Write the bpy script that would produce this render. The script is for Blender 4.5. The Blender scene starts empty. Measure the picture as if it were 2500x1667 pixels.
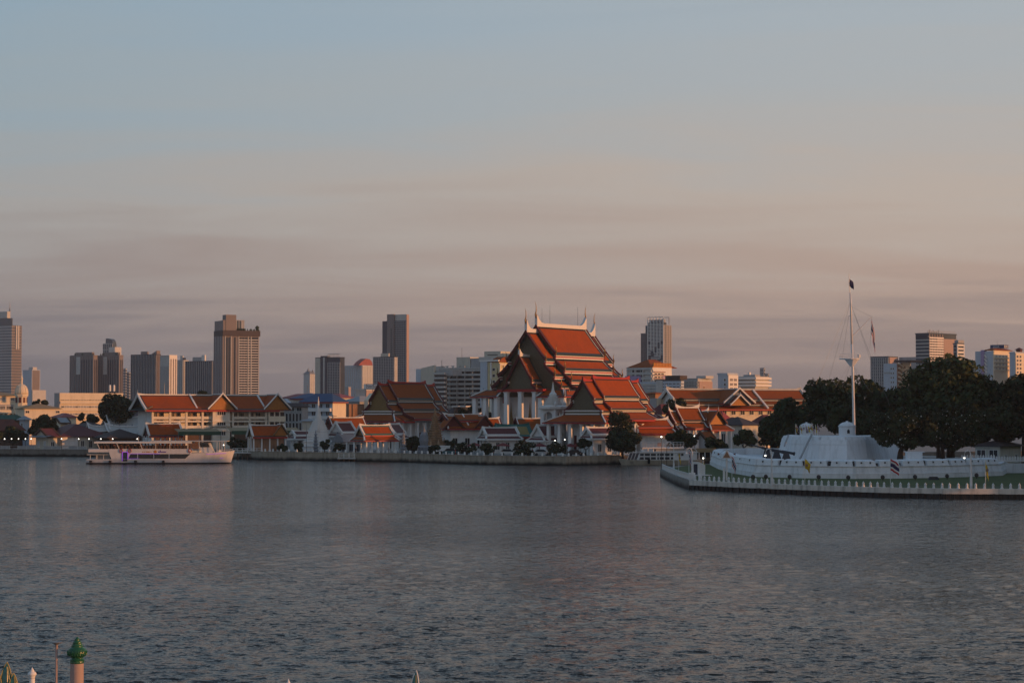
import bpy, math, random
import numpy as np
from math import sin, cos, tan, pi, radians, atan2, sqrt, hypot, floor
from mathutils import Vector, Matrix

S = bpy.context.scene
# ------------------------------------------------------------------ camera
FPX, PCX, PCY, CAMH, HORIZON = 4800.0, 1250.0, 833.5, 11.5, 1010.0   # focal length etc. in pixels of the 2500 px wide photograph
PITCH = math.atan((HORIZON - PCY) / FPX)
cam_data = bpy.data.cameras.new('camera')
cam = bpy.data.objects.new('camera', cam_data)
S.collection.objects.link(cam)
cam.location = (0, 0, CAMH)
cam.rotation_euler = (pi / 2 + PITCH, 0, 0)
cam_data.sensor_width = 36.0
cam_data.lens = 36.0 * FPX / 2500.0
cam_data.clip_start = 0.5
cam_data.clip_end = 20000
S.camera = cam

# ------------------------------------------------------------------ sun, sky, exposure
SUN_AZ = (0.951, -0.309)          # horizontal direction towards the sun (low, right of and behind the camera)
SUN_EL = radians(5.0)
sl = bpy.data.lights.new('sun', 'SUN')
sl.energy = 3.5
sl.angle = radians(0.53)
sl.color = (1.0, 0.43, 0.16)
sun = bpy.data.objects.new('sun', sl)
S.collection.objects.link(sun)
to_sun = Vector((SUN_AZ[0] * cos(SUN_EL), SUN_AZ[1] * cos(SUN_EL), sin(SUN_EL)))
sun.rotation_euler = to_sun.to_track_quat('Z', 'Y').to_euler()
sun.location = (200, -200, 150)

world = bpy.data.worlds.new('World')
S.world = world
world.use_nodes = True
wt = world.node_tree
wt.nodes.clear()
def wn(t, **kw):
    n = wt.nodes.new(t)
    for k, v in kw.items(): setattr(n, k, v)
    return n
def wl(a, b): wt.links.new(a, b)
def ramp(node, stops):
    cr = node.color_ramp
    while len(cr.elements) > 1: cr.elements.remove(cr.elements[-1])
    for i, (p, c) in enumerate(stops):
        e = cr.elements[0] if i == 0 else cr.elements.new(p)
        e.position = p
        e.color = (c[0], c[1], c[2], 1)
tc = wn('ShaderNodeTexCoord')
sep = wn('ShaderNodeSeparateXYZ'); wl(tc.outputs['Generated'], sep.inputs[0])
# thin, level streaks of high cloud: the noise is read on a flat layer far above
zc = wn('ShaderNodeMath', operation='MAXIMUM'); wl(sep.outputs['Z'], zc.inputs[0]); zc.inputs[1].default_value = 0.02
zz_ = wn('ShaderNodeMath', operation='ADD'); wl(zc.outputs[0], zz_.inputs[0]); zz_.inputs[1].default_value = 0.10
dv = wn('ShaderNodeVectorMath', operation='DIVIDE'); wl(tc.outputs['Generated'], dv.inputs[0])
cmb = wn('ShaderNodeCombineXYZ')
for i in range(3): wl(zz_.outputs[0], cmb.inputs[i])
wl(cmb.outputs[0], dv.inputs[1])
mp = wn('ShaderNodeMapping'); wl(dv.outputs[0], mp.inputs[0])
mp.inputs['Rotation'].default_value = (0, 0, radians(24)); mp.inputs['Scale'].default_value = (0.55, 1.5, 0.3)
nz = wn('ShaderNodeTexNoise'); wl(mp.outputs[0], nz.inputs['Vector'])
nz.inputs['Scale'].default_value = 1.6; nz.inputs['Detail'].default_value = 5; nz.inputs['Roughness'].default_value = 0.55
nz.inputs['Distortion'].default_value = 0.6
nr = wn('ShaderNodeMapRange'); wl(nz.outputs[0], nr.inputs[0])
nr.inputs[1].default_value = 0.3; nr.inputs[2].default_value = 0.72; nr.inputs[3].default_value = -0.02; nr.inputs[4].default_value = 0.02
ze = wn('ShaderNodeMath', operation='ADD'); wl(sep.outputs['Z'], ze.inputs[0]); wl(nr.outputs[0], ze.inputs[1])
away, near_, sunw = wn('ShaderNodeValToRGB'), wn('ShaderNodeValToRGB'), wn('ShaderNodeValToRGB')
ramp(away, [(0, (.155, .160, .190)), (.025, (.180, .183, .215)), (.062, (.272, .260, .270)), (.105, (.350, .365, .372)), (.15, (.285, .385, .450)), (.206, (.235, .375, .490)), (.3, (.19, .30, .42)), (.5, (.150, .245, .360)), (1, (.095, .17, .275))])
ramp(near_, [(0, (.28, .225, .215)), (.025, (.325, .262, .245)), (.062, (.50, .375, .312)), (.105, (.54, .460, .400)), (.15, (.46, .470, .470)), (.206, (.42, .475, .515)), (.3, (.28, .35, .43)), (.5, (.17, .255, .365)), (1, (.095, .17, .275))])
ramp(sunw, [(0, (.80, .42, .20)), (.1, (.80, .52, .33)), (.25, (.42, .42, .42)), (.5, (.19, .26, .35)), (1, (.095, .17, .275))])
for r_ in (away, near_, sunw): wl(ze.outputs[0], r_.inputs[0])
dt = wn('ShaderNodeVectorMath', operation='DOT_PRODUCT'); wl(tc.outputs['Generated'], dt.inputs[0])
dt.inputs[1].default_value = (SUN_AZ[0], SUN_AZ[1], 0)
m1 = wn('ShaderNodeMapRange'); wl(dt.outputs['Value'], m1.inputs[0]); m1.interpolation_type = 'SMOOTHSTEP'
m1.inputs[1].default_value = -0.82; m1.inputs[2].default_value = -0.03
m2 = wn('ShaderNodeMapRange'); wl(dt.outputs['Value'], m2.inputs[0]); m2.interpolation_type = 'SMOOTHSTEP'
m2.inputs[1].default_value = 0.08; m2.inputs[2].default_value = 0.97
x1 = wn('ShaderNodeMix', data_type='RGBA'); wl(m1.outputs[0], x1.inputs['Factor']); wl(away.outputs[0], x1.inputs['A']); wl(near_.outputs[0], x1.inputs['B'])
x2 = wn('ShaderNodeMix', data_type='RGBA'); wl(m2.outputs[0], x2.inputs['Factor']); wl(x1.outputs['Result'], x2.inputs['A']); wl(sunw.outputs[0], x2.inputs['B'])
sky = wn('ShaderNodeTexSky', sky_type='NISHITA')
sky.sun_disc = False; sky.sun_elevation = SUN_EL; sky.sun_rotation = atan2(SUN_AZ[0], SUN_AZ[1])
sky.air_density = 1.0; sky.dust_density = 2.0
bg1 = wn('ShaderNodeBackground'); wl(x2.outputs['Result'], bg1.inputs[0]); bg1.inputs[1].default_value = 0.94
bg2 = wn('ShaderNodeBackground'); wl(sky.outputs[0], bg2.inputs[0]); bg2.inputs[1].default_value = 0.004
ad = wn('ShaderNodeAddShader'); wl(bg1.outputs[0], ad.inputs[0]); wl(bg2.outputs[0], ad.inputs[1])
wo = wn('ShaderNodeOutputWorld'); wl(ad.outputs[0], wo.inputs[0])

vs = S.view_settings
S.display_settings.display_device = 'sRGB'
vs.view_transform = 'Standard'; vs.look = 'None'; vs.exposure = 0.0; vs.gamma = 1.0
vs.use_curve_mapping = False
cy = S.cycles
cy.use_denoising = True
cy.denoiser = 'OPENIMAGEDENOISE'
cy.max_bounces = 6; cy.diffuse_bounces = 2; cy.glossy_bounces = 3; cy.transmission_bounces = 2; cy.volume_bounces = 0
cy.transparent_max_bounces = 6
cy.caustics_reflective = False; cy.caustics_refractive = False
cy.use_adaptive_sampling = True; cy.adaptive_threshold = 0.01
cy.sample_clamp_indirect = 4

# ------------------------------------------------------------------ pixel <-> place
def at(px, py, D):
    xc, yc = (px - PCX) / FPX, (PCY - py) / FPX
    t = D / (cos(PITCH) - yc * sin(PITCH))
    return Vector((t * xc, D, CAMH + t * (sin(PITCH) + yc * cos(PITCH))))
def gx(px, D): return at(px, HORIZON, D).x
def gz(py, D): return at(PCX, py, D).z

# ------------------------------------------------------------------ mesh helpers
COL = S.collection
def tag(o, label=None, cat=None, group=None, kind=None):
    if label: o['label'] = label
    if cat: o['category'] = cat
    if group: o['group'] = group
    if kind: o['kind'] = kind
    return o
def empty(name, loc=(0, 0, 0), rz=0.0, label=None, cat=None, group=None, parent=None):
    o = bpy.data.objects.new(name, None)
    COL.objects.link(o)
    o.empty_display_size = 0.5
    o.location = loc; o.rotation_euler = (0, 0, rz)
    if parent: o.parent = parent
    return tag(o, label, cat, group)
def inst(mesh, name, parent=None, loc=(0, 0, 0), rot=(0, 0, 0), scale=(1, 1, 1)):
    o = bpy.data.objects.new(name, mesh)
    COL.objects.link(o)
    o.parent = parent
    o.location = loc; o.rotation_euler = rot; o.scale = scale
    return o
def copy_tree(o, parent=None):
    c = o.copy(); COL.objects.link(c); c.parent = parent
    for ch in list(o.children): copy_tree(ch, c)
    return c

class MB:
    def __init__(s): s.v = []; s.f = []; s.mi = []
    def add(s, vs_, fs, m=0):
        n = len(s.v); s.v.extend([tuple(p) for p in vs_])
        for f in fs: s.f.append(tuple(i + n for i in f)); s.mi.append(m)
        return s
    def hexa(s, p, m=0):      # 8 corners: bottom 4 (ccw), top 4
        return s.add(p, [(3, 2, 1, 0), (4, 5, 6, 7), (0, 1, 5, 4), (1, 2, 6, 5), (2, 3, 7, 6), (3, 0, 4, 7)], m)
    def box(s, x0, x1, y0, y1, z0, z1, m=0):
        return s.hexa([(x0, y0, z0), (x1, y0, z0), (x1, y1, z0), (x0, y1, z0), (x0, y0, z1), (x1, y0, z1), (x1, y1, z1), (x0, y1, z1)], m)
    def frus(s, cx, cy_, z0, z1, a0, b0, a1, b1, m=0):
        return s.hexa([(cx - a0, cy_ - b0, z0), (cx + a0, cy_ - b0, z0), (cx + a0, cy_ + b0, z0), (cx - a0, cy_ + b0, z0),
                       (cx - a1, cy_ - b1, z1), (cx + a1, cy_ - b1, z1), (cx + a1, cy_ + b1, z1), (cx - a1, cy_ + b1, z1)], m)
    def prism(s, poly, z0, z1, m=0, top=None):
        n = len(poly); tp = top or poly
        vs_ = [(x, y, z0) for x, y in poly] + [(x, y, z1) for x, y in tp]
        return s.add(vs_, [tuple(range(n - 1, -1, -1)), tuple(range(n, 2 * n))] + [(i, (i + 1) % n, n + (i + 1) % n, n + i) for i in range(n)], m)
    def extr(s, poly, fn, t0, t1, m=0):      # polygon of (a, b), extruded from t0 to t1 through fn(a, b, t)
        n = len(poly)
        vs_ = [fn(a, b, t0) for a, b in poly] + [fn(a, b, t1) for a, b in poly]
        return s.add(vs_, [tuple(range(n - 1, -1, -1)), tuple(range(n, 2 * n))] + [(i, (i + 1) % n, n + (i + 1) % n, n + i) for i in range(n)], m)
    def lathe(s, cx, cy_, prof, n=12, m=0, ph=0.0, sx=1.0, sy=1.0):
        vs_ = []
        for r, z in prof:
            for k in range(n):
                a = 2 * pi * k / n + ph
                vs_.append((cx + r * cos(a) * sx, cy_ + r * sin(a) * sy, z))
        fs = []
        for j in range(len(prof) - 1):
            for k in range(n):
                k2 = (k + 1) % n
                fs.append((j * n + k, j * n + k2, (j + 1) * n + k2, (j + 1) * n + k))
        fs.append(tuple(range(n - 1, -1, -1)))
        L = (len(prof) - 1) * n
        fs.append(tuple(range(L, L + n)))
        return s.add(vs_, fs, m)
    def tube(s, pts, rad, n=6, m=0):
        pts = [Vector(p) for p in pts]
        if not hasattr(rad, '__len__'): rad = [rad] * len(pts)
        vs_ = []
        for i, p in enumerate(pts):
            d = (pts[min(i + 1, len(pts) - 1)] - pts[max(i - 1, 0)])
            if d.length < 1e-9: d = Vector((0, 0, 1))
            d.normalize()
            a = d.cross(Vector((0, 0, 1)) if abs(d.z) < 0.9 else Vector((1, 0, 0))).normalized()
            b = d.cross(a)
            for k in range(n):
                t = 2 * pi * k / n
                vs_.append(p + (a * cos(t) + b * sin(t)) * rad[i])
        fs = []
        for j in range(len(pts) - 1):
            for k in range(n):
                k2 = (k + 1) % n
                fs.append((j * n + k, j * n + k2, (j + 1) * n + k2, (j + 1) * n + k))
        fs.append(tuple(range(n - 1, -1, -1))); L = (len(pts) - 1) * n; fs.append(tuple(range(L, L + n)))
        return s.add(vs_, fs, m)
    def bar(s, p0, p1, w, h, m=0):      # box beam from p0 to p1, w wide (level), h high
        p0, p1 = Vector(p0), Vector(p1)
        d = (p1 - p0).normalized()
        a = d.cross(Vector((0, 0, 1)))
        a = Vector((1, 0, 0)) if a.length < 1e-6 else a.normalized()
        b = a.cross(d)
        q = [p + a * sa * w / 2 + b * sb * h / 2 for p in (p0, p1) for sa, sb in ((-1, -1), (1, -1), (1, 1), (-1, 1))]
        return s.add(q, [(3, 2, 1, 0), (4, 5, 6, 7), (0, 1, 5, 4), (1, 2, 6, 5), (2, 3, 7, 6), (3, 0, 4, 7)], m)
    def slab(s, c, t, m=0):      # quad c (4 points) thickened downward by t along its normal
        c = [Vector(p) for p in c]
        n = (c[1] - c[0]).cross(c[3] - c[0])
        if n.length < 1e-9: n = (c[2] - c[1]).cross(c[3] - c[1])
        n.normalize()
        if n.z < 0: n = -n
        return s.hexa([p - n * t for p in c] + c, m)
    def strip(s, pts, side, ups, m=0):      # beam along pts with side vector and per point up vectors (rectangular section)
        n = len(pts); vs_ = []
        side = Vector(side)
        for i, p in enumerate(pts):
            p = Vector(p); u = Vector(ups[i] if isinstance(ups, list) else ups)
            vs_ += [p, p + side, p + side + u, p + u]
        fs = []
        for i in range(n - 1):
            for k in range(4):
                k2 = (k + 1) % 4
                fs.append((i * 4 + k, i * 4 + k2, i * 4 + 4 + k2, i * 4 + 4 + k))
        fs += [(3, 2, 1, 0), (n * 4 - 4, n * 4 - 3, n * 4 - 2, n * 4 - 1)]
        return s.add(vs_, fs, m)
    def mesh(s, name, mats, smooth=False):
        me = bpy.data.meshes.new(name)
        me.from_pydata(s.v, [], s.f)
        if not isinstance(mats, (list, tuple)): mats = [mats]
        for m_ in mats: me.materials.append(MAT[m_])
        if len(mats) > 1: me.polygons.foreach_set('material_index', s.mi)
        if smooth: me.polygons.foreach_set('use_smooth', [True] * len(me.polygons))
        bm_fix(me)
        return me
    def build(s, name, mats, parent=None, loc=(0, 0, 0), rz=0.0, smooth=False, label=None, cat=None, group=None, kind=None):
        o = bpy.data.objects.new(name, s.mesh(name, mats, smooth))
        COL.objects.link(o)
        o.parent = parent; o.location = loc; o.rotation_euler = (0, 0, rz)
        return tag(o, label, cat, group, kind)
import bmesh
def bm_fix(me):
    bm = bmesh.new(); bm.from_mesh(me)
    bmesh.ops.recalc_face_normals(bm, faces=bm.faces[:])
    bm.to_mesh(me); bm.free()

# ------------------------------------------------------------------ materials
MAT = {}
def mat(name, col, rough=0.6, metal=0.0, var=0.0, scale=0.6, bump=0.0, bscale=6.0, spec=0.4, dirt=None, emit=None, coat=0.0, stretch=None, col2=None, c2s=0.2):
    m = bpy.data.materials.new(name); m.use_nodes = True
    nt = m.node_tree; b = nt.nodes['Principled BSDF']
    b.inputs['Roughness'].default_value = rough; b.inputs['Metallic'].default_value = metal
    b.inputs['Specular IOR Level'].default_value = spec
    b.inputs['Base Color'].default_value = (*col, 1)
    N, L = nt.nodes.new, nt.links.new
    src = None
    if var or dirt or bump or col2:
        t = N('ShaderNodeTexCoord'); vec = t.outputs['Object']
        if stretch:
            mpn = N('ShaderNodeMapping'); L(vec, mpn.inputs[0]); mpn.inputs['Scale'].default_value = stretch; vec = mpn.outputs[0]
    if col2:
        n0 = N('ShaderNodeTexNoise'); L(vec, n0.inputs['Vector']); n0.inputs['Scale'].default_value = c2s; n0.inputs['Detail'].default_value = 5
        r0 = N('ShaderNodeMapRange'); L(n0.outputs[0], r0.inputs[0]); r0.inputs[1].default_value = .4; r0.inputs[2].default_value = .6
        x0 = N('ShaderNodeMix'); x0.data_type = 'RGBA'; L(r0.outputs[0], x0.inputs['Factor']); x0.inputs['A'].default_value = (*col, 1); x0.inputs['B'].default_value = (*col2, 1)
        src = x0.outputs['Result']
    if var:
        n1 = N('ShaderNodeTexNoise'); L(vec, n1.inputs['Vector']); n1.inputs['Scale'].default_value = scale
        n1.inputs['Detail'].default_value = 6; n1.inputs['Roughness'].default_value = .65
        r1 = N('ShaderNodeMapRange'); L(n1.outputs[0], r1.inputs[0]); r1.inputs[1].default_value = .25; r1.inputs[2].default_value = .75
        r1.inputs[3].default_value = 1 - var; r1.inputs[4].default_value = 1 + var
        x = N('ShaderNodeMix'); x.data_type = 'RGBA'; x.blend_type = 'MULTIPLY'; x.inputs['Factor'].default_value = 1
        if src: L(src, x.inputs['A'])
        else: x.inputs['A'].default_value = (*col, 1)
        L(r1.outputs[0], x.inputs['B']); src = x.outputs['Result']
    if dirt:      # streaks of grime: (colour, amount)
        mpd = N('ShaderNodeMapping'); L(t.outputs['Object'], mpd.inputs[0]); mpd.inputs['Scale'].default_value = (1.4, 1.4, .16)
        n2 = N('ShaderNodeTexNoise'); L(mpd.outputs[0], n2.inputs['Vector']); n2.inputs['Scale'].default_value = .9; n2.inputs['Detail'].default_value = 7
        r2 = N('ShaderNodeMapRange'); L(n2.outputs[0], r2.inputs[0]); r2.inputs[1].default_value = .48; r2.inputs[2].default_value = .75; r2.inputs[4].default_value = dirt[1]
        x2_ = N('ShaderNodeMix'); x2_.data_type = 'RGBA'; L(r2.outputs[0], x2_.inputs['Factor'])
        if src: L(src, x2_.inputs['A'])
        else: x2_.inputs['A'].default_value = (*col, 1)
        x2_.inputs['B'].default_value = (*dirt[0], 1); src = x2_.outputs['Result']
    if src: L(src, b.inputs['Base Color'])
    if bump:
        n3 = N('ShaderNodeTexNoise'); L(vec, n3.inputs['Vector']); n3.inputs['Scale'].default_value = bscale; n3.inputs['Detail'].default_value = 4
        bp = N('ShaderNodeBump'); L(n3.outputs[0], bp.inputs['Height']); bp.inputs['Strength'].default_value = bump; bp.inputs['Distance'].default_value = .1
        L(bp.outputs[0], b.inputs['Normal'])
    if emit:
        b.inputs['Emission Color'].default_value = (*emit[0], 1); b.inputs['Emission Strength'].default_value = emit[1]
    if coat: b.inputs['Coat Weight'].default_value = coat
    MAT[name] = m
    return m
G = (.10, .09, .075)
mat('white_plaster', (.74, .74, .73), .75, var=.07, scale=.5, dirt=(G, .16), bump=.1)
mat('fort_plaster', (.76, .78, .80), .75, var=.08, scale=.4, dirt=((.2, .2, .19), .34), bump=.15, bscale=3)
mat('white_trim', (.72, .71, .68), .6, var=.05, scale=2)
mat('cream_plaster', (.72, .63, .48), .75, var=.06, scale=.4, dirt=(G, .14))
mat('school_plaster', (.70, .65, .55), .75, var=.06, scale=.4, dirt=(G, .14))
mat('beige_plaster', (.55, .52, .44), .8, var=.08, scale=.3, dirt=(G, .2))
mat('yellow_plaster', (.58, .50, .30), .8, var=.06, dirt=(G, .15))
mat('pale_blue_plaster', (.45, .52, .60), .75, var=.06, dirt=(G, .15))  # pale blue walls; also carries cool shade on dim sides of white buildings
mat('grey_concrete', (.36, .37, .38), .8, var=.1, scale=.3, dirt=(G, .25))
mat('pale_concrete', (.50, .50, .48), .8, var=.1, scale=.3, dirt=(G, .22))
mat('rust_wall', (.30, .17, .10), .85, var=.3, scale=.3, dirt=((.06, .03, .02), .6))
mat('brown_concrete', (.21, .185, .18), .8, var=.06, scale=.05)
mat('orange_tile', (.34, .066, .007), .7, var=.16, scale=1.3, bump=.25, bscale=9, spec=.15, col2=(.30, .062, .009), c2s=.35)
mat('dark_orange_tile', (.27, .066, .010), .7, var=.16, scale=1.3, bump=.25, bscale=9, spec=.15)
mat('green_tile', (.022, .036, .030), .45, var=.15, scale=1.5)
mat('teal_tile', (.02, .13, .11), .5, var=.15, scale=1.5)
mat('ochre_tile', (.26, .19, .05), .55, var=.15, scale=1.0)
mat('maroon_tile', (.105, .020, .018), .6, var=.2, scale=1.0, bump=.2)
mat('red_metal_roof', (.27, .045, .035), .5, var=.15, scale=.6)
mat('blue_metal_roof', (.035, .07, .16), .5, var=.12, scale=.5)
mat('rusty_roof', (.13, .035, .02), .7, var=.35, scale=.5)
mat('dark_roof', (.055, .04, .038), .7, var=.25, scale=.6)
mat('grey_roof', (.28, .31, .34), .6, var=.12, scale=.5)
mat('red_paint', (.36, .022, .016), .5, var=.1)
mat('dark_red', (.10, .012, .012), .55, var=.12)
mat('gilded', (.20, .13, .045), .45, metal=.35, var=.35, scale=3.0, bump=.5, bscale=6)
mat('bright_gold', (.34, .135, .022), .5, metal=.1, var=.25, scale=3.0, bump=.4)
mat('mosaic_dark', (.115, .095, .055), .45, var=.5, scale=4.5, bump=.6, bscale=9)
mat('stone_chedi', (.34, .22, .13), .85, var=.35, scale=1.2, dirt=((.05, .045, .035), .7), bump=.5)
mat('grey_stone', (.20, .22, .25), .8, var=.25, scale=1.0, bump=.3)
mat('glass_dark', (.025, .03, .035), .12, spec=.6, var=.3, scale=.2)
mat('glass_blue', (.04, .065, .095), .15, spec=.6, var=.35, scale=.12)
mat('glass_navy', (.018, .030, .055), .2, spec=.5, var=.3, scale=.12)
mat('window_frame', (.42, .40, .37), .5)
mat('black_metal', (.02, .02, .022), .5, var=.1)
mat('grey_metal', (.22, .23, .24), .45, metal=.3)
mat('white_metal', (.70, .70, .69), .4, var=.05, scale=3)
mat('gun_metal', (.045, .055, .07), .45, metal=.4, var=.2)
mat('timber', (.09, .05, .03), .75, var=.3, scale=2)
mat('bark', (.055, .04, .03), .9, var=.3, scale=2, bump=.5)
mat('lamp_glow', (1, .95, .85), .4, emit=((1, .93, .80), 4.0))
mat('neon_purple', (.3, .1, .7), .4, emit=((.34, .08, .85), .3))
mat('flag_red', (.42, .012, .02), .8); mat('flag_white', (.7, .7, .7), .8); mat('flag_blue', (.015, .02, .09), .8); mat('flag_yellow', (.62, .42, .03), .8)
mat('hull_white', (.66, .66, .68), .35, var=.05, scale=.4, dirt=(G, .12), coat=.2)
mat('hull_black', (.012, .012, .014), .5)
mat('hull_cream', (.48, .43, .34), .5, var=.1, scale=.6, dirt=(G, .3))
mat('skin', (.35, .2, .13), .6); mat('cloth_dark', (.03, .03, .04), .85); mat('cloth_light', (.35, .33, .32), .85); mat('cloth_red', (.25, .03, .03), .85)
mat('asphalt', (.055, .054, .052), .9, var=.2)
mat('earth', (.12, .10, .075), .95, var=.25, scale=.05)
mat('paving', (.26, .25, .23), .9, var=.15, scale=.2)
mat('lawn', (.055, .085, .018), .95, var=.3, scale=.25, bump=.5, bscale=4)
mat('green_awning', (.02, .075, .045), .6, var=.1); mat('tan_canvas', (.30, .22, .12), .8, var=.1)
mat('glazed_green', (.015, .10, .035), .22, var=.3, scale=3, spec=.6, bump=.3, bscale=14)
mat('pink_plaster', (.38, .28, .25), .7, var=.08, scale=1.2)  # pillar plaster; also carries warm sunlight on sunny tower faces
mat('teal_mosaic', (.03, .16, .14), .25, var=.4, scale=9, spec=.6); mat('yellow_mosaic', (.38, .30, .10), .3, var=.3, scale=9, spec=.6)
mat('blossom', (.62, .60, .52), .8)
mat('purple_paint', (.12, .04, .32), .5); mat('orange_paint', (.50, .20, .03), .5)
mat('lilac_paint', (.34, .27, .45), .6, var=.05)
mat('car_paint_teal', (.04, .13, .15), .3, coat=.5); mat('car_paint_white', (.55, .55, .54), .3, coat=.5); mat('rubber', (.015, .015, .015), .8)
mat('red_canvas', (.16, .02, .02), .8, var=.15)
mat('led_panel', (.02, .05, .14), .4, var=.1)
for i, c in enumerate([(.030, .047, .013), (.024, .038, .012), (.045, .058, .015), (.035, .040, .014), (.040, .062, .020)]):
    m = mat('leaf_%d' % i, c, .65, var=.45, scale=.35, spec=.25)

def quay_material(name, top, low, z0, z1):
    """concrete with a tide line: weed and mud cling below it, with a ragged edge"""
    m = mat(name, top, .85, var=.14, scale=.5, dirt=((.08, .065, .045), .55), bump=.3)
    nt = m.node_tree; N, L = nt.nodes.new, nt.links.new
    b = nt.nodes['Principled BSDF']; src = b.inputs['Base Color'].links[0].from_socket
    t = N('ShaderNodeTexCoord'); sp = N('ShaderNodeSeparateXYZ'); L(t.outputs['Object'], sp.inputs[0])
    mp_ = N('ShaderNodeMapping'); L(t.outputs['Object'], mp_.inputs[0]); mp_.inputs['Scale'].default_value = (1, 1, .2)
    n = N('ShaderNodeTexNoise'); L(mp_.outputs[0], n.inputs['Vector']); n.inputs['Scale'].default_value = .8; n.inputs['Detail'].default_value = 6
    a = N('ShaderNodeMath'); a.operation = 'MULTIPLY_ADD'; L(n.outputs[0], a.inputs[0]); a.inputs[1].default_value = -1.0; L(sp.outputs['Z'], a.inputs[2])
    r = N('ShaderNodeMapRange'); L(a.outputs[0], r.inputs[0]); r.inputs[1].default_value = z0 - .5; r.inputs[2].default_value = z1 - .5
    x = N('ShaderNodeMix'); x.data_type = 'RGBA'; L(r.outputs[0], x.inputs['Factor']); x.inputs['A'].default_value = (*low, 1); L(src, x.inputs['B'])
    L(x.outputs['Result'], b.inputs['Base Color'])
quay_material('quay_concrete', (.36, .31, .24), (.012, .012, .010), .25, .95)
quay_material('quay_grey', (.20, .19, .17), (.012, .012, .010), .3, .8)
quay_material('quay_white', (.72, .67, .60), (.010, .010, .009), .42, .62)
quay_material('quay_side', (.30, .28, .25), (.012, .012, .010), .2, .95)

# water
m = bpy.data.materials.new('river_water'); m.use_nodes = True; MAT['river_water'] = m
nt = m.node_tree; b = nt.nodes['Principled BSDF']; N, L = nt.nodes.new, nt.links.new
b.inputs['Base Color'].default_value = (.020, .024, .022, 1); b.inputs['Roughness'].default_value = .12; b.inputs['IOR'].default_value = 1.33
b.inputs['Specular IOR Level'].default_value = .22
t = N('ShaderNodeTexCoord')
# ripples: slopes read from noise tilt the surface normal, the same from near and far
acc = None
for sc_, kx_, ky_, rot, sx_, sy_ in ((1.2, .45, .8, 10, .42, 1.0), (3.2, .9, 1.6, -9, .45, 1.0), (8.0, 1.0, 1.7, 12, .55, 1.0)):
    mp_ = N('ShaderNodeMapping'); L(t.outputs['Object'], mp_.inputs[0]); mp_.inputs['Rotation'].default_value = (0, 0, radians(rot)); mp_.inputs['Scale'].default_value = (sx_, sy_, 1)
    n = N('ShaderNodeTexNoise'); L(mp_.outputs[0], n.inputs['Vector']); n.inputs['Scale'].default_value = sc_; n.inputs['Detail'].default_value = 3; n.inputs['Roughness'].default_value = .6; n.inputs['Distortion'].default_value = .6
    sb = N('ShaderNodeVectorMath'); sb.operation = 'SUBTRACT'; L(n.outputs['Color'], sb.inputs[0]); sb.inputs[1].default_value = (.5, .5, .5)
    ml = N('ShaderNodeVectorMath'); ml.operation = 'MULTIPLY'; L(sb.outputs[0], ml.inputs[0]); ml.inputs[1].default_value = (kx_, ky_, 0)
    if acc is None: acc = ml
    else:
        a2 = N('ShaderNodeVectorMath'); L(acc.outputs[0], a2.inputs[0]); L(ml.outputs[0], a2.inputs[1]); acc = a2
# calmer and rougher patches
npz = N('ShaderNodeTexNoise'); L(t.outputs['Object'], npz.inputs['Vector']); npz.inputs['Scale'].default_value = .035; npz.inputs['Detail'].default_value = 3
rg = N('ShaderNodeMapRange'); L(npz.outputs[0], rg.inputs[0]); rg.inputs[1].default_value = .35; rg.inputs[2].default_value = .65; rg.inputs[3].default_value = .65; rg.inputs[4].default_value = 1.15
sc2 = N('ShaderNodeVectorMath'); sc2.operation = 'SCALE'; L(acc.outputs[0], sc2.inputs[0]); L(rg.outputs[0], sc2.inputs['Scale'])
ge = N('ShaderNodeNewGeometry'); a3 = N('ShaderNodeVectorMath'); L(ge.outputs['Normal'], a3.inputs[0]); L(sc2.outputs[0], a3.inputs[1])
nm = N('ShaderNodeVectorMath'); nm.operation = 'NORMALIZE'; L(a3.outputs[0], nm.inputs[0])
L(nm.outputs[0], b.inputs['Normal'])

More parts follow.
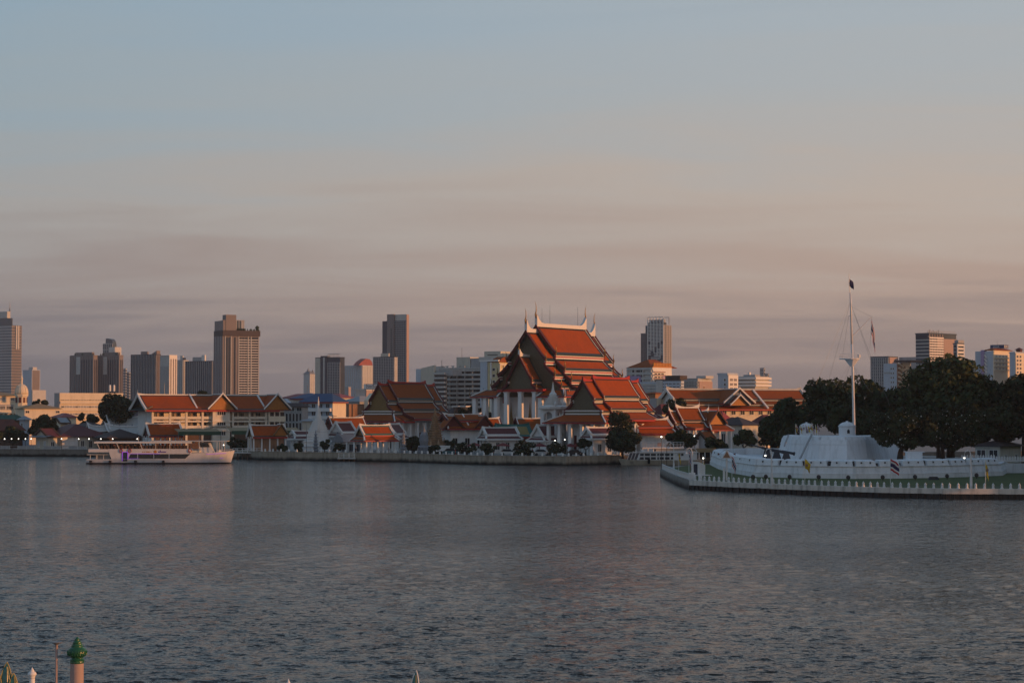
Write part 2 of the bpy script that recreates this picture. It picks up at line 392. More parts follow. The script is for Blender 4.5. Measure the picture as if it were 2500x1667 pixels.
# ------------------------------------------------------------------ the river, the banks
def make_water():
    ys = [-900, -300, -60, 0, 40, 60]
    y = 74.0
    while y < 560:
        ys.append(y); y += max(.10, y * y / 22600 * .62)
    ys += [575, 620, 800, 1500, 5300]
    ss = list(np.linspace(-.31, .31, 440))
    out = [.36, .5, .9, 2, 5, 12, 60]
    ss = [-v for v in reversed(out)] + ss + out
    ys = np.array(ys); ss = np.array(ss)
    Y, SS = np.meshgrid(ys, ss, indexing='ij')
    X = SS * np.maximum(Y, 70)
    X = np.clip(X, -3600, 3600)
    rng = np.random.RandomState(4)
    dy = np.gradient(ys)[:, None] * np.ones_like(X)
    dx = np.maximum(Y, 70) * (.62 / 440)
    Z = np.zeros_like(X)
    for k in range(64):
        lam = 0.55 * (2.6 / 0.55) ** rng.rand()
        ang = radians(100) + rng.randn() * .62
        kx, ky = 2 * pi / lam * cos(ang), 2 * pi / lam * sin(ang)
        amp = .0055 * lam ** .7 * (.5 + rng.rand())
        # a wave the grid is too coarse to carry fades out
        samples = 1.0 / (np.abs(kx) * dx / (2 * pi) + np.abs(ky) * dy / (2 * pi) + 1e-6)
        w = np.clip((samples - 2.2) / 2.2, 0, 1)
        ph = rng.rand() * 6.28
        mod = .55 + .45 * np.sin(X * rng.uniform(.02, .09) + Y * rng.uniform(.01, .05) + rng.rand() * 6)
        arg = kx * X + ky * Y + ph + .6 * np.sin(.11 * X + .17 * Y + k)
        Z += amp * w * mod * (np.sin(arg) + .22 * np.sin(2 * arg + .6))
    inside = (np.abs(SS) <= .312) & (Y > 73) & (Y < 560)
    Z = np.where(inside, Z, 0)
    nr_, nc = X.shape
    V = np.stack([X, Y, Z], -1).reshape(-1, 3)
    idx = np.arange(nr_ * nc).reshape(nr_, nc)
    Fq = np.stack([idx[:-1, :-1], idx[:-1, 1:], idx[1:, 1:], idx[1:, :-1]], -1).reshape(-1, 4)
    me = bpy.data.meshes.new('river')
    me.vertices.add(len(V)); me.vertices.foreach_set('co', V.ravel())
    me.loops.add(Fq.size); me.loops.foreach_set('vertex_index', Fq.ravel().astype(np.int32))
    me.polygons.add(len(Fq)); me.polygons.foreach_set('loop_start', (np.arange(len(Fq)) * 4).astype(np.int32))
    me.polygons.foreach_set('loop_total', np.full(len(Fq), 4, np.int32))
    me.polygons.foreach_set('use_smooth', np.ones(len(Fq), bool))
    me.update(); me.validate()
    me.materials.append(MAT['river_water'])
    o = bpy.data.objects.new('river_water', me); COL.objects.link(o)
    tag(o, 'choppy grey green river water', None, None, 'structure')
make_water()

GZ = 1.7          # far bank ground level
FZ = 1.3          # fort ground level
far_edge = [(-3500, 640), (-400, 560), (gx(-60, 540), 540), (gx(222, 530), 530), (gx(560, 512), 512), (gx(640, 493), 493), (gx(980, 472), 472), (gx(1180, 446), 446), (gx(1382, 438), 438), (gx(1525, 452), 452), (62, 478), (160, 522), (3500, 900)]
def land(name, edge, back, z, material, label):
    poly = edge + back
    mb = MB()
    n = len(poly)
    mb.add([(x, y, z) for x, y in poly], [tuple(range(n))])
    return mb.build(name, material, label=label, kind='structure')
land('far_bank_ground', far_edge, [(3500, 5200), (-3500, 5200)], GZ, 'paving', 'paved ground of the temple bank')
fort_edge = [(3500, 870), (160, 478), (95, 448), (60, 425), (44, 408), (33, 386), (gx(1611, 363), 363), (gx(1625, 345), 345), (gx(1648, 322), 322), (gx(1682, 301), 301), (gx(1790, 292), 292), (gx(1980, 280), 280), (gx(2150, 272), 272), (gx(2300, 268), 268), (gx(2500, 266.5), 266.5), (100, 262), (170, 235), (320, 170), (3500, 150)]
land('fort_ground', fort_edge, [], FZ, 'lawn', 'lawn of the fort point')
land('near_bank_ground', [(-3500, 58), (-60, 66), (40, 66), (180, 60), (3500, 55)], [(3500, -850), (-3500, -850)], 1.5, 'paving', 'paved ground of the near bank')

def wall_run(name, pts, z0, z1, t, material, label, cap=None, inner=1, batter=.12):
    """a wall along pts; the outer face is on pts, thickness t to the inside"""
    P = [Vector((p[0], p[1], 0)) for p in pts]
    mb = MB(); n = len(P)
    nor = []
    for i in range(n):
        d = (P[min(i + 1, n - 1)] - P[max(i - 1, 0)]).normalized()
        nor.append(Vector((-d.y, d.x, 0)) * inner)
    def ring(off0, off1, za, zb, m):
        for i in range(n - 1):
            a, b_ = P[i], P[i + 1]
            lo = [a + nor[i] * (off0 - batter), b_ + nor[i + 1] * (off0 - batter), b_ + nor[i + 1] * off1, a + nor[i] * off1]
            hi = [a + nor[i] * off0, b_ + nor[i + 1] * off0, b_ + nor[i + 1] * off1, a + nor[i] * off1]
            mb.add([(p.x, p.y, za) for p in lo] + [(p.x, p.y, zb) for p in hi], [(4, 5, 6, 7), (0, 1, 5, 4), (1, 2, 6, 5), (2, 3, 7, 6), (3, 0, 4, 7)], m)
    ring(0, t, z0, z1, 0)
    if cap: batter = 0; ring(-.1, t + .05, z1 + .002, z1 + cap, 0)
    return mb.build(name, material, label=label, kind='structure')
wall_run('quay_wall_left', far_edge[1:5], -1.2, GZ + .05, 1.2, 'quay_grey', 'dark grey concrete river wall below the houses', cap=.12)
wall_run('quay_wall_centre', far_edge[4:10], -1.2, GZ + .25, 1.0, 'quay_concrete', 'stained concrete river wall in front of the temple', cap=.14)
wall_run('quay_wall_right', far_edge[9:12], -1.2, GZ + .05, 1.0, 'quay_grey', 'canal wall behind the ferry', cap=.12)
wall_run('near_quay_wall', [(-60, 66), (40, 66), (180, 60)], -1.2, 1.52, 1.0, 'quay_grey', 'near river wall', inner=-1)
# fort point: pale coping band over dark sheet piles
fe = fort_edge
wall_run('embankment_coping', fe[9:16], .62, FZ + .06, .9, 'quay_white', 'pale concrete coping along the fort embankment', batter=0)
wall_run('embankment_side', fe[3:10], -1.2, FZ + .06, .9, 'quay_side', 'stained curved river wall at the fort point', batter=.05)
mb = MB()
for i in range(9, 15):
    a, b_ = Vector((*fe[i], 0)), Vector((*fe[i + 1], 0))
    d = (b_ - a); n = max(2, int(d.length / .5)); nn = Vector((-d.y, d.x, 0)).normalized()
    for k in range(n):
        p, q = a + d * (k / n), a + d * ((k + 1) / n)
        o_ = nn * (.12 if k % 2 else .26)
        w = (q - p) * .03
        A, B = p + o_ + w, q + o_ - w
        mb.add([(A.x, A.y, -1.2), (B.x, B.y, -1.2), (B.x, B.y, .7), (A.x, A.y, .7), (A.x + nn.x * .4, A.y + nn.y * .4, -1.2), (B.x + nn.x * .4, B.y + nn.y * .4, -1.2), (B.x + nn.x * .4, B.y + nn.y * .4, .7), (A.x + nn.x * .4, A.y + nn.y * .4, .7)], [(0, 1, 2, 3), (0, 3, 7, 4), (1, 5, 6, 2), (4, 7, 6, 5)])
mb.build('sheet_piling', 'hull_black', label='dark steel sheet piling under the fort coping', kind='structure')

# river haze
m = bpy.data.materials.new('haze_air'); m.use_nodes = True; MAT['haze_air'] = m
m.node_tree.nodes.clear()
pv = m.node_tree.nodes.new('ShaderNodeVolumePrincipled'); mo = m.node_tree.nodes.new('ShaderNodeOutputMaterial')
pv.inputs['Color'].default_value = (.86, .88, .93, 1); pv.inputs['Density'].default_value = .00008; pv.inputs['Anisotropy'].default_value = .3
m.node_tree.links.new(pv.outputs[0], mo.inputs['Volume'])
mb = MB(); mb.box(-3650, 3650, -950, 5400, -3.5, 215)
mb.build('haze', 'haze_air', label='thin evening haze over the river and city', kind='stuff')
# ------------------------------------------------------------------ Thai roofs and halls
def style(**kw):
    d = dict(field='orange_tile', border='green_tile', ridge='white_trim', barge='white_trim', verge='white_trim', band=('white_trim', 'red_paint', 'white_trim'), ped='gilded', fin='gilded', bw=.7, th=.2, ridge_w=.5, ridge_h=.45, rise=.8, barge_w=.35, barge_h=.35, eave='red_paint')
    d.update(kw); return d
def sagline(v0, z0, v1, z1, sag, n, t0=0.0, t1=1.0):
    out = []
    for i in range(n + 1):
        t = t0 + (t1 - t0) * i / n
        out.append((v0 + (v1 - v0) * t, z0 + (z1 - z0) * t - sag * 4 * t * (1 - t)))
    return out
def horn(mb, base, out, h, r, m=0):
    """slender upturned finial: base point, outward unit direction (x, y), height, radius"""
    b_ = Vector(base); o = Vector((out[0], out[1], 0))
    P = [b_, b_ + o * h * .10 + Vector((0, 0, h * .22)), b_ + o * h * .02 + Vector((0, 0, h * .45)), b_ + o * h * .03 + Vector((0, 0, h * .72)), b_ + o * h * .14 + Vector((0, 0, h))]
    mb.tube(P, [r, r * .95, r * .6, r * .4, r * .1], 5, m)
def tier(root, xc, ya, yb, segs, st, ped=(True, True), fin=(True, True), sag=.22, sides=(-1, 1), horns=True, ridge=True, chofa=2.2, inset=.8, fields=True):
    bord = MB(); todo = []
    for sd in sides:
        for (v0, z0, v1, z1) in segs:
            L_ = hypot(v1 - v0, z1 - z0); bt = min(.3, st['bw'] / L_)
            pts = sagline(v0, z0, v1, z1, sag, 5)
            bord.strip([(xc + sd * v, ya, z) for v, z in pts], (0, yb - ya, 0), (0, 0, -st['th']))
            if fields and yb - ya > 2.2 * st['bw']:
                f = MB()
                ip = sagline(v0, z0, v1, z1, sag, 5, bt * (.8 if len(segs) > 1 else 1), 1 - bt)
                f.strip([(xc + sd * v, ya + st['bw'], z + .07) for v, z in ip], (0, yb - ya - 2 * st['bw'], 0), (0, 0, -.1))
                todo.append(f)
    roof = bord.build('roof', st['border'], root)
    for f in todo: f.build('tile_field', st['field'], roof)
    for sd in sides:
        for i in range(len(segs) - 1):
            v1, z1 = segs[i][2], segs[i][3]; zt = segs[i + 1][1]
            lo, hi = zt + .02, z1 - st['th'] * .6
            xa, xb = sorted((xc + sd * (v1 - .55), xc + sd * (v1 - .12)))
            b_ = MB(); d = (hi - lo) / 3
            for k in range(3): b_.box(xa - .012 * k, xb + .012 * k, ya + .1, yb - .1, lo + d * k, lo + d * (k + 1), k)
            b_.build('fascia', list(st['band']), roof)
        v1, z1 = segs[-1][2], segs[-1][3]      # eave board
        e = MB(); xa, xb = sorted((xc + sd * (v1 - .1), xc + sd * (v1 + .12)))
        e.box(xa, xb, ya, yb, z1 - st['th'] - .32, z1 - .08); e.build('eave_board', st['eave'], roof)
    for k, (y, dr) in enumerate(((ya, -1), (yb, 1))):
        if not fin[k] and not ped[k]: continue
        for sd in sides:
            bb = MB()
            for (v0, z0, v1, z1) in segs:
                pts = sagline(v0, z0, v1, z1, sag, 5)
                bb.strip([(xc + sd * v, y + (0 if dr > 0 else 0), z + .05) for v, z in pts], (0, dr * st['barge_w'], 0), (0, 0, st['barge_h']), 0)
                bb.strip([(xc + sd * v, y, z - .45) for v, z in pts], (0, dr * st['barge_w'] * .7, 0), (0, 0, .46), 0)
                bb.strip([(xc + sd * v, y - dr * .32, z + .06) for v, z in pts], (0, dr * .26, 0), (0, 0, .10), 1)
            bb.build('bargeboard', [st['barge'], st['verge']], roof)
            if horns:
                for (v0, z0, v1, z1) in segs:
                    h = MB(); horn(h, (xc + sd * v1, y + dr * .2, z1 + .1), (sd, dr * .2), chofa * .55, chofa * .05)
                    h.build('eave_finial', st['fin'], roof)
        if ped[k]:
            poly = []
            for (v0, z0, v1, z1) in segs: poly += [(v, z - st['th'] * .5) for v, z in sagline(v0, z0, v1, z1, sag, 4)]
            full = [(-v, z) for v, z in reversed(poly)] + [p for p in poly if p[0] > 1e-6]
            pd = MB(); yy = y - dr * inset
            pd.extr(full, lambda a, b_, t: (xc + a, t, b_), yy, yy - dr * .25)
            pdo = pd.build('pediment', st['ped'], root)
    if ridge:
        z0 = segs[0][1]; n = 22; R = MB(); pts = []; Ln = yb - ya
        for i in range(n + 1):
            t = i / n; y = ya - st['barge_w'] * .5 + (Ln + st['barge_w']) * t
            e = 0
            if fin[0]: e = max(e, max(0, 1 - (y - ya) / min(3.2, Ln * .5)))
            if fin[1]: e = max(e, max(0, 1 - (yb - y) / min(3.2, Ln * .5)))
            pts.append((xc - st['ridge_w'] / 2, y, z0 - .1, e))
        R.strip([p[:3] for p in pts], (st['ridge_w'], 0, 0), [Vector((0, 0, st['ridge_h'] + st['rise'] * p[3] ** 2.4)) for p in pts])
        rc = R.build('ridge_cap', st['ridge'], roof)
        if chofa:
            for k, (y, dr) in enumerate(((ya, -1), (yb, 1))):
                if fin[k]:
                    h = MB(); horn(h, (xc, y + dr * .1, z0 + st['ridge_h'] * .6 + st['rise'] * .8), (0, dr), chofa, chofa * .05)
                    h.build('ridge_finial', st['fin'], roof)
    return roof
def panel(root, c, st, name='roof', bw=None, verge=True):
    """one flat roof plane: lower left, lower right, upper right, upper left"""
    bw = bw or st['bw']; c = [Vector(p) for p in c]
    b_ = MB(); b_.slab(c, st['th']); roof = b_.build(name, st['border'], root)
    def bl(u, w): return (c[0] * (1 - u) + c[1] * u) * (1 - w) + (c[3] * (1 - u) + c[2] * u) * w
    H = ((c[3] + c[2]) / 2 - (c[0] + c[1]) / 2).length; W = (c[1] - c[0]).length; Wt = max((c[2] - c[3]).length, .01)
    uw = min(.3, bw * .75 / H); u0 = min(.35, bw / W); u1 = min(.45, bw / Wt)
    def bl2(u, w):
        return bl(u, w)
    q = [bl2(u0, uw), bl2(1 - u0, uw), bl2(1 - u1, 1 - uw), bl2(u1, 1 - uw)]
    n = (c[1] - c[0]).cross(c[3] - c[0]).normalized()
    if n.z < 0: n = -n
    f = MB(); f.slab([p + n * .06 for p in q], .1); f.build('tile_field', st['field'], roof)
    if verge:
        for a, d in ((c[0], c[3]), (c[1], c[2])):
            v = MB(); v.bar(a + n * .08, d + n * .08, .3, .22); v.build('hip_rib', st['verge'], roof)
    e = MB(); dn = Vector((0, 0, -.28)); e.hexa([c[0] + dn, c[1] + dn, c[1] + dn + (c[3] - c[0]).normalized() * .12, c[0] + dn + (c[3] - c[0]).normalized() * .12, c[0], c[1], c[1] + (c[3] - c[0]).normalized() * .12, c[0] + (c[3] - c[0]).normalized() * .12])
    e.build('eave_board', st['eave'], roof)
    return roof
COLMESH = {}
def column(root, x, y, z0, z1, r, material='white_plaster', taper=.88):
    """a square column with chamfered corners, base and capital"""
    key = (round(z1 - z0, 2), round(r, 2), material)
    if key not in COLMESH:
        h = z1 - z0; mb = MB()
        mb.frus(0, 0, 0, .35, r * 1.35, r * 1.35, r * 1.25, r * 1.25)
        mb.frus(0, 0, .352, h - .4, r, r, r * taper, r * taper)
        mb.frus(0, 0, h - .398, h, r * taper, r * taper, r * 1.25, r * 1.25)
        COLMESH[key] = mb.mesh('column', material)
    return inst(COLMESH[key], 'column', root, (x, y, z0))
WINMESH = {}
def window(root, p, rz, w, h, glass='glass_dark', frame='window_frame', mull=2, depth=.12, sill=True, name='window'):
    """a framed window set into / onto a wall face; p: centre bottom on the face, local -y looks out"""
    key = (round(w, 2), round(h, 2), glass, frame, mull, sill)
    if key not in WINMESH:
        g = MB(); g.box(-w / 2, w / 2, -.02, .05, 0, h)
        gm = g.mesh('window', glass)
        f = MB(); t = .09
        f.box(-w / 2 - t, -w / 2, -depth, .03, -t, h + t); f.box(w / 2, w / 2 + t, -depth, .03, -t, h + t)
        f.box(-w / 2, w / 2, -depth, .03, h, h + t); f.box(-w / 2, w / 2, -depth, .03, -t, 0)
        for k in range(1, mull):
            x = -w / 2 + w * k / mull; f.box(x - .035, x + .035, -depth * .7, .0, .002, h - .002)
        if sill: f.box(-w / 2 - .2, w / 2 + .2, -depth - .14, .02, -t - .1, -t - .004)
        WINMESH[key] = (gm, f.mesh('frame', frame))
    gm, fm = WINMESH[key]
    o = inst(gm, name, root, p, (0, 0, rz)); inst(fm, 'frame', o)
    return o
A35 = radians(-35)

# ---- the great hall
def great_hall():
    r = empty('temple_hall', (6.7, 535.0, GZ), A35, 'tallest orange roofed temple hall with white columns and a three tier roof', 'temple')
    b = -GZ
    st = style(barge='dark_red', ridge='white_trim', ped='mosaic_dark', fin='gilded', ridge_w=.8, ridge_h=1.0, rise=2.0, bw=.9, barge_w=.55, barge_h=.45, th=.3)
    seg = [(0, 35.3 + b, 6.4, 27.6 + b), (5.9, 26.35 + b, 9.3, 23.5 + b), (8.8, 22.35 + b, 11.4, 20.4 + b), (10.9, 19.4 + b, 13.9, 17.9 + b)]
    def low(dz, n=4): return [(a, z - dz, c, d - dz) for a, z, c, d in seg[:n]]
    tier(r, 0, 0, 24.2, seg, st, ped=(True, True), chofa=4.6)
    tier(r, 0, -4.9, .3, low(1.7), st, ped=(True, False), fin=(True, False), chofa=4.4, inset=1.3)
    tier(r, 0, 23.9, 28.8, low(1.7), st, ped=(False, True), fin=(False, True), chofa=4.4)
    ps = style(barge='dark_red', ridge='white_trim', ped='mosaic_dark', fin='gilded', ridge_w=.6, ridge_h=.6, rise=1.2, bw=.7, barge_w=.5, barge_h=.4)
    pseg = [(0, 27.0 + b, 4.2, 20.3 + b), (3.8, 19.6 + b, 5.6, 18.2 + b)]
    tier(r, 0, -8.2, -3.6, pseg, ps, ped=(True, False), fin=(True, False), chofa=2.8)
    # lower aisle roofs either side of the porch, front and back
    z0, z1 = 16.1 + b, 18.0 + b
    panel(r, [(-15.6, -9.6, z0), (-6.4, -9.6, z0), (-7.0, -5.9, z1), (-12.6, -5.9, z1)], st)
    panel(r, [(6.4, -9.6, z0), (15.6, -9.6, z0), (12.6, -5.9, z1), (7.0, -5.9, z1)], st)
    panel(r, [(15.6, -9.6, z0), (15.6, 33, z0), (13.0, 29.5, z1), (13.0, -5.9, z1)], st)
    panel(r, [(-15.6, 33, z0), (-15.6, -9.6, z0), (-13.0, -5.9, z1), (-13.0, 29.5, z1)], st)
    for sx in (-1, 1):
        h = MB(); horn(h, (sx * 15.4, -9.5, z0 + .1), (sx * .7, -.7), 2.6, .16); h.build('eave_finial', 'gilded', r)
    w = MB(); w.box(-10.6, 10.6, -3.0, 27.0, -.6, 18.2 + b); w.build('wall', 'white_plaster', r)
    w = MB(); w.box(-7.5, 7.5, -8.0, -3.01, 17.4 + b, 18.1 + b); w.build('porch_beam', 'red_paint', r)
    p = MB(); p.box(-16.5, 16.5, -11, 34, -1.2, .9); p.build('platform', 'white_plaster', r)
    for x in (-14.4, -10.9, -7.2): column(r, x, -8.6, .9, 16.0 + b, .62); column(r, -x, -8.6, .9, 16.0 + b, .62)
    for x in (-4.6, 0, 4.6): column(r, x, -7.6, .9, 17.4 + b, .62)
    for y in (-4.4, .4, 5.2, 10, 14.8, 19.6, 24.4, 29.2):
        column(r, 14.4, y, .9, 16.0 + b, .62); column(r, -14.4, y, .9, 16.0 + b, .62)
    for x in (-8, 8): d = MB(); d.box(x - 1.1, x + 1.1, -3.16, -2.99, 14.4 + b, 18 + b); d.build('red_panel', 'red_paint', r)
    for y in (2.8, 7.6, 12.4, 17.2, 22):      # windows of the lit side with gilded surrounds
        window(r, (10.6, y, 4.2), pi / 2, 1.7, 4.2, 'dark_red', 'bright_gold', 2)
    for x in (-6.2, 0, 6.2):
        d = MB(); d.box(x - 1.2, x + 1.2, -3.14, -2.99, .95, 6.2); dd = d.build('door', 'dark_red', r)
        s_ = MB(); s_.lathe(x, -3.3, [(1.7, 6.2), (1.25, 6.9), (.9, 7.9), (.5, 8.8), (.28, 10.2), (.1, 12.2), (.02, 13.0)], 8, sy=.28); s_.build('spire_surround', 'gilded', dd)
    for y, h in ((2.6, 4.4), (6.5, 5.2), (20.5, 5.6)):
        f = MB(); f.tube([(0, y, 34.5 + b), (0, y, 36 + b + h)], [.06, .03], 4); f.build('lightning_rod', 'black_metal', r)
great_hall()

# ---- the twin halls
def twin_hall(px, D, label, ped, fld):
    r = empty('temple_hall', (gx(px, D), D, GZ), A35, label, 'temple')
    b = -GZ; W, Ln, xc = 16.4, 31.0, -8.2
    st = style(field=fld, ridge='red_paint', barge='dark_red', ped=ped, fin='dark_red', verge='white_trim', band=('white_trim', 'gilded', 'white_trim'), ridge_w=.45, ridge_h=.5, rise=.5, bw=.55, barge_w=.4, barge_h=.4, eave='red_paint')
    seg = [(0, 19.4 + b, 3.3, 14.9 + b), (2.95, 14.1 + b, 5.3, 12.0 + b), (4.95, 11.3 + b, 9.1, 9.5 + b)]
    def up(dz, n=3): return [(a, z + dz, c, d + dz) for a, z, c, d in seg[:n]]
    tier(r, xc, 7.6, 24.2, up(.65), st, chofa=0, horns=False)
    tier(r, xc, 3.3, 7.9, seg, st, ped=(True, False), fin=(True, False), chofa=0, horns=False, inset=.3)
    tier(r, xc, 23.9, 28.4, seg, st, ped=(False, True), fin=(False, True), chofa=0, horns=False, inset=.3)
    z0, z1 = 9.4 + b, 11.3 + b
    e = 9.1
    panel(r, [(xc - e, -.9, z0), (xc + e, -.9, z0), (xc + 5.4, 3.2, z1), (xc - 5.4, 3.2, z1)], st)
    panel(r, [(xc + e, Ln + .9, z0), (xc - e, Ln + .9, z0), (xc - 5.4, 28.5, z1), (xc + 5.4, 28.5, z1)], st)
    panel(r, [(xc + e, -.9, z0), (xc + e, 3.4, z0), (xc + 5.4, 3.4, z1), (xc + 5.4, 3.2, z1)], st, bw=.4, verge=False)
    panel(r, [(xc + e, 28.3, z0), (xc + e, Ln + .9, z0), (xc + 5.4, 28.5, z1), (xc + 5.4, 28.3, z1)], st, bw=.4, verge=False)
    fr = MB(); fr.box(xc - 5.6, xc + 5.6, 3.0, 3.35, 11.3 + b, 11.62 + b, 0); fr.box(xc - 5.5, xc + 5.5, 3.08, 3.35, 11.62 + b, 12.05 + b, 1); fr.box(xc - 5.7, xc + 5.7, 2.95, 3.35, 12.05 + b, 12.35 + b, 0)
    fr.build('pediment_frieze', ['white_trim', 'mosaic_dark'], r)
    w = MB(); w.box(xc - 4.9, xc + 4.9, 4.0, Ln - 4, -.4, 11.4 + b); w.build('wall', 'white_plaster', r)
    p = MB(); p.box(xc - 9.4, xc + 9.4, -1.2, Ln + 1.2, -1.2, .5); p.build('platform', 'white_plaster', r)
    for i in range(6):
        x = xc - 7.9 + 15.8 * i / 5
        column(r, x, .3, .5, 9.1 + b, .42); column(r, x, Ln - .3, .5, 9.1 + b, .42)
    for i in range(1, 9):
        y = .3 + (Ln - .6) * i / 9
        column(r, xc + 7.9, y, .5, 9.1 + b, .42); column(r, xc - 7.9, y, .5, 9.1 + b, .42)
    for i in range(4):
        x = xc - 3.6 + 7.2 * i / 3
        column(r, x, 3.2, .5, 9.4 + b, .36)
    for x in (-2.2, 2.2):
        d = MB(); d.box(xc + x - .8, xc + x + .8, 3.9, 4.02, .5, 4.6); d.build('door', 'dark_red', r)
    for i in range(5):
        y = 6.2 + i * 4.6
        window(r, (xc + 4.9, y, 1.9), pi / 2, 1.1, 2.6, 'dark_red', 'gilded', 2)
twin_hall(1476, 465, 'nearer twin temple hall with a grey mosaic gable, behind the feathery tree', 'mosaic_dark', 'orange_tile')
twin_hall(963, 535, 'farther twin temple hall with a brown mosaic gable, beside the white chedi', 'gilded', 'dark_orange_tile')
# ------------------------------------------------------------------ the city behind: generic blocks and towers
def cblock(pl, pc, pr, D, phi):
    """rectangular plan from three pixel columns: left edge, near corner, right edge; returns corner x, left width, right depth"""
    tl, tcn, tr = gx(pl, 1), gx(pc, 1), gx(pr, 1)
    xc = tcn * D; s_, c_ = sin(phi), cos(phi)
    a = max(.3, (xc - tl * D) / (c_ + tl * s_))
    b_ = max(.3, (tr * D - xc) / (s_ - tr * c_)) if s_ - tr * c_ > .02 else 20.0
    return xc, a, min(b_, 120.0)
def fl_band(root, face, a, b_, z, h, proud, material, name='floor_band', inset=0.0):
    mb = MB()
    if face == 0: mb.box(-a + inset, proud - .01 - inset, -proud, .02, 0, h)
    else: mb.box(-.02, proud, .03 + inset, b_ - inset, 0, h)
    return mb.mesh(name, material)
def facade(root, face, a, b_, z0, z1, n, sp, nb, pw, material, proud=.35, pmat=None, pproud=None, ends=True, pname='pier', bname='floor_band'):
    """proud floor bands (n of them, sp high) and piers (nb bays, pw wide) around recessed glazing"""
    if n:
        me = fl_band(root, face, a, b_, 0, sp, proud, material, bname)
        for k in range(n): inst(me, bname, root, (0, 0, z0 + (z1 - z0 - sp) * k / max(1, n - 1)))
    if nb:
        pp = pproud or proud + .06; mb = MB(); h = z1 - z0
        if face == 0: mb.box(-pw / 2, pw / 2, -pp, .015, 0, h)
        else: mb.box(-.015, pp, -pw / 2, pw / 2, 0, h)
        me = mb.mesh(pname, pmat or material)
        W = a if face == 0 else b_
        for k in range(0 if ends else 1, nb + (1 if ends else 0)):
            s_ = pw / 2 + (W - pw) * k / nb
            inst(me, pname, root, (-a + s_ if face == 0 else 0, s_ if face == 1 else 0, z0))
def punch(root, face, a, b_, z0, z1, nz_, nx_, w, h, glass='glass_dark', s0=.06, s1=.94, single=False):
    """rows of small windows with shallow reveals"""
    W = a if face == 0 else b_
    wm = MB()
    if face == 0: wm.box(-w / 2, w / 2, -.05, .03, 0, h)
    else: wm.box(-.03, .05, -w / 2, w / 2, 0, h)
    if single:
        me = wm.mesh('window', glass)
        fr = MB(); t = .1
        for (u0, u1, v0, v1) in ((-w / 2 - t, w / 2 + t, h, h + t), (-w / 2 - t, w / 2 + t, -t, 0), (-w / 2 - t, -w / 2, 0, h), (w / 2, w / 2 + t, 0, h)):
            if face == 0: fr.box(u0, u1, -.14, .0, v0, v1)
            else: fr.box(.0, .14, u0, u1, v0, v1)
        fm = fr.mesh('frame', 'window_frame')
    big = MB()
    for i in range(nz_):
        for k in range(nx_):
            s_ = W * (s0 + (s1 - s0) * (k + .5) / nx_); z = z0 + (z1 - z0) * (i + .5) / nz_ - h / 2
            p = (-a + s_, 0, z) if face == 0 else (0, s_, z)
            if single: o = inst(me, 'window', root, p); inst(fm, 'frame', o)
            else: big.add([(v[0] + p[0], v[1] + p[1], v[2] + p[2]) for v in wm.v], wm.f)
    if not single and big.v: big.build('window_rows', glass, root, kind='stuff')
def block(name, label, cat, pl, pc, pr, yt, D, phi, wall, cap=True, group=None, zb=None, capm=None):
    ph = radians(phi); xc, a, b_ = cblock(pl, pc, pr, D, ph)
    r = empty(name, (xc, D, GZ), -ph, label, cat, group)
    zt = gz(yt, D) - GZ
    mb = MB(); mb.box(-a, 0, 0, b_, zb if zb is not None else -1.0, zt); mb.build('wall', wall, r)
    if cap:
        c = MB(); c.box(-a - .25, .25, -.25, b_ + .25, zt - .02, zt + .55); c.box(-a + .3, -.3, .3, b_ - .3, zt + .552, zt + .6); c.build('parapet', capm or wall, r)
    return r, a, b_, zt
def rbox(r, x0, x1, y0, y1, z0, z1, material, name):
    mb = MB(); mb.box(x0, x1, y0, y1, z0, z1); return mb.build(name, material, r)
def hip(root, x0, x1, y0, y1, z0, z1, material, over=.6, ins=None, name='roof', th=.15, ax=None):
    """hipped roof over a rectangle"""
    X0, X1, Y0, Y1 = x0 - over, x1 + over, y0 - over, y1 + over
    w, d = X1 - X0, Y1 - Y0
    i = ins if ins is not None else min(w, d) / 2
    if w >= d: R0, R1 = (X0 + i, (Y0 + Y1) / 2), (X1 - i, (Y0 + Y1) / 2)
    else: R0, R1 = ((X0 + X1) / 2, Y0 + i), ((X0 + X1) / 2, Y1 - i)
    mb = MB()
    v = [(X0, Y0, z0), (X1, Y0, z0), (X1, Y1, z0), (X0, Y1, z0), (*R0, z1), (*R1, z1)]
    if w >= d: f = [(0, 1, 5, 4), (1, 2, 5), (2, 3, 4, 5), (3, 0, 4), (3, 2, 1, 0)]
    else: f = [(0, 1, 4), (1, 2, 5, 4), (2, 3, 5), (3, 0, 4, 5), (3, 2, 1, 0)]
    mb.add(v, f); mb.box(X0, X1, Y0, Y1, z0 - th - .002, z0 - .002)
    return mb.build(name, material, root)
def zrel(y, D): return gz(y, D) - GZ

